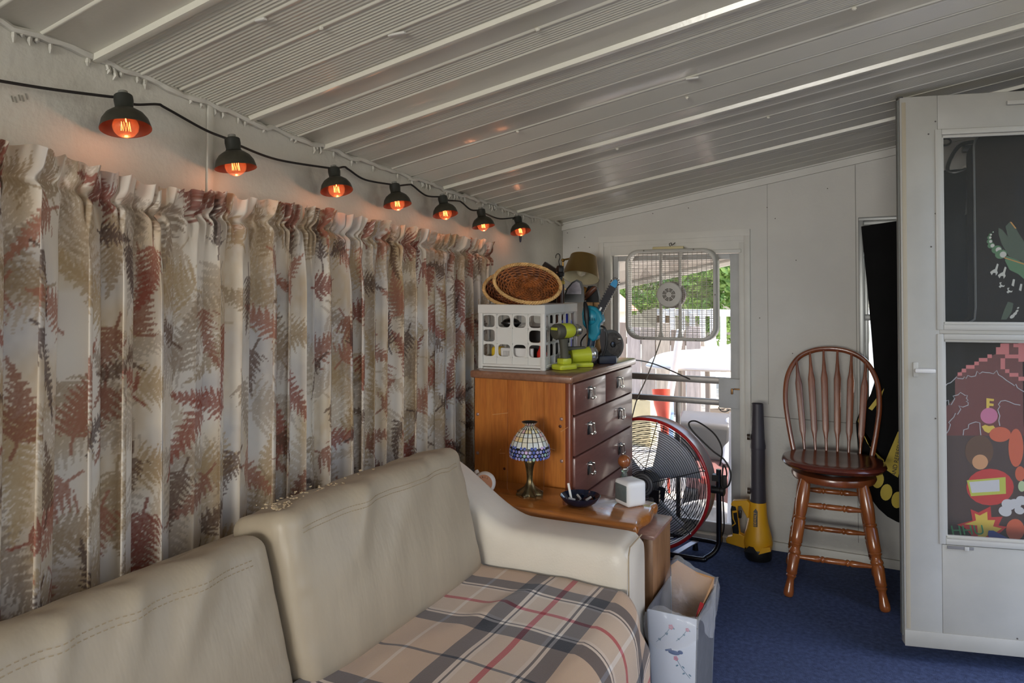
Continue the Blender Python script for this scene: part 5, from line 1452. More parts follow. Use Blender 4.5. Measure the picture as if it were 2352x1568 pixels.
for k in range(3):
    a0 = 0.75+2*PI*k/3; vs=[]; nn=7
    for i in range(nn):
        r_ = 0.05+0.215*i/(nn-1)
        for j in range(7):
            q = -0.5+j/6; aa = a0+q*(0.95+0.25*i/(nn-1)); vs.append(FP(r_,aa,-0.070+0.045*q))
    b = MB(); b.add(vs,[(i*7+j,i*7+j+1,(i+1)*7+j+1,(i+1)*7+j) for i in range(nn-1) for j in range(6)])
    bl = b.build('blade', M_blade, fn, ang=80, fixn=False); so_ = bl.modifiers.new('thickness','SOLIDIFY'); so_.thickness = 0.003
MB().lathe([(0.06,0.0),(0.06,0.11),(0.045,0.13)],fc-fx*0.14,fx,n=28).build('motor', mat('motor_grey',(110,110,112),rough=0.4,metal=0.3), fn)
cb = MB().obox(fc+fx*0.030+fu*0.062-fv*0.050,(0.050,0.020,0.062),Matrix((fu,fx,fv)).transposed()).build('switch_box', M_blk, fn)
MB().lathe([(0.013,0),(0.012,0.012),(0.004,0.014)],fc+fx*0.040+fu*0.050-fv*0.066,fx,n=16).build('knob', mat('grey_knob',(88,84,80),rough=0.5), cb)
MB().obox(fc-fx*0.07+fu*0.045-fv*0.15,(0.055,0.006,0.26),rotm(0,R(8),0) @ Matrix((fu,fx,fv)).transposed()).build('motor_bracket', mat('dark_bracket',(60,60,66),rough=0.4,metal=0.4), fn)
# U-shaped tube stand
def side_frame(s):
    px = fc + fu*s*(FR+0.034) - fx*0.07
    top = px + Vector((0,0,0.10))
    pts = [top, px, Vector((px.x,px.y,0.20)), Vector((px.x-0.004*s,px.y-0.010,0.105)), Vector((px.x-0.05*s,px.y-0.035,0.055)), Vector((px.x-0.12*s,px.y-0.055,0.045))]
    return [Vector(p) for p in pts]
Lf = side_frame(-1); Rf = side_frame(1)
if Lf[0].x > Rf[0].x: Lf, Rf = Rf, Lf
base_front = Rf + list(reversed(Lf))
MB().tube(smooth_pts(base_front,7),0.0125,10).build('stand_tube', M_frame, fn)
px = Rf[1]; lx = Lf[1]
rear = [Vector((px.x-0.005,px.y+0.03,0.36)),Vector((px.x-0.004,px.y+0.045,0.18)),Vector((px.x-0.02,px.y+0.12,0.075)),Vector((px.x-0.10,px.y+0.20,0.052)),Vector((lx.x+0.10,lx.y+0.20,0.052)),Vector((lx.x+0.02,lx.y+0.12,0.075)),Vector((lx.x+0.004,lx.y+0.045,0.18)),Vector((lx.x+0.005,lx.y+0.03,0.36))]
MB().tube(smooth_pts(rear,7),0.0105,10).build('stand_tube', M_frame, fn)
for xx in (0.52,0.66,0.79):
    MB().obox(((xx),px.y+0.075,0.042),(0.030,0.26,0.006),rotm(0,0,R(-14))).build('base_strap', mat('silver_strap',(176,172,176),rough=0.35,metal=0.5), fn)
for (x,y) in ((0.80,px.y-0.05),(0.47,px.y+0.05),(0.82,px.y+0.19),(0.46,px.y+0.28)):
    MB().lathe([(0.016,0.0),(0.015,0.008),(0.012,0.036)],(x,y,0),n=14).build('rubber_foot', M_blk, fn)
for s in (-1,1):
    q = fc + fu*s*(FR+0.020) - fx*0.07
    MB().lathe([(0.018,-0.026),(0.018,0.022),(0.026,0.026),(0.026,0.040),(0.018,0.044)],q,fu*s,n=18).build('pivot_knob', M_blk, fn)
    MB().obox(q+Vector((0,0,0.06)),(0.03,0.035,0.03)).build('cord_cleat', M_blk, fn)
rx = px
cp = [(rx.x+0.01,rx.y-0.02,0.50),(rx.x+0.02,rx.y-0.02,0.58),(rx.x-0.02,rx.y-0.01,0.65),(rx.x-0.10,rx.y-0.01,0.70),(rx.x-0.14,rx.y-0.01,0.69),(rx.x-0.12,rx.y-0.01,0.65),(rx.x-0.03,rx.y-0.015,0.57),(rx.x+0.03,rx.y-0.02,0.53),(rx.x+0.06,rx.y-0.02,0.47),(rx.x+0.05,rx.y-0.02,0.41),(rx.x+0.02,rx.y-0.015,0.40),(rx.x+0.025,rx.y-0.015,0.50),(rx.x+0.04,rx.y-0.01,0.46),(rx.x+0.02,rx.y+0.0,0.38),(rx.x+0.022,rx.y+0.01,0.20),(rx.x+0.0,rx.y+0.03,0.13)]
MB().tube(smooth_pts(cp,8),0.0040,6).build('power_cord', M_cord, fn)
MB().rbox((rx.x+0.022,rx.y-0.03,0.40),(rx.x+0.042,rx.y-0.01,0.455),0.005).build('plug', M_cord, fn)
MB().tube(smooth_pts([FP(0.24,-2.05,0.02),Vector((0.56,3.33,0.10)),Vector((0.63,3.32,0.05)),Vector((0.72,3.36,0.03)),Vector((0.80,3.44,0.04))],8),0.0038,6).build('power_cord', M_cord, fn)

# ------------------------------------------------------------------ leaf blower leaning by the door frame
bw_ = thing('leaf_blower', 'yellow and black leaf blower standing nozzle-up against the back wall', 'leaf blower', (1.128,3.69,0))
M_dy = mat('safety_yellow', (222,164,30), rough=0.42)
M_nz = mat('black_nozzle', (58,54,60), rough=0.45)
bc = Vector((1.128,3.69,0))
MB().lathe([(0.060,0.004),(0.064,0.012),(0.066,0.055),(0.060,0.075)],bc,n=28).build('intake_base', M_blk, bw_)
MB().lathe([(0.066,0.060),(0.070,0.085),(0.066,0.115),(0.058,0.145),(0.048,0.190),(0.043,0.230),(0.040,0.286)],bc,n=32).build('housing', M_dy, bw_)
MB().prism([(-0.055,0.05),(-0.030,0.078),(-0.008,0.078),(0.012,0.05)],bc+Vector((-0.005,-0.071,0)),(1,0,0),(0,0,1),(0,0.012,0)).build('vent_cover', M_blk, bw_)
MB().prism([(0.012,0.045),(0.070,0.070),(0.066,0.090),(0.030,0.080)],bc+Vector((-0.002,-0.066,0)),(1,0,0),(0,0,1),(0,0.03,0)).build('skirt', M_dy, bw_)
nz = MB().lathe([(0.0385,0.282),(0.0385,0.30),(0.036,0.40),(0.0355,0.55),(0.038,0.551),(0.0385,0.566),(0.034,0.60),(0.0305,0.69),(0.028,0.775),(0.026,0.776),(0.028,0.70)],bc+Vector((0,0,0)),(0.0,0.008,1),n=32,caps=False).build('nozzle', M_nz, bw_)
for z in (0.335,0.605): MB().lathe([(0.016,0),(0.015,0.014),(0.008,0.016)],bc+Vector((-0.036,0.0,z)),(-1,-0.1,0),n=16).build('tube_latch', mat('dark_bronze',(58,44,32),rough=0.4), nz)
hp_ = [(-0.118,0.235),(-0.128,0.262),(-0.118,0.280),(-0.050,0.290),(-0.036,0.280),(-0.040,0.210),(-0.048,0.200),(-0.078,0.258),(-0.092,0.256),(-0.096,0.235),(-0.090,0.170),(-0.085,0.118),(-0.052,0.108),(-0.056,0.048),(-0.150,0.062),(-0.154,0.078),(-0.145,0.094),(-0.122,0.100),(-0.120,0.118),(-0.126,0.180)]
hd = MB(); hd.prism(hp_,bc+Vector((0,-0.024,0)),(1,0,0),(0,0,1),(0,0.036,0)); hd = hd.build('handle', M_dy, bw_, ang=30)
hb = hd.modifiers.new('soft_edges','BEVEL'); hb.width=0.004; hb.segments=2; hb.limit_method='ANGLE'
MB().prism([(-0.128,0.235),(-0.124,0.255),(-0.104,0.252),(-0.098,0.230),(-0.088,0.130),(-0.090,0.118),(-0.118,0.118),(-0.124,0.170)],bc+Vector((0.0,-0.0265,0)),(1,0,0),(0,0,1),(0,0.042,0)).build('grip_pad', M_blk, hd)
MB().prism([(-0.120,0.230),(-0.096,0.236),(-0.097,0.226),(-0.116,0.220),(-0.112,0.190),(-0.102,0.168),(-0.122,0.150),(-0.120,0.158),(-0.108,0.170),(-0.119,0.192)],bc+Vector((0,-0.0275,0)),(1,0,0),(0,0,1),(0,0.003,0)).build('grip_stripe', M_dy, hd)
MB().rbox((bc.x-0.092,bc.y-0.018,0.195),(bc.x-0.078,bc.y+0.004,0.232),0.003).build('trigger', M_blk, hd)
lbp = [(-0.009,0.175),(0.010,0.175),(0.010,0.248),(0.001,0.262),(-0.009,0.248)]
lb = MB().prism([(x-0.006,z) for x,z in lbp],bc+Vector((0,-0.0785,0)),(1,0,0),(0,0.14,1),(0,0.012,0)).build('name_plate', M_blk, bw_)
text('lettering','DEWALT',0.0165,M_dy,bc+Vector((-0.006,-0.0495,0.211)),(0,0.14,1),(-1,0,0),lb,0.0004)

# ------------------------------------------------------------------ box fan hanging in the back door
bf = thing('box_fan', 'pale square box fan hanging in front of the back door window', 'fan', (0.676,3.77,1.075))
M_bfan = mat('cream_fan_metal', (186,184,176), rough=0.45, var=0.05, scale=8)
FCX, FCZ, FY0, FY1, HS = 0.676, 1.322, 3.722, 3.822, 0.247
def rsq(h, r_, k=8):
    pts=[]
    for (cx_,cz_,a0) in ((h-r_,h-r_,0),(-h+r_,h-r_,PI/2),(-h+r_,-h+r_,PI),(h-r_,-h+r_,3*PI/2)):
        for i in range(k+1):
            a = a0+PI/2*i/k; pts.append((cx_+r_*math.cos(a), cz_+r_*math.sin(a)))
    return pts
def fan_ring(b, prof):
    """prof: (half size, corner radius, y)"""
    n = None; vs=[]
    for (h,r_,y) in prof:
        P = rsq(h,r_); n=len(P); vs += [(FCX+p[0],y,FCZ+p[1]) for p in P]
    b.add(vs,[(k*n+i,k*n+(i+1)%n,((k+1)%len(prof))*n+(i+1)%n,((k+1)%len(prof))*n+i) for k in range(len(prof)) for i in range(n)])
b = MB(); fan_ring(b,[(0.228,0.062,FY0+0.012),(0.230,0.064,FY0+0.002),(0.236,0.068,FY0),(0.243,0.072,FY0+0.003),(0.247,0.075,FY0+0.010),(0.247,0.075,FY1-0.005),(0.243,0.07,FY1),(0.238,0.07,FY1),(0.238,0.07,FY0+0.014)])
b.build('housing', M_bfan, bf, ang=40)
M_gr = mat('grille_grey', (152,146,138), rough=0.5)
def inside(h, r_, t):
    """half length available at offset t inside a rounded square"""
    t = abs(t)
    if t <= h-r_: return h
    return h-r_+math.sqrt(max(0,r_*r_-(t-h+r_)**2))
g = MB(); nh=42
for k in range(nh):
    z = -0.222+0.444*k/(nh-1); l_ = inside(0.232,0.064,z); g.box((FCX-l_,FY0+0.008,FCZ+z-0.0010),(FCX+l_,FY0+0.010,FCZ+z+0.0010))
for k in range(19):
    x = -0.220+0.440*k/18; l_ = inside(0.232,0.064,x); g.box((FCX+x-0.0012,FY0+0.009,FCZ-l_),(FCX+x+0.0012,FY0+0.0115,FCZ+l_))
o = g.build('front_grille', M_gr, bf, smooth=False, fixn=False); o['kind']='stuff'
g = MB()
for k in range(24):
    z = -0.222+0.444*k/23; l_ = inside(0.234,0.066,z); g.box((FCX-l_,FY1-0.010,FCZ+z-0.0008),(FCX+l_,FY1-0.008,FCZ+z+0.0008))
o = g.build('rear_grille', M_gr, bf, smooth=False, fixn=False); o['kind']='stuff'
for x in (-0.053,0.052):
    b = MB(); b.prism([(x-0.007,-0.20),(x-0.016,-0.238),(x+0.016,-0.238),(x+0.007,-0.20),(x+0.007,0.20),(x+0.014,0.238),(x-0.014,0.238),(x-0.007,0.20)],(FCX,FY0+0.022,FCZ),(1,0,0),(0,0,1),(0,0.016,0)); b.build('strut', M_bfan, bf)
MB().lathe([(0.068,0.0),(0.068,-0.010),(0.064,-0.014),(0.040,-0.015),(0.001,-0.015)],(FCX-0.002,FY0+0.016,FCZ),(0,1,0),n=40).build('hub_cover', M_bfan, bf)
MB().lathe([(0.072,0.0),(0.072,0.04),(0.05,0.05)],(FCX+0.006,FY0+0.030,FCZ-0.002),(0,1,0),n=32).build('motor', mat('motor_brown',(110,98,90),rough=0.5), bf)
sg = MB()
for r_ in (0.018,0.025,0.032):
    for q in range(8):
        a0 = PI/4*q+0.08; sg.tube([(FCX-0.002+r_*math.cos(a0+0.62*i/5),FY0+0.0005,FCZ+r_*math.sin(a0+0.62*i/5)) for i in range(6)],0.0022,4)
o = sg.build('speaker_slots', mat('slot_dark',(84,78,70),rough=0.6), bf, fixn=False); o['kind']='stuff'
for k in range(5):
    a0 = 0.15+2*PI*k/5; vs=[]
    for i in range(6):
        r_ = 0.07+0.135*i/5
        for j in range(5):
            q=-0.5+j/4; aa=a0+q*(0.55+0.1*i/5); vs.append((FCX+r_*math.cos(aa),FY0+0.065+0.04*q,FCZ+r_*math.sin(aa)))
    b=MB(); b.add(vs,[(i*5+j,i*5+j+1,(i+1)*5+j+1,(i+1)*5+j) for i in range(5) for j in range(4)])
    o=b.build('blade', mat('clear_blade',(170,160,150),rough=0.4,alpha=0.35), bf, ang=80, fixn=False)
for (x,z) in ((-0.14,0.240),(0.13,0.240),(-0.14,-0.240),(0.14,-0.240),(-0.241,0.0),(0.241,0.0)):
    MB().lathe([(0.004,0),(0.003,0.002)],(FCX+x,FY0+0.001,FCZ+z),(0,-1,0),n=8).build('screw', mat('dull_screw',(110,106,100),rough=0.5,metal=0.5), bf)
MB().rbox((FCX-0.10,FY0+0.03,FCZ+0.247),(FCX+0.07,FY0+0.055,FCZ+0.262),0.004).build('carry_handle', mat('yellowed_plastic',(196,184,140),rough=0.5), bf)
MB().tube(smooth_pts([(FCX,FY0+0.03,FCZ+0.262),(FCX-0.006,FY0+0.03,FCZ+0.275),(FCX+0.006,FY0+0.03,FCZ+0.280),(FCX+0.004,FY0+0.04,FCZ+0.268),(FCX+0.002,YB-0.002,FCZ+0.290)],5),0.002,6).build('hanging_hook', M_cord, bf)
MB().tube(smooth_pts([(FCX-0.06,FY0+0.05,FCZ-0.247),(FCX-0.085,FY0+0.05,FCZ-0.32),(FCX-0.135,FY0+0.03,FCZ-0.46),(FCX-0.175,FY0-0.03,FCZ-0.58),(FCX-0.19,FY0-0.10,FCZ-0.72)],6),0.0035,6).build('power_cord', mat('grey_cord',(128,120,108),rough=0.6), bf)
o = MB().tube(smooth_pts([(0.500,3.45,0.985),(0.53,3.60,0.975),(0.58,3.75,0.945),(0.66,3.84,0.90),(0.75,3.878,0.855)],6),0.0035,6).build('black_wire_line', M_cord)
tag(o,'black cable stretched from the dresser across to the screen door rail','cord')
# ------------------------------------------------------------------ storm door standing open on the right
M_sd = mat('white_storm_door', (172,170,163), rough=0.42, var=0.05, scale=5)
M_sdf = mat('white_frame_insert', (182,180,173), rough=0.4)
M_stain = mat('rubbed_edge', (170,160,140), rough=0.6)
DD = Vector((0.968,0.25,0)).normalized(); DN = Vector((0.25,-0.968,0)).normalized()     # along the door, and towards the room
D0 = Vector((1.736,2.913,0.06))
door = thing('storm_door', 'white storm door standing open, with two glass panes, at the right', 'door', D0)
def dbox(u0,u1,z0,z1,d0,d1,name,m,root=None,r_=0.003):
    """u along the door from its free edge, z above the floor, d depth from the room face (negative = behind)"""
    c = D0+DD*((u0+u1)/2)+DN*((d0+d1)/2); c.z = (z0+z1)/2
    b = MB(); sz = (u1-u0, abs(d1-d0), z1-z0)
    b.rbox((-sz[0]/2,-sz[1]/2,-sz[2]/2),(sz[0]/2,sz[1]/2,sz[2]/2),r_,2,m=Matrix((DD,-DN,Vector((0,0,1)))).transposed(),c=c)
    return b.build(name, m, root or door)
DWID = 0.82; GU0, GU1 = 0.137, DWID-0.137
ZT = 2.050
dbox(0,GU0-0.012,0.06,ZT,-0.035,0.0,'stile',M_sd); dbox(GU1+0.012,DWID,0.06,ZT,-0.035,0.0,'stile',M_sd)
dbox(GU0-0.012,GU1+0.012,1.925,ZT,-0.035,0.0,'top_rail',M_sd)
dbox(GU0-0.012,GU1+0.012,0.06,0.430,-0.035,0.0,'kick_panel',M_sd)
dbox(GU0-0.012,GU1+0.012,1.185,1.214,-0.030,-0.002,'mid_rail',M_sdf)
dbox(0.0,DWID,0.058,0.115,0.0,0.003,'bottom_sweep',M_sd,r_=0.001)
dbox(-0.006,0.0,0.09,ZT-0.01,-0.030,-0.006,'edge_seal',mat('grey_seal',(120,122,118),rough=0.6))
dbox(0.006,0.020,0.12,ZT-0.02,0.0,0.0012,'edge_strip',M_stain,r_=0.0005)
# moulding frames round the two panes
def pane_frame(z0,z1,nm):
    for (a,c,e,f_) in ((GU0-0.022,GU0,z0-0.020,z1+0.020),(GU1,GU1+0.022,z0-0.020,z1+0.020),(GU0,GU1,z0-0.020,z0),(GU0,GU1,z1,z1+0.020)):
        dbox(a,c,e,f_,-0.012,0.004,'frame_moulding',M_sdf,r_=0.0025)
    for (a,c,e,f_) in ((GU0-0.002,GU0+0.010,z0,z1),(GU1-0.010,GU1+0.002,z0,z1),(GU0,GU1,z0-0.002,z0+0.010),(GU0,GU1,z1-0.010,z1+0.002)):
        dbox(a,c,e,f_,-0.020,-0.008,'glazing_bead',M_sdf,r_=0.002)
    p = dbox(GU0,GU1,z0,z1,-0.022,-0.019,'pane',mat('storm_glass',(200,205,200),rough=0.03,alpha=0.035,spec=0.5),r_=0.0005)
pane_frame(1.219,1.905,'upper'); pane_frame(0.452,1.165,'lower')
hd_ = dbox(0.034,0.052,1.028,1.082,0.0,0.008,'handle',M_sdf)
dbox(0.036,0.105,1.044,1.060,0.010,0.022,'lever',mat('white_lever',(214,212,208),rough=0.35),hd_,0.005); dbox(0.037,0.049,1.046,1.058,0.006,0.018,'spindle',M_sdf,hd_)
dbox(0.345,0.45,2.000,2.016,0.0,0.012,'closer_bracket',M_sdf)
dbox(0.140,0.225,0.418,0.428,0.0035,0.0055,'sweep_slot',mat('slot_grey',(120,118,118),rough=0.7),r_=0.0005)
dbox(0.195,0.210,0.415,0.429,0.005,0.007,'slot_clip',M_sdf,r_=0.001)
dbox(-0.004,0.012,2.046,2.053,-0.03,0.0,'corner_cap',mat('grey_corner',(74,72,70),rough=0.6),r_=0.001)
for (u,z) in ((0.118,1.955),(0.095,1.910),(0.100,1.500),(0.108,0.880),(0.120,0.445),(0.115,1.62),(0.030,0.095),(0.36,0.12)):
    c = D0+DD*u+DN*0.0; c.z = z
    MB().lathe([(0.003,0),(0.0025,0.002)],c,DN,n=8).build('screw', mat('dark_screw',(84,80,76),rough=0.5), door)

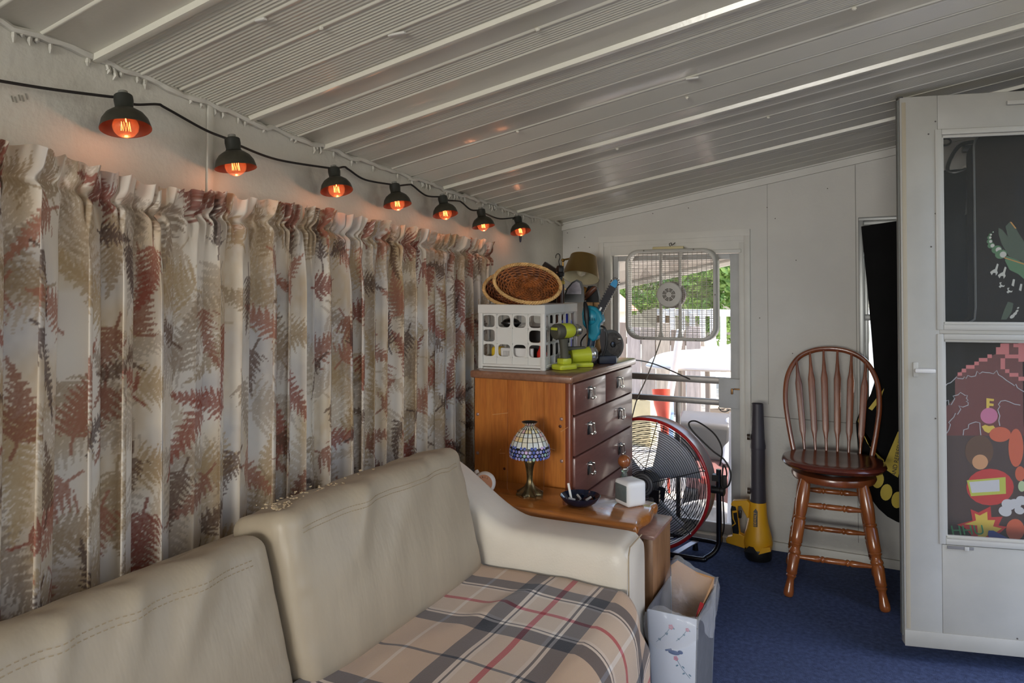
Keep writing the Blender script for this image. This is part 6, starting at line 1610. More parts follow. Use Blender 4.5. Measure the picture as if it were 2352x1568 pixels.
# ------------------------------------------------------------------ arcade cabinets behind the storm door
M_cab = mat('black_cabinet_side', (36,30,25), rough=0.75, spec=0.06, var=0.12, scale=12)
M_cab2 = mat('black_laminate', (22,22,22), rough=0.8, spec=0.08, var=0.1, scale=8)
ART1 = [('field', 'maroon', [(2.0952, 1.1502), (2.1548, 1.1521), (2.151, 0.791), (1.9019, 0.7679), (1.8962, 0.8774), (1.9302, 0.9193), (1.9309, 0.998), (1.9512, 1.0253), (2.0086, 1.0619), (2.0369, 1.0813), (2.0671, 1.098), (2.0823, 1.1345)]), ('block', 'pink', [(1.94, 1.0195), (1.9544, 1.0202), (1.9543, 1.0072), (1.9399, 1.0064)]), ('block', 'pink', [(1.9539, 1.0346), (1.9683, 1.0353), (1.9681, 1.0209), (1.9538, 1.0202)]), ('block', 'pink', [(1.968, 1.0496), (1.9961, 1.051), (1.9959, 1.0367), (1.9678, 1.0353)]), ('block', 'pink', [(1.9955, 1.0645), (2.0103, 1.0651), (2.0102, 1.0511), (1.9954, 1.0504)]), ('block', 'pink', [(2.0105, 1.0791), (2.0382, 1.0803), (2.038, 1.0664), (2.0103, 1.0651)]), ('block', 'pink', [(2.0383, 1.0942), (2.0527, 1.0948), (2.0526, 1.0809), (2.0382, 1.0803)]), ('block', 'pink', [(2.0662, 1.1231), (2.1076, 1.1246), (2.1073, 1.097), (2.066, 1.0954)]), ('block', 'pink', [(2.0802, 1.1375), (2.1077, 1.1384), (2.1076, 1.1246), (2.0801, 1.1236)]), ('block', 'pink', [(2.1214, 1.1383), (2.1547, 1.1394), (2.1545, 1.1263), (2.1212, 1.1251)]), ('block', 'pink', [(2.1371, 1.151), (2.1548, 1.1516), (2.1547, 1.1394), (2.137, 1.1389)]), ('block', 'pink', [(2.1369, 1.1256), (2.1545, 1.1263), (2.154, 1.0711), (2.1363, 1.0703)]), ('block', 'pink', [(2.0946, 1.096), (2.1366, 1.0977), (2.1364, 1.0835), (2.0945, 1.0817)]), ('block', 'pink', [(2.0801, 1.0811), (2.0945, 1.0817), (2.0941, 1.0398), (2.0797, 1.039)]), ('block', 'pink', [(2.0941, 1.0398), (2.1078, 1.0404), (2.1076, 1.0262), (2.0939, 1.0255)]), ('block', 'pink', [(2.1076, 1.0262), (2.1359, 1.0277), (2.1357, 1.0134), (2.1075, 1.0119)]), ('block', 'pink', [(2.1357, 1.0134), (2.1534, 1.0144), (2.1532, 0.999), (2.1356, 0.998)]), ('block', 'white', [(2.1082, 1.0823), (2.1354, 1.0834), (2.1352, 1.0677), (2.108, 1.0665)]), ('block', 'white', [(2.0943, 1.0671), (2.1217, 1.0684), (2.1215, 1.0544), (2.0942, 1.0531)]), ('block', 'white', [(2.1079, 1.0537), (2.1215, 1.0544), (2.1213, 1.0269), (2.1076, 1.0262)]), ('block', 'white', [(2.1214, 1.0404), (2.135, 1.041), (2.1348, 1.0276), (2.1213, 1.0269)]), ('letter', 'yellow', [(2.0332, 0.925), (2.0578, 0.9234), (2.0567, 0.9151), (2.0434, 0.9152), (2.0429, 0.9059), (2.0566, 0.9048), (2.0556, 0.8958), (2.0424, 0.8961), (2.0418, 0.8845), (2.0328, 0.8851)]), ('badge', 'yellow', [(2.017, 0.8142), (2.0279, 0.8216), (2.0407, 0.8175), (2.0547, 0.8213), (2.0599, 0.8128), (2.0491, 0.799), (2.0383, 0.7903), (2.0255, 0.7969)]), ('disc', 'rose', [(2.0689, 0.8596), (2.0675, 0.85), (2.0635, 0.8411), (2.0572, 0.8338), (2.0494, 0.8288), (2.0408, 0.8265), (2.0322, 0.8273), (2.0244, 0.831), (2.0183, 0.8374), (2.0143, 0.8457), (2.0131, 0.8552), (2.0145, 0.8649), (2.0186, 0.8738), (2.0249, 0.8812), (2.0328, 0.8861), (2.0414, 0.8883), (2.05, 0.8874), (2.0577, 0.8836), (2.0638, 0.8773), (2.0677, 0.869)]), ('disc', 'orange', [(2.1485, 0.745), (2.1471, 0.7224), (2.1436, 0.7018), (2.1383, 0.6852), (2.1316, 0.6741), (2.1244, 0.6698), (2.1171, 0.6725), (2.1107, 0.6821), (2.1056, 0.6977), (2.1025, 0.7177), (2.1015, 0.7402), (2.1029, 0.7629), (2.1065, 0.7836), (2.1119, 0.8003), (2.1186, 0.8113), (2.1259, 0.8155), (2.1331, 0.8126), (2.1395, 0.8028), (2.1445, 0.7872), (2.1476, 0.7673)]), ('disc', 'orange', [(2.1099, 0.7918), (2.1082, 0.7829), (2.1033, 0.7744), (2.0956, 0.7674), (2.086, 0.7624), (2.0754, 0.7599), (2.0647, 0.7603), (2.0551, 0.7635), (2.0474, 0.7691), (2.0426, 0.7767), (2.041, 0.7855), (2.0428, 0.7946), (2.0478, 0.8031), (2.0555, 0.8102), (2.0653, 0.8151), (2.0759, 0.8175), (2.0866, 0.817), (2.0961, 0.8137), (2.1036, 0.8081), (2.1084, 0.8005)]), ('disc', 'orange', [(2.1526, 0.6478), (2.1518, 0.639), (2.1495, 0.6308), (2.146, 0.6241), (2.1416, 0.6195), (2.1368, 0.6176), (2.132, 0.6184), (2.1277, 0.6219), (2.1243, 0.6278), (2.1222, 0.6354), (2.1215, 0.6441), (2.1224, 0.653), (2.1247, 0.6612), (2.1282, 0.6679), (2.1326, 0.6725), (2.1374, 0.6744), (2.1422, 0.6736), (2.1465, 0.67), (2.1499, 0.6641), (2.152, 0.6565)]), ('disc', 'brown', [(2.0537, 0.7226), (2.0513, 0.7035), (2.0447, 0.6858), (2.0344, 0.6712), (2.0216, 0.6611), (2.0073, 0.6565), (1.9931, 0.6579), (1.9802, 0.6652), (1.97, 0.6777), (1.9636, 0.6942), (1.9615, 0.7131), (1.9639, 0.7324), (1.9707, 0.7503), (1.9812, 0.765), (1.9942, 0.7749), (2.0085, 0.7793), (2.0227, 0.7776), (2.0354, 0.7701), (2.0454, 0.7576), (2.0517, 0.7412)]), ('disc', 'tan', [(2.0359, 0.679), (2.0345, 0.6699), (2.0308, 0.6615), (2.0251, 0.6544), (2.0179, 0.6495), (2.01, 0.6471), (2.002, 0.6477), (1.9948, 0.651), (1.9892, 0.6568), (1.9856, 0.6645), (1.9844, 0.6733), (1.9857, 0.6825), (1.9895, 0.691), (1.9953, 0.6981), (2.0025, 0.703), (2.0105, 0.7052), (2.0185, 0.7047), (2.0256, 0.7013), (2.0312, 0.6955), (2.0347, 0.6878)]), ('disc', 'red', [(2.1171, 0.593), (2.1132, 0.571), (2.1024, 0.5502), (2.0856, 0.5325), (2.0645, 0.5196), (2.0409, 0.513), (2.0173, 0.5132), (1.9958, 0.5203), (1.9788, 0.5337), (1.9679, 0.5521), (1.9642, 0.5737), (1.9683, 0.5963), (1.9796, 0.6175), (1.9969, 0.6353), (2.0186, 0.6479), (2.0423, 0.6541), (2.0658, 0.6533), (2.0868, 0.6458), (2.1032, 0.6323), (2.1136, 0.6141)]), ('band', 'lime', [(1.9659, 0.5999), (2.0912, 0.6279), (2.0919, 0.5644), (1.979, 0.54)]), ('pane', 'pale', [(1.974, 0.5944), (2.0713, 0.6159), (2.0721, 0.5714), (1.9818, 0.5533)]), ('star', 'red', [(1.9771, 0.4896), (2.0029, 0.4803), (2.0422, 0.5099), (2.0445, 0.4687), (2.0804, 0.4755), (2.0668, 0.4401), (2.0932, 0.4393), (2.0745, 0.4158), (2.0397, 0.388), (1.9856, 0.3794), (1.9586, 0.414), (1.9311, 0.4229), (1.9835, 0.4469)]), ('star', 'yellow', [(1.9906, 0.4754), (2.0069, 0.4696), (2.0313, 0.4876), (2.0323, 0.4557), (2.0564, 0.4592), (2.0495, 0.4343), (2.0773, 0.4305), (2.0559, 0.4097), (2.0317, 0.3964), (2.0127, 0.3805), (2.0006, 0.3786), (1.9983, 0.4298), (1.956, 0.4282), (1.9945, 0.4485)]), ('bubble', 'pale', [(2.1086, 0.4927), (2.1061, 0.4871), (2.1019, 0.4825), (2.0964, 0.4793), (2.0901, 0.4779), (2.0837, 0.4784), (2.0777, 0.4808), (2.0728, 0.4847), (2.0694, 0.49), (2.0679, 0.4959), (2.0684, 0.502), (2.0709, 0.5076), (2.0751, 0.5122), (2.0807, 0.5153), (2.087, 0.5167), (2.0934, 0.5162), (2.0994, 0.5138), (2.1042, 0.5098), (2.1076, 0.5046), (2.1091, 0.4987)]), ('bubble', 'pale', [(2.1205, 0.5192), (2.1179, 0.5132), (2.1135, 0.5084), (2.1077, 0.5051), (2.101, 0.5036), (2.0942, 0.5042), (2.0879, 0.5067), (2.0826, 0.5109), (2.079, 0.5165), (2.0774, 0.5228), (2.078, 0.5292), (2.0807, 0.5352), (2.0851, 0.5401), (2.091, 0.5434), (2.0977, 0.5448), (2.1045, 0.5442), (2.1108, 0.5416), (2.116, 0.5374), (2.1195, 0.5318), (2.1211, 0.5256)]), ('bubble', 'pale', [(2.1389, 0.5258), (2.1366, 0.5206), (2.1327, 0.5163), (2.1276, 0.5134), (2.1218, 0.5121), (2.1158, 0.5126), (2.1103, 0.5148), (2.1057, 0.5186), (2.1025, 0.5235), (2.1011, 0.529), (2.1016, 0.5347), (2.104, 0.5399), (2.1079, 0.5442), (2.113, 0.5471), (2.1189, 0.5483), (2.1248, 0.5478), (2.1303, 0.5456), (2.1349, 0.5418), (2.138, 0.5369), (2.1394, 0.5314)]), ('bubble', 'pale', [(2.1585, 0.5415), (2.1563, 0.5367), (2.1527, 0.5327), (2.148, 0.53), (2.1426, 0.5288), (2.1371, 0.5293), (2.1319, 0.5314), (2.1277, 0.5349), (2.1248, 0.5394), (2.1235, 0.5446), (2.1239, 0.5499), (2.1261, 0.5547), (2.1297, 0.5587), (2.1345, 0.5614), (2.1399, 0.5625), (2.1454, 0.562), (2.1505, 0.5599), (2.1547, 0.5564), (2.1576, 0.5519), (2.1589, 0.5467)]), ('bubble', 'pale', [(2.1479, 0.5033), (2.146, 0.4991), (2.1429, 0.4957), (2.1389, 0.4934), (2.1342, 0.4923), (2.1295, 0.4927), (2.1251, 0.4945), (2.1214, 0.4974), (2.1189, 0.5013), (2.1178, 0.5057), (2.1182, 0.5103), (2.12, 0.5144), (2.1232, 0.5179), (2.1273, 0.5202), (2.1319, 0.5212), (2.1367, 0.5208), (2.1411, 0.519), (2.1447, 0.5161), (2.1471, 0.5122), (2.1482, 0.5078)]), ('disc', 'mint', [(2.1534, 0.6007), (2.1528, 0.5943), (2.1511, 0.5884), (2.1485, 0.5836), (2.1452, 0.5802), (2.1416, 0.5788), (2.138, 0.5793), (2.1348, 0.5818), (2.1322, 0.586), (2.1306, 0.5915), (2.1301, 0.5978), (2.1308, 0.6042), (2.1325, 0.6102), (2.1351, 0.615), (2.1384, 0.6183), (2.142, 0.6198), (2.1456, 0.6192), (2.1488, 0.6167), (2.1514, 0.6125), (2.1529, 0.607)]), ('disc', 'orange', [(2.1479, 0.4366), (2.1463, 0.4238), (2.1422, 0.4117), (2.1358, 0.4017), (2.1278, 0.3946), (2.1189, 0.3912), (2.11, 0.3917), (2.102, 0.3963), (2.0958, 0.4044), (2.0918, 0.4153), (2.0905, 0.4278), (2.092, 0.4408), (2.0962, 0.4529), (2.1027, 0.463), (2.1108, 0.47), (2.1197, 0.4733), (2.1286, 0.4726), (2.1365, 0.4679), (2.1427, 0.4598), (2.1466, 0.449)]), ('tube', 'blue', [(2.0346, 0.416), (2.0507, 0.4185), (2.1006, 0.3946), (2.098, 0.3894), (2.0396, 0.3848), (2.0318, 0.3996)])]  # outlines here, like the item positions above, computed from image pixels
LINES1 = [[(1.897, 0.9632), (1.9061, 0.9742), (1.9151, 0.9774), (1.9241, 0.9871), (1.9365, 1.0023), (1.9398, 0.9959), (1.9575, 0.9956), (1.962, 1.0037), (1.9675, 0.9974), (1.9731, 1.0095), (1.984, 1.0049), (1.9983, 1.009), (2.0039, 1.028), (2.0114, 1.018), (2.0212, 1.0258), (2.0299, 1.0242), (2.0449, 1.0237), (2.0567, 1.0204), (2.0675, 1.0338), (2.0726, 1.0174), (2.0853, 1.0091), (2.0978, 0.9971), (2.1145, 0.9853), (2.1228, 0.9782), (2.1271, 0.9848), (2.1322, 0.9711), (2.1435, 0.963), (2.1528, 0.9573)], [(1.8975, 0.9039), (1.9077, 0.9085), (1.9087, 0.8902), (1.9165, 0.8908), (1.929, 0.9166), (1.9235, 0.9254), (1.9403, 0.9318), (1.9482, 0.9414), (1.9635, 0.9307), (1.9712, 0.9312), (1.9678, 0.9193), (1.9732, 0.9118), (1.9666, 0.9074), (1.9732, 0.904), (1.9731, 0.8936), (1.9554, 0.8845), (1.9421, 0.8887), (1.9486, 0.8761), (1.9373, 0.8543), (1.9307, 0.859), (1.925, 0.8429), (1.9159, 0.8316), (1.908, 0.8205), (1.9135, 0.813), (1.9077, 0.7915), (1.9009, 0.7778)], [(2.0134, 0.7803), (2.0115, 0.806), (2.0106, 0.8278), (1.9976, 0.8301), (1.9845, 0.8243), (1.9745, 0.8183), (1.9722, 0.8025), (1.9578, 0.796), (1.9554, 0.7749)], [(2.0749, 0.8218), (2.0719, 0.842), (2.0753, 0.8602), (2.0692, 0.8827), (2.0757, 0.896), (2.0715, 0.9034), (2.0791, 0.9167), (2.0928, 0.9202), (2.1065, 0.9156), (2.1221, 0.9083), (2.1408, 0.9059)]]
ART2 = [('segment', 'green', [(2.0638, 1.5694), (2.0638, 1.5681), (2.0632, 1.5669), (2.0622, 1.5661), (2.0609, 1.5656), (2.0596, 1.5658), (2.0586, 1.5664), (2.0581, 1.5674), (2.0581, 1.5687), (2.0586, 1.5698), (2.0597, 1.5707), (2.061, 1.5712), (2.0622, 1.571), (2.0633, 1.5704)]), ('segment', 'bone', [(2.0636, 1.5687), (2.0636, 1.5679), (2.0633, 1.5671), (2.0628, 1.5666), (2.062, 1.5664), (2.0613, 1.5665), (2.0607, 1.5669), (2.0604, 1.5676), (2.0604, 1.5685), (2.0607, 1.5692), (2.0612, 1.5698), (2.0619, 1.57), (2.0626, 1.5699), (2.0632, 1.5694)]), ('segment', 'green', [(2.0579, 1.5605), (2.0578, 1.5583), (2.0568, 1.5561), (2.0549, 1.5545), (2.0525, 1.5537), (2.0502, 1.5539), (2.0483, 1.5551), (2.0473, 1.557), (2.0473, 1.5592), (2.0484, 1.5614), (2.0502, 1.563), (2.0526, 1.5638), (2.055, 1.5636), (2.0568, 1.5624)]), ('segment', 'bone', [(2.0574, 1.5593), (2.0575, 1.5578), (2.0569, 1.5565), (2.0559, 1.5554), (2.0546, 1.555), (2.0533, 1.5552), (2.0522, 1.5561), (2.0516, 1.5574), (2.0515, 1.5589), (2.0521, 1.5602), (2.0531, 1.5613), (2.0544, 1.5617), (2.0557, 1.5615), (2.0568, 1.5606)]), ('segment', 'green', [(2.0564, 1.5501), (2.0564, 1.547), (2.055, 1.5441), (2.0524, 1.5418), (2.0492, 1.5408), (2.0459, 1.5411), (2.0434, 1.5427), (2.042, 1.5453), (2.042, 1.5484), (2.0434, 1.5513), (2.046, 1.5536), (2.0492, 1.5546), (2.0524, 1.5543), (2.055, 1.5527)]), ('segment', 'bone', [(2.0558, 1.5485), (2.0559, 1.5465), (2.0551, 1.5446), (2.0538, 1.5432), (2.052, 1.5426), (2.0502, 1.5429), (2.0487, 1.5441), (2.0479, 1.5458), (2.0478, 1.5478), (2.0485, 1.5497), (2.0499, 1.5511), (2.0517, 1.5517), (2.0535, 1.5514), (2.0549, 1.5502)]), ('segment', 'green', [(2.0589, 1.5356), (2.0589, 1.5317), (2.0571, 1.528), (2.0538, 1.5252), (2.0497, 1.5238), (2.0457, 1.5241), (2.0424, 1.5262), (2.0406, 1.5295), (2.0407, 1.5334), (2.0425, 1.5371), (2.0458, 1.54), (2.0499, 1.5413), (2.0539, 1.541), (2.0572, 1.5389)]), ('segment', 'bone', [(2.0582, 1.5336), (2.0582, 1.531), (2.0573, 1.5286), (2.0556, 1.5269), (2.0533, 1.5261), (2.0511, 1.5265), (2.0492, 1.5279), (2.0481, 1.5302), (2.048, 1.5327), (2.0489, 1.5351), (2.0507, 1.5369), (2.0529, 1.5376), (2.0552, 1.5373), (2.0571, 1.5358)]), ('segment', 'green', [(2.0662, 1.5203), (2.0661, 1.5154), (2.0638, 1.5107), (2.0597, 1.5071), (2.0546, 1.5053), (2.0495, 1.5058), (2.0454, 1.5083), (2.0431, 1.5125), (2.0431, 1.5174), (2.0454, 1.5221), (2.0496, 1.5257), (2.0547, 1.5275), (2.0598, 1.527), (2.0639, 1.5245)]), ('segment', 'bone', [(2.0652, 1.5177), (2.0653, 1.5145), (2.0641, 1.5115), (2.0619, 1.5092), (2.0591, 1.5083), (2.0562, 1.5088), (2.0539, 1.5106), (2.0525, 1.5134), (2.0524, 1.5166), (2.0536, 1.5197), (2.0558, 1.5219), (2.0586, 1.5228), (2.0615, 1.5223), (2.0638, 1.5205)]), ('segment', 'green', [(2.0882, 1.5058), (2.0881, 1.4989), (2.0849, 1.4922), (2.0791, 1.4871), (2.0719, 1.4846), (2.0647, 1.4852), (2.0589, 1.4888), (2.0557, 1.4946), (2.0557, 1.5016), (2.059, 1.5083), (2.0648, 1.5134), (2.0721, 1.5159), (2.0793, 1.5152), (2.085, 1.5116)]), ('segment', 'bone', [(2.0868, 1.5021), (2.087, 1.4975), (2.0853, 1.4933), (2.0822, 1.4901), (2.0783, 1.4888), (2.0742, 1.4894), (2.0709, 1.492), (2.069, 1.496), (2.0688, 1.5005), (2.0705, 1.5048), (2.0736, 1.5079), (2.0775, 1.5093), (2.0816, 1.5086), (2.0849, 1.5061)]), ('segment', 'green', [(2.104, 1.4883), (2.1039, 1.4803), (2.1002, 1.4727), (2.0936, 1.4668), (2.0854, 1.4639), (2.0771, 1.4646), (2.0705, 1.4687), (2.0669, 1.4754), (2.0669, 1.4833), (2.0707, 1.491), (2.0773, 1.4969), (2.0856, 1.4997), (2.0938, 1.499), (2.1004, 1.4949)]), ('segment', 'bone', [(2.1024, 1.484), (2.1026, 1.4788), (2.1007, 1.4739), (2.0971, 1.4703), (2.0926, 1.4687), (2.088, 1.4695), (2.0842, 1.4724), (2.082, 1.4769), (2.0818, 1.4822), (2.0837, 1.4871), (2.0873, 1.4907), (2.0918, 1.4922), (2.0964, 1.4915), (2.1002, 1.4886)]), ('wing', 'dkgreen', [(2.0791, 1.5842), (2.0889, 1.5778), (2.1035, 1.5562), (2.1252, 1.5107), (2.149, 1.4595), (2.1368, 1.4508), (2.1101, 1.4752), (2.0883, 1.5208), (2.0788, 1.5572)]), ('wing', 'dkgreen', [(2.1014, 1.5893), (2.1164, 1.6066), (2.1332, 1.579), (2.1587, 1.5275), (2.1579, 1.4474), (2.149, 1.4565), (2.1276, 1.5046), (2.1084, 1.5471)]), ('body', 'green', [(2.1027, 1.4754), (2.1579, 1.4474), (2.1572, 1.3852), (2.1411, 1.4032), (2.112, 1.4214), (2.0976, 1.4576)]), ('spar', 'gold', [(2.1151, 1.6052), (2.12, 1.6049), (2.1357, 1.5789), (2.1308, 1.5791)]), ('spar', 'gold', [(2.0953, 1.4702), (2.1578, 1.4445), (2.1578, 1.44), (2.0952, 1.4666)]), ('wrench', 'bone', [(2.0727, 1.4461), (2.0776, 1.443), (2.0724, 1.419), (2.0748, 1.41), (2.0685, 1.3995), (2.0673, 1.41), (2.0599, 1.4101), (2.0548, 1.4012), (2.0499, 1.4133), (2.06, 1.4222), (2.0662, 1.4251)]), ('wrench', 'bone', [(2.0974, 1.4336), (2.1023, 1.4305), (2.0971, 1.4067), (2.0995, 1.3977), (2.0932, 1.3873), (2.092, 1.3978), (2.0846, 1.3978), (2.0796, 1.3889), (2.0747, 1.4009), (2.0847, 1.4098), (2.091, 1.4127)]), ('wrench', 'bone', [(2.0794, 1.3724), (2.0869, 1.3738), (2.0831, 1.3664), (2.0917, 1.3603), (2.0966, 1.3633), (2.0941, 1.3558), (2.0854, 1.3559), (2.0817, 1.3514), (2.0768, 1.3574), (2.0818, 1.3619)]), ('wrench', 'bone', [(2.1039, 1.3513), (2.1113, 1.3528), (2.1075, 1.3453), (2.1161, 1.3394), (2.121, 1.3423), (2.1185, 1.3349), (2.1099, 1.3349), (2.1062, 1.3304), (2.1013, 1.3364), (2.1063, 1.3409)]), ('bolt', 'bone', [(2.1175, 1.3617), (2.1227, 1.3855), (2.1288, 1.384), (2.1248, 1.3572)]), ('bolt', 'bone', [(2.1405, 1.3438), (2.1456, 1.3675), (2.1517, 1.366), (2.1478, 1.3393)]), ('wing', 'dkgreen', [(2.0932, 1.2661), (2.1058, 1.2991), (2.1229, 1.2932), (2.1177, 1.2604), (2.1002, 1.2303), (2.0829, 1.23)]), ('segment', 'bone', [(2.1406, 1.2782), (2.1409, 1.2769), (2.1404, 1.2754), (2.1394, 1.2738), (2.1379, 1.2726), (2.1364, 1.272), (2.135, 1.272), (2.1341, 1.2728), (2.1339, 1.2741), (2.1344, 1.2756), (2.1354, 1.2772), (2.1368, 1.2784), (2.1384, 1.279), (2.1397, 1.279)]), ('segment', 'bone', [(2.1381, 1.2673), (2.1384, 1.2656), (2.1378, 1.2634), (2.1363, 1.2613), (2.1344, 1.2596), (2.1322, 1.2587), (2.1304, 1.2588), (2.1291, 1.2598), (2.1288, 1.2616), (2.1294, 1.2638), (2.1309, 1.2659), (2.1329, 1.2676), (2.135, 1.2684), (2.1369, 1.2684)]), ('segment', 'bone', [(2.1335, 1.2582), (2.1339, 1.2558), (2.1331, 1.2529), (2.1311, 1.25), (2.1284, 1.2477), (2.1255, 1.2465), (2.123, 1.2466), (2.1213, 1.248), (2.1209, 1.2504), (2.1217, 1.2533), (2.1237, 1.2562), (2.1264, 1.2585), (2.1293, 1.2597), (2.1318, 1.2596)]), ('segment', 'bone', [(2.1261, 1.2487), (2.1266, 1.2458), (2.1256, 1.2423), (2.1232, 1.2388), (2.12, 1.2361), (2.1165, 1.2346), (2.1134, 1.2347), (2.1114, 1.2364), (2.1109, 1.2393), (2.1119, 1.2428), (2.1143, 1.2463), (2.1175, 1.2491), (2.121, 1.2505), (2.1241, 1.2504)])]
ART3 = [('lemon', 'lemon', [(1.6855, 0.4836), (1.6834, 0.4716), (1.6792, 0.4608), (1.6732, 0.4517), (1.6654, 0.4452), (1.6567, 0.4427), (1.6481, 0.4456), (1.6414, 0.4536), (1.6377, 0.4651), (1.6371, 0.4777), (1.6393, 0.4898), (1.6435, 0.5005), (1.6496, 0.5097), (1.6574, 0.5162), (1.6662, 0.5185), (1.6746, 0.5156), (1.6813, 0.5075), (1.685, 0.4961)]), ('lemon', 'lemon', [(1.7188, 0.4316), (1.7167, 0.4197), (1.7125, 0.409), (1.7065, 0.3998), (1.6989, 0.3933), (1.6902, 0.3908), (1.6817, 0.3936), (1.6751, 0.4015), (1.6714, 0.4129), (1.6708, 0.4254), (1.673, 0.4374), (1.6772, 0.4482), (1.6832, 0.4573), (1.6909, 0.4638), (1.6996, 0.4662), (1.708, 0.4634), (1.7146, 0.4554), (1.7182, 0.4441)]), ('lemon', 'lemon', [(1.7622, 0.4033), (1.7602, 0.3914), (1.756, 0.3808), (1.7501, 0.3717), (1.7426, 0.3651), (1.734, 0.3626), (1.7257, 0.3653), (1.7191, 0.3732), (1.7154, 0.3845), (1.7149, 0.3969), (1.717, 0.4089), (1.7212, 0.4196), (1.7271, 0.4287), (1.7347, 0.4352), (1.7433, 0.4376), (1.7516, 0.4348), (1.7581, 0.4269), (1.7617, 0.4157)]), ('flash', 'lemon', [(1.7433, 0.707), (1.7662, 0.7138), (1.7653, 0.6051), (1.7416, 0.5008), (1.681, 0.5389)]), ('flash', 'lemon', [(1.6254, 0.8025), (1.6903, 0.8984), (1.675, 0.8446), (1.6404, 0.794)]), ('flash', 'lemon', [(1.5816, 0.741), (1.5883, 0.7658), (1.5992, 0.7691), (1.5988, 0.7133), (1.6094, 0.6853), (1.6305, 0.6246), (1.6687, 0.5949), (1.6876, 0.573), (1.6767, 0.5336), (1.6559, 0.5936), (1.6199, 0.6428), (1.5922, 0.7031)])]
PAN3 = [(1.6024, 1.6391), (1.6419, 1.6454), (1.7386, 1.657), (1.8157, 1.6651), (1.8264, 1.7272), (1.8378, 1.8711), (2.1408, 1.8773), (2.1245, 0.2636), (1.803, 0.2111), (1.7614, 0.2956), (1.7358, 0.3015), (1.6979, 0.3194), (1.6632, 0.3498), (1.6283, 0.3964), (1.6039, 0.4529), (1.5918, 0.5152), (1.5835, 0.5942), (1.5769, 0.6736), (1.5738, 0.7335), (1.5904, 0.7849), (1.6175, 0.8269), (1.6357, 0.868), (1.6502, 0.9186), (1.6506, 0.9684), (1.6397, 1.1572), (1.6269, 1.337)]
ART1 = [a for a in ART1 if a[1] != 'white']
PAL = dict(maroon=(104,40,38),pink=(206,116,116),white=(196,196,194),yellow=(222,190,70),rose=(200,112,150),orange=(206,92,56),brown=(90,56,32),tan=(206,150,104),red=(196,42,40),lime=(190,196,74),pale=(206,206,212),mint=(186,206,160),blue=(46,64,140),green=(62,110,66),bone=(186,186,176),dkgreen=(44,66,42),gold=(190,134,50),lemon=(206,180,58))
inks = {k: mat('ink_'+k, v, rough=0.5) for k,v in PAL.items()}
def print_on(root, items, y, names):
    for i,(nm,ink,pts) in enumerate(items):
        d = 0.0006+0.00012*i
        MB().prism(pts,(0,y-d,0),(1,0,0),(0,0,1),(0,0.0005,0)).build('printed_'+nm, inks[ink], root, smooth=False)
ac = thing('arcade_cabinet', 'black arcade cabinet with bright side artwork behind the storm door glass', 'arcade cabinet', (2.2,3.38,0))
side = [(1.872,0.0),(2.52,0.0),(2.52,1.965),(2.065,1.968)] + [(2.065-0.063*math.sin(PI/2*k/8),1.905+0.063*math.cos(PI/2*k/8)) for k in range(1,9)] + [(2.002,1.28),(1.998,1.23),(1.965,1.205),(1.872,1.198)]
sp1 = MB().prism(side,(0,3.25,0),(1,0,0),(0,0,1),(0,0.018,0)).build('side_panel', M_cab, ac, ang=30)
MB().prism([(1.90,0.40),(2.52,0.40),(2.52,0.82),(1.90,0.82)],(0,3.2496,0),(1,0,0),(0,0,1),(0,0.0005,0)).build('printed_field', mat('ink_dark_maroon',(66,42,40),rough=0.5), sp1, smooth=False)
MB().prism([(2.15,0.82),(2.50,0.82),(2.50,1.14),(2.15,1.14)],(0,3.2494,0),(1,0,0),(0,0,1),(0,0.0005,0)).build('printed_field', inks['maroon'], sp1, smooth=False)
print_on(sp1, ART1, 3.25, ''); print_on(sp1, ART2, 3.25, '')
ln_ = MB()
for l_ in LINES1: 
    MB().tube([(x,3.2470,z) for x,z in l_],0.0016,4).build('printed_outline', inks['pale'], sp1)
text('lettering','HHU',0.052,mat('ink_green_letters',(62,150,84),rough=0.5),(1.966,3.2455,0.405),(1,0,0.18),(-0.18,0,1),sp1,0.0004)
MB().prism([(x+(0.02 if x<2.4 else 0),min(z,1.95)) for x,z in side],(0,3.268,0),(1,0,0),(0,0,1),(0,0.20,0)).build('body', M_cab2, ac, ang=30)
MB().prism(side,(0,3.468,0),(1,0,0),(0,0,1),(0,0.018,0)).build('side_panel', M_cab, ac, ang=30)
MB().tube([(x,3.2495,z) for x,z in side[3:]],0.004,6).build('edge_moulding', mat('grey_t_moulding',(92,94,92),rough=0.4), sp1)
a2 = thing('lemon_panel', 'black curved display panel printed with yellow lemons, leaning behind the stool', 'display panel', (1.9,3.82,0))
def farther(p): return (1.624+(p[0]-1.624)*3.79/3.6, 1.335+(p[1]-1.335)*3.79/3.6)
ART3 = [(a,c,[farther(p) for p in pts]) for a,c,pts in ART3]
p3 = [farther(p) for p in PAN3]; i_ = p3.index(min(p3, key=lambda p:p[1]+(0 if p[0]>1.79 else 9)))
sh3 = [(x,(0.0 if (x > 1.79 and z < 0.25) else z)) for x,z in p3]
s3 = MB().prism(sh3,(0,3.79,0),(1,0,0),(0,0,1),(0,0.018,0)).build('board', M_cab2, a2, ang=40)
print_on(s3, ART3, 3.79, '')
text('lettering','AND REFRESHING',0.026,mat('ink_black',(24,22,20),rough=0.5),(1.748,3.7865,0.566),(0.18,0,1.0),(-1,0,0.18),s3,0.0004)
inner = [(x+0.03 if x < 1.75 else x, z) for x,z in sh3]
MB().prism(inner,(0,3.808,0),(1,0,0),(0,0,1),(0,0.03,0)).build('backing', M_cab, a2, ang=40)
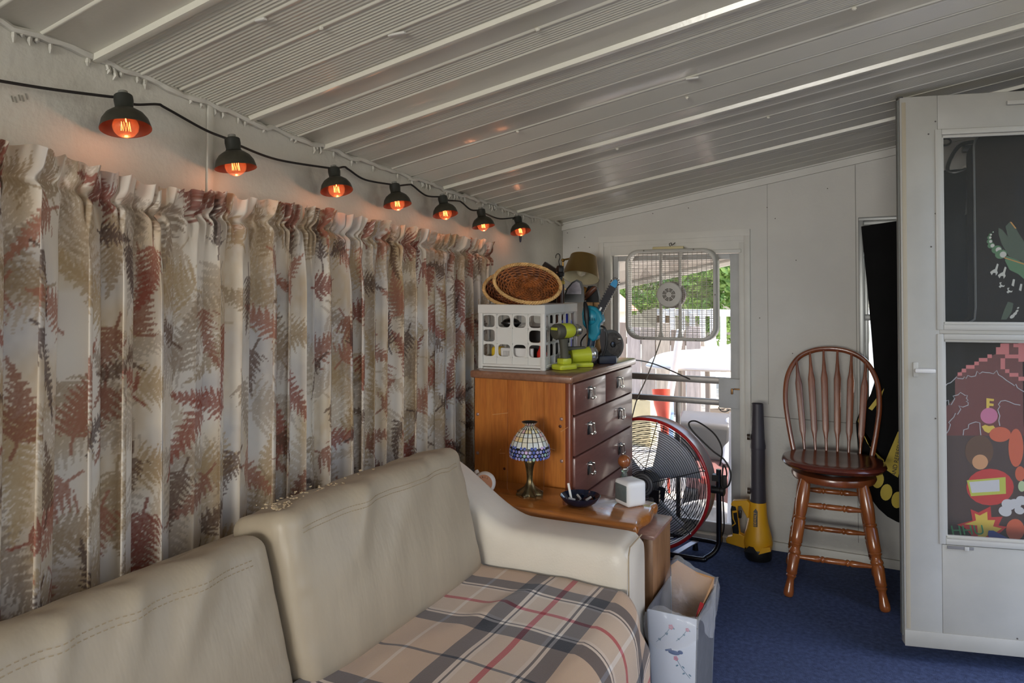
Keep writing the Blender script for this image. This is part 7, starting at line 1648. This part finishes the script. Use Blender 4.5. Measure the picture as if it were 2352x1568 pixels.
# clutter seen through the upper pane
t = thing('wall_cable', 'black looped cable and clip hanging in the corner behind the storm door', 'cable', (2.0,3.83,1.95))
MB().tube(smooth_pts([(2.05,3.66,2.00),(2.00,3.66,1.99),(1.965,3.66,1.94),(1.950,3.66,1.885),(1.975,3.655,1.868),(2.02,3.655,1.880)],6),0.008,8).build('cable', M_blk, t)
MB().rbox((2.005,3.64,1.955),(2.06,3.68,1.985),0.005).build('clip', M_blk, t)
MB().tube([(1.955+0.022*math.cos(a_*0.45),3.80,2.035+0.016*math.sin(a_*0.45)) for a_ in range(17)],0.0045,6).build('cable_loop', M_blk, t)
MB().tube([(2.05,3.68,1.99),(2.10,3.80,2.06),(2.11,3.855,2.06)],0.004,6).build('wall_hook', M_blk, t)
t = thing('plastic_sleeve', 'clear plastic sleeve with red print hanging between the dark cabinets', 'plastic sleeve', (2.0,3.53,1.80))
MB().prism([(1.995,1.66),(2.06,1.71),(2.06,1.90),(2.015,1.86)],(0,3.487,0),(1,0,0),(0,0,1),(0,0.002,0)).build('sleeve', mat('sleeve_plastic',(90,92,92),rough=0.15,alpha=0.5), t, smooth=False)
MB().prism([(2.018,1.715),(2.03,1.735),(2.055,1.765),(2.055,1.81),(2.035,1.76)],(0,3.4865,0),(1,0,0),(0,0,1),(0,0.001,0)).build('red_print', inks['red'], t, smooth=False)
MB().prism([(1.99,1.865),(2.05,1.875),(2.075,1.89),(2.03,1.895)],(0,3.489,0),(1,0,0),(0,0,1),(0,0.003,0)).build('header_card', mat('pale_card',(180,172,160),rough=0.7), t, smooth=False)
# ------------------------------------------------------------------ the yard seen through the back door
M_ground = mat('pale_yard', (190,182,168), rough=0.9, var=0.12, scale=3)
g = MB().box((-14,3.98,-0.45),(14,26,-0.35)).build('yard_ground', M_ground, smooth=False); g['kind']='structure'
g['label']='pale concrete and dirt yard outside'; 
M_roofg = mat('grey_awning', (168,162,156), rough=0.6)
aw = thing('carport_roof', 'grey sloping carport roof outside above the back door', 'roof', (0.6,4.8,1.7))
vs = [(-2.6,4.02,1.50),(3.2,4.02,2.20),(3.2,5.5,2.10),(-2.6,5.5,0.90)]
zl_ = lambda x: 1.389+(x+0.15)*0.2069
vs = [(-2.6,4.02,zl_(-2.6)+0.40),(3.4,4.02,zl_(3.4)+0.10),(3.4,5.3,zl_(3.4)),(-2.6,5.3,zl_(-2.6))]
MB().add([*vs,*[(x,y,z+0.06) for x,y,z in vs]],[(0,1,2,3),(7,6,5,4),(0,4,5,1),(1,5,6,2),(2,6,7,3),(3,7,4,0)]).build('panel', M_roofg, aw, smooth=False)
MB().tube([(-2.6,5.3,zl_(-2.6)-0.01),(3.4,5.3,zl_(3.4)-0.01)],0.03,6).build('edge_beam', mat('white_beam',(214,210,204),rough=0.6), aw)
MB().rbox((2.55,5.22,-0.35),(2.63,5.30,zl_(2.6)-0.01),0.006).build('post', mat('white_post',(216,212,206),rough=0.6), aw)
MB().rbox((-2.2,5.22,-0.35),(-2.12,5.30,zl_(-2.15)-0.01),0.006).build('post', MATS['white_post'], aw)
# trees
M_leaf = mat('leaf_green', (86,120,52), rough=0.6, rgb2=(150,178,96), scale=2.0, var=0.2, thr=(0.3,0.7))
M_bark = mat('bark', (96,80,66), rough=0.9, bump=0.6, bscale=20)
def tree(label, x, y, z0, h, rr, n, seed):
    t = thing('tree', label, 'tree', (x,y,z0), 0, 'trees beyond the yard fence')
    MB().tube(smooth_pts([(x,y,z0),(x+0.1,y,z0+h*0.35),(x-0.1,y+0.1,z0+h*0.7)],5),[0.22-0.013*i for i in range(11)],8).build('trunk', M_bark, t)
    rs = np.random.RandomState(seed)
    d = rs.normal(size=(n,3)); d /= np.linalg.norm(d,axis=1)[:,None]
    rad = rs.uniform(0.55,1.0,n)**0.5
    lump = 1+0.25*np.sin(d[:,0]*5+seed)*np.cos(d[:,2]*6)
    c = np.array([x,y,z0+h*0.72]) + d*(rad*lump)[:,None]*np.array([rr,rr*0.8,h*0.42])
    a = rs.normal(size=(n,3)); a /= np.linalg.norm(a,axis=1)[:,None]
    b_ = np.cross(a, rs.normal(size=(n,3))); b_ /= np.linalg.norm(b_,axis=1)[:,None]
    s_ = rs.uniform(0.05,0.10,n)[:,None]
    V = np.stack([c-a*s_, c-b_*s_*0.5, c+a*s_, c+b_*s_*0.5],1).reshape(-1,3)
    m = MB(); m.add(V.tolist(), [(4*i,4*i+1,4*i+2,4*i+3) for i in range(n)])
    o = m.build('foliage', M_leaf, t, smooth=False, fixn=False); o['kind']='stuff'
tree('leafy green tree behind the fence, seen right of the hanging box fan', -0.4, 13.2, -0.35, 3.3, 1.5, 9000, 3)
tree('leafy green tree seen through the middle of the box fan', -2.9, 16.8, -0.35, 3.4, 1.7, 9000, 5)
tree('leafy green tree far left, seen beside the chainsaw tip', -6.6, 20.0, -0.35, 3.2, 1.7, 8000, 8)
# white picket fence
M_pick = mat('white_picket', (226,222,214), rough=0.6)
fe = thing('picket_fence', 'white picket fence at the far side of the yard', 'fence', (0.6,10.5,-0.35))
for k in range(26):
    x = -1.2+0.15*k; MB().rbox((x,10.5,-0.35),(x+0.085,10.53,1.06+0.04*math.sin(k*1.7)),0.006,1).build('picket', M_pick, fe)
for z in (0.35,0.98): MB().rbox((-1.25,10.53,z),(2.75,10.58,z+0.10),0.006,1).build('rail', M_pick, fe)
# weathered plank screen
pf = thing('plank_screen', 'weathered grey and brown plank screen in the yard', 'fence', (-1.2,9.6,-0.35))
cols_ = [(150,138,128),(170,156,140),(136,120,108),(160,148,142)]
for k in range(12):
    x = -2.9+0.21*k
    MB().rbox((x,9.6,-0.35),(x+0.195,9.63,0.86+0.05*math.sin(k*2.3)),0.006,1).build('plank', mat('plank_%d'%(k%4),cols_[k%4],rough=0.85,var=0.2,scale=4,stretch=(6,6,0.7)), pf)
MB().rbox((-2.95,9.63,0.60),(-0.35,9.68,0.70),0.006,1).build('rail', mat('plank_1',(170,156,140)), pf)
# white low house wall with roof far left
hs = thing('neighbour_shed', 'white shed with a reddish roof behind the yard, far left', 'shed', (-4.6,13,-0.35))
MB().box((-6.6,12.6,-0.35),(-2.9,14.2,0.95)).build('wall', mat('shed_white',(220,216,210),rough=0.7), hs, smooth=False)
MB().prism([(-6.8,0.95),(-2.7,0.95),(-3.4,1.55),(-6.1,1.55)],(0,12.4,0),(1,0,0),(0,0,1),(0,2.0,0)).build('roof', mat('shed_roof_red',(176,120,104),rough=0.8), hs, smooth=False)
# white upturned boat hull on a stand
bt = thing('boat_hull', 'white upturned dinghy hull on a pipe stand outside the door', 'boat', (0.36,6.5,-0.35))
b = MB(); b.grid(40, 12, lambda p,q: (0.40+0.66*math.cos(2*PI*p)*math.cos(PI/2*q)**0.6, 6.6+0.36*math.sin(2*PI*p)*math.cos(PI/2*q)**0.6, 0.66+0.02*math.cos(2*PI*p)+0.155*math.sin(PI/2*q)), close_u=True)
b.build('hull', mat('white_gelcoat',(236,234,230),rough=0.3), bt)
MB().tube([(0.40+0.665*math.cos(2*PI*k/40),6.6+0.365*math.sin(2*PI*k/40),0.655+0.02*math.cos(2*PI*k/40)) for k in range(40)],0.016,6,closed=True).build('gunwale', mat('grey_gunwale',(176,172,168),rough=0.5), bt)
for (x,y) in ((0.34,6.38),(0.82,6.6),(0.02,6.7)): MB().tube(smooth_pts([(x,y,0.655),(x+0.005,y,0.40),(x-0.005,y,0.10),(x-0.03,y,-0.35)],4),0.022,8).build('stand_leg', mat('grey_pipe',(132,124,118),rough=0.5,metal=0.4), bt)
o = MB().tube([(0.145,6.2,1.00),(-0.10,6.3,-0.35)],0.033,10).build('leaning_pole', mat('white_pole',(234,230,224),rough=0.5)); tag(o,'white pole leaning outside in front of the planks','pole')
# orange-red kayak nose
kx = thing('red_kayak', 'orange-red pointed kayak nose standing outside between the door rails', 'kayak', (0.10,5.8,-0.35))
MB().tube([(0.075,5.8,0.52),(0.085,5.78,0.40),(0.10,5.8,0.25),(0.12,5.82,-0.05),(0.13,5.84,-0.35)],[0.078,0.066,0.040,0.014,0.010],12).build('hull', mat('orange_red',(214,76,52),rough=0.4), kx)
# dark red riding mower close outside
mo = thing('riding_mower', 'dark red riding mower with grey canopy close outside the door', 'mower', (0.62,5.3,-0.35))
def curve_body(pts, x0, x1, name, m):
    b = MB(); b.prism(pts,(x0,0,0),(0,1,0),(0,0,1),(x1-x0,0,0)); o = b.build(name, m, mo, ang=30)
    v = o.modifiers.new('soft_edges','BEVEL'); v.width = 0.03; v.segments = 3; v.limit_method='ANGLE'
curve_body([(5.0,-0.20),(5.9,-0.20),(5.9,0.08),(5.35,0.12),(5.05,0.02)], 0.45, 0.98, 'hood', mat('dark_red_paint',(128,88,84),rough=0.4))
curve_body([(5.25,0.10),(5.85,0.10),(5.8,0.36),(5.55,0.40),(5.35,0.34)], 0.30, 0.72, 'canopy', mat('smoke_grey',(74,70,67),rough=0.35))
curve_body([(5.20,0.09),(5.32,0.10),(5.50,0.37),(5.44,0.40)], 0.66, 0.76, 'windscreen_edge', mat('pale_edge',(212,212,218),rough=0.3))
for (x,y) in ((0.50,5.08),(0.92,5.08),(0.50,5.75),(0.92,5.75)):
    MB().lathe([(0.10,-0.05),(0.15,-0.045),(0.15,0.045),(0.10,0.05)],(x,y,-0.20),(1,0,0),n=24).build('wheel', M_blk, mo)
MB().sphere((0.60,4.98,0.02),0.045,12,8,(1,0.5,0.6)).build('headlamp', mat('red_lens',(170,70,62),rough=0.2), mo)
# grey tarp heap in front of the mower, white sheet at the right jamb
tp = MB(); tp.grid(36, 16, lambda p,q: (0.70+0.36*math.cos(2*PI*p)*math.cos(PI/2*q)*(1+0.15*vnoise(p*11,3)), 4.72+0.22*math.sin(2*PI*p)*math.cos(PI/2*q)*(1+0.15*vnoise(p*9,6)), -0.35+0.30*math.sin(PI/2*q)+0.02*vnoise(p*14+q*6,2)), close_u=True)
o = tp.build('grey_tarp', mat('grey_tarp',(150,148,146),rough=0.6,var=0.15,scale=9,bump=0.5,bscale=20)); tag(o,'crumpled grey tarp heap on the ground outside the door','tarp')
sh_ = MB(); sh_.grid(14, 30, lambda p,q: (0.885+0.10*p-0.02*q, 4.30+0.02*math.sin(p*9+q*3), 0.62-0.97*q))
o = sh_.build('hanging_sheet', mat('white_sheet',(226,224,232),rough=0.6)); o.modifiers.new('thickness','SOLIDIFY').thickness = 0.004; tag(o,'white plastic sheet hanging beside the right jamb outside','sheet')
# odd boxes and tubs
for (x,y,sx,sz,c,nm,lb,ct) in ((-0.62,7.6,0.26,0.50,(206,190,150),'cardboard_box','tan cardboard box standing outside behind the white pole','box'),(0.30,7.7,0.40,0.46,(150,132,112),'wooden_crate','brown wooden crate outside behind the red kayak','crate'),(-1.05,7.8,0.30,0.34,(168,178,158),'green_tub','pale green tub on the ground outside','tub'),(-0.28,7.4,0.12,0.62,(130,158,200),'blue_barrel','small blue barrel outside behind the kayak','barrel')):
    t = thing(nm, lb, ct, (x,y,-0.35))
    if nm in ('blue_barrel','green_tub'):
        MB().lathe([(sx*0.42,0),(sx*0.5,0.02),(sx*0.52,sz*0.5),(sx*0.5,sz-0.02),(sx*0.40,sz)],n=24).build('body', mat(nm,c,rough=0.5), t, local=True); MB().lathe([(sx*0.5,sz*0.62),(sx*0.55,sz*0.65),(sx*0.5,sz*0.68)],n=24,caps=False).build('hoop', mat(nm+'_hoop',tuple(int(v*0.8) for v in c),rough=0.5), t, local=True)
    else:
        MB().rbox((-sx/2,-sx/2,0),(sx/2,sx/2,sz),0.006).build('body', mat(nm,c,rough=0.8,var=0.1,scale=6), t, local=True)
        for s_ in (-1,1): MB().obox((s_*sx*0.26,0,sz+0.004),(sx*0.48,sx,0.006),rotm(0,s_*0.12,0)).build('flap', mat(nm,c), t, local=True)
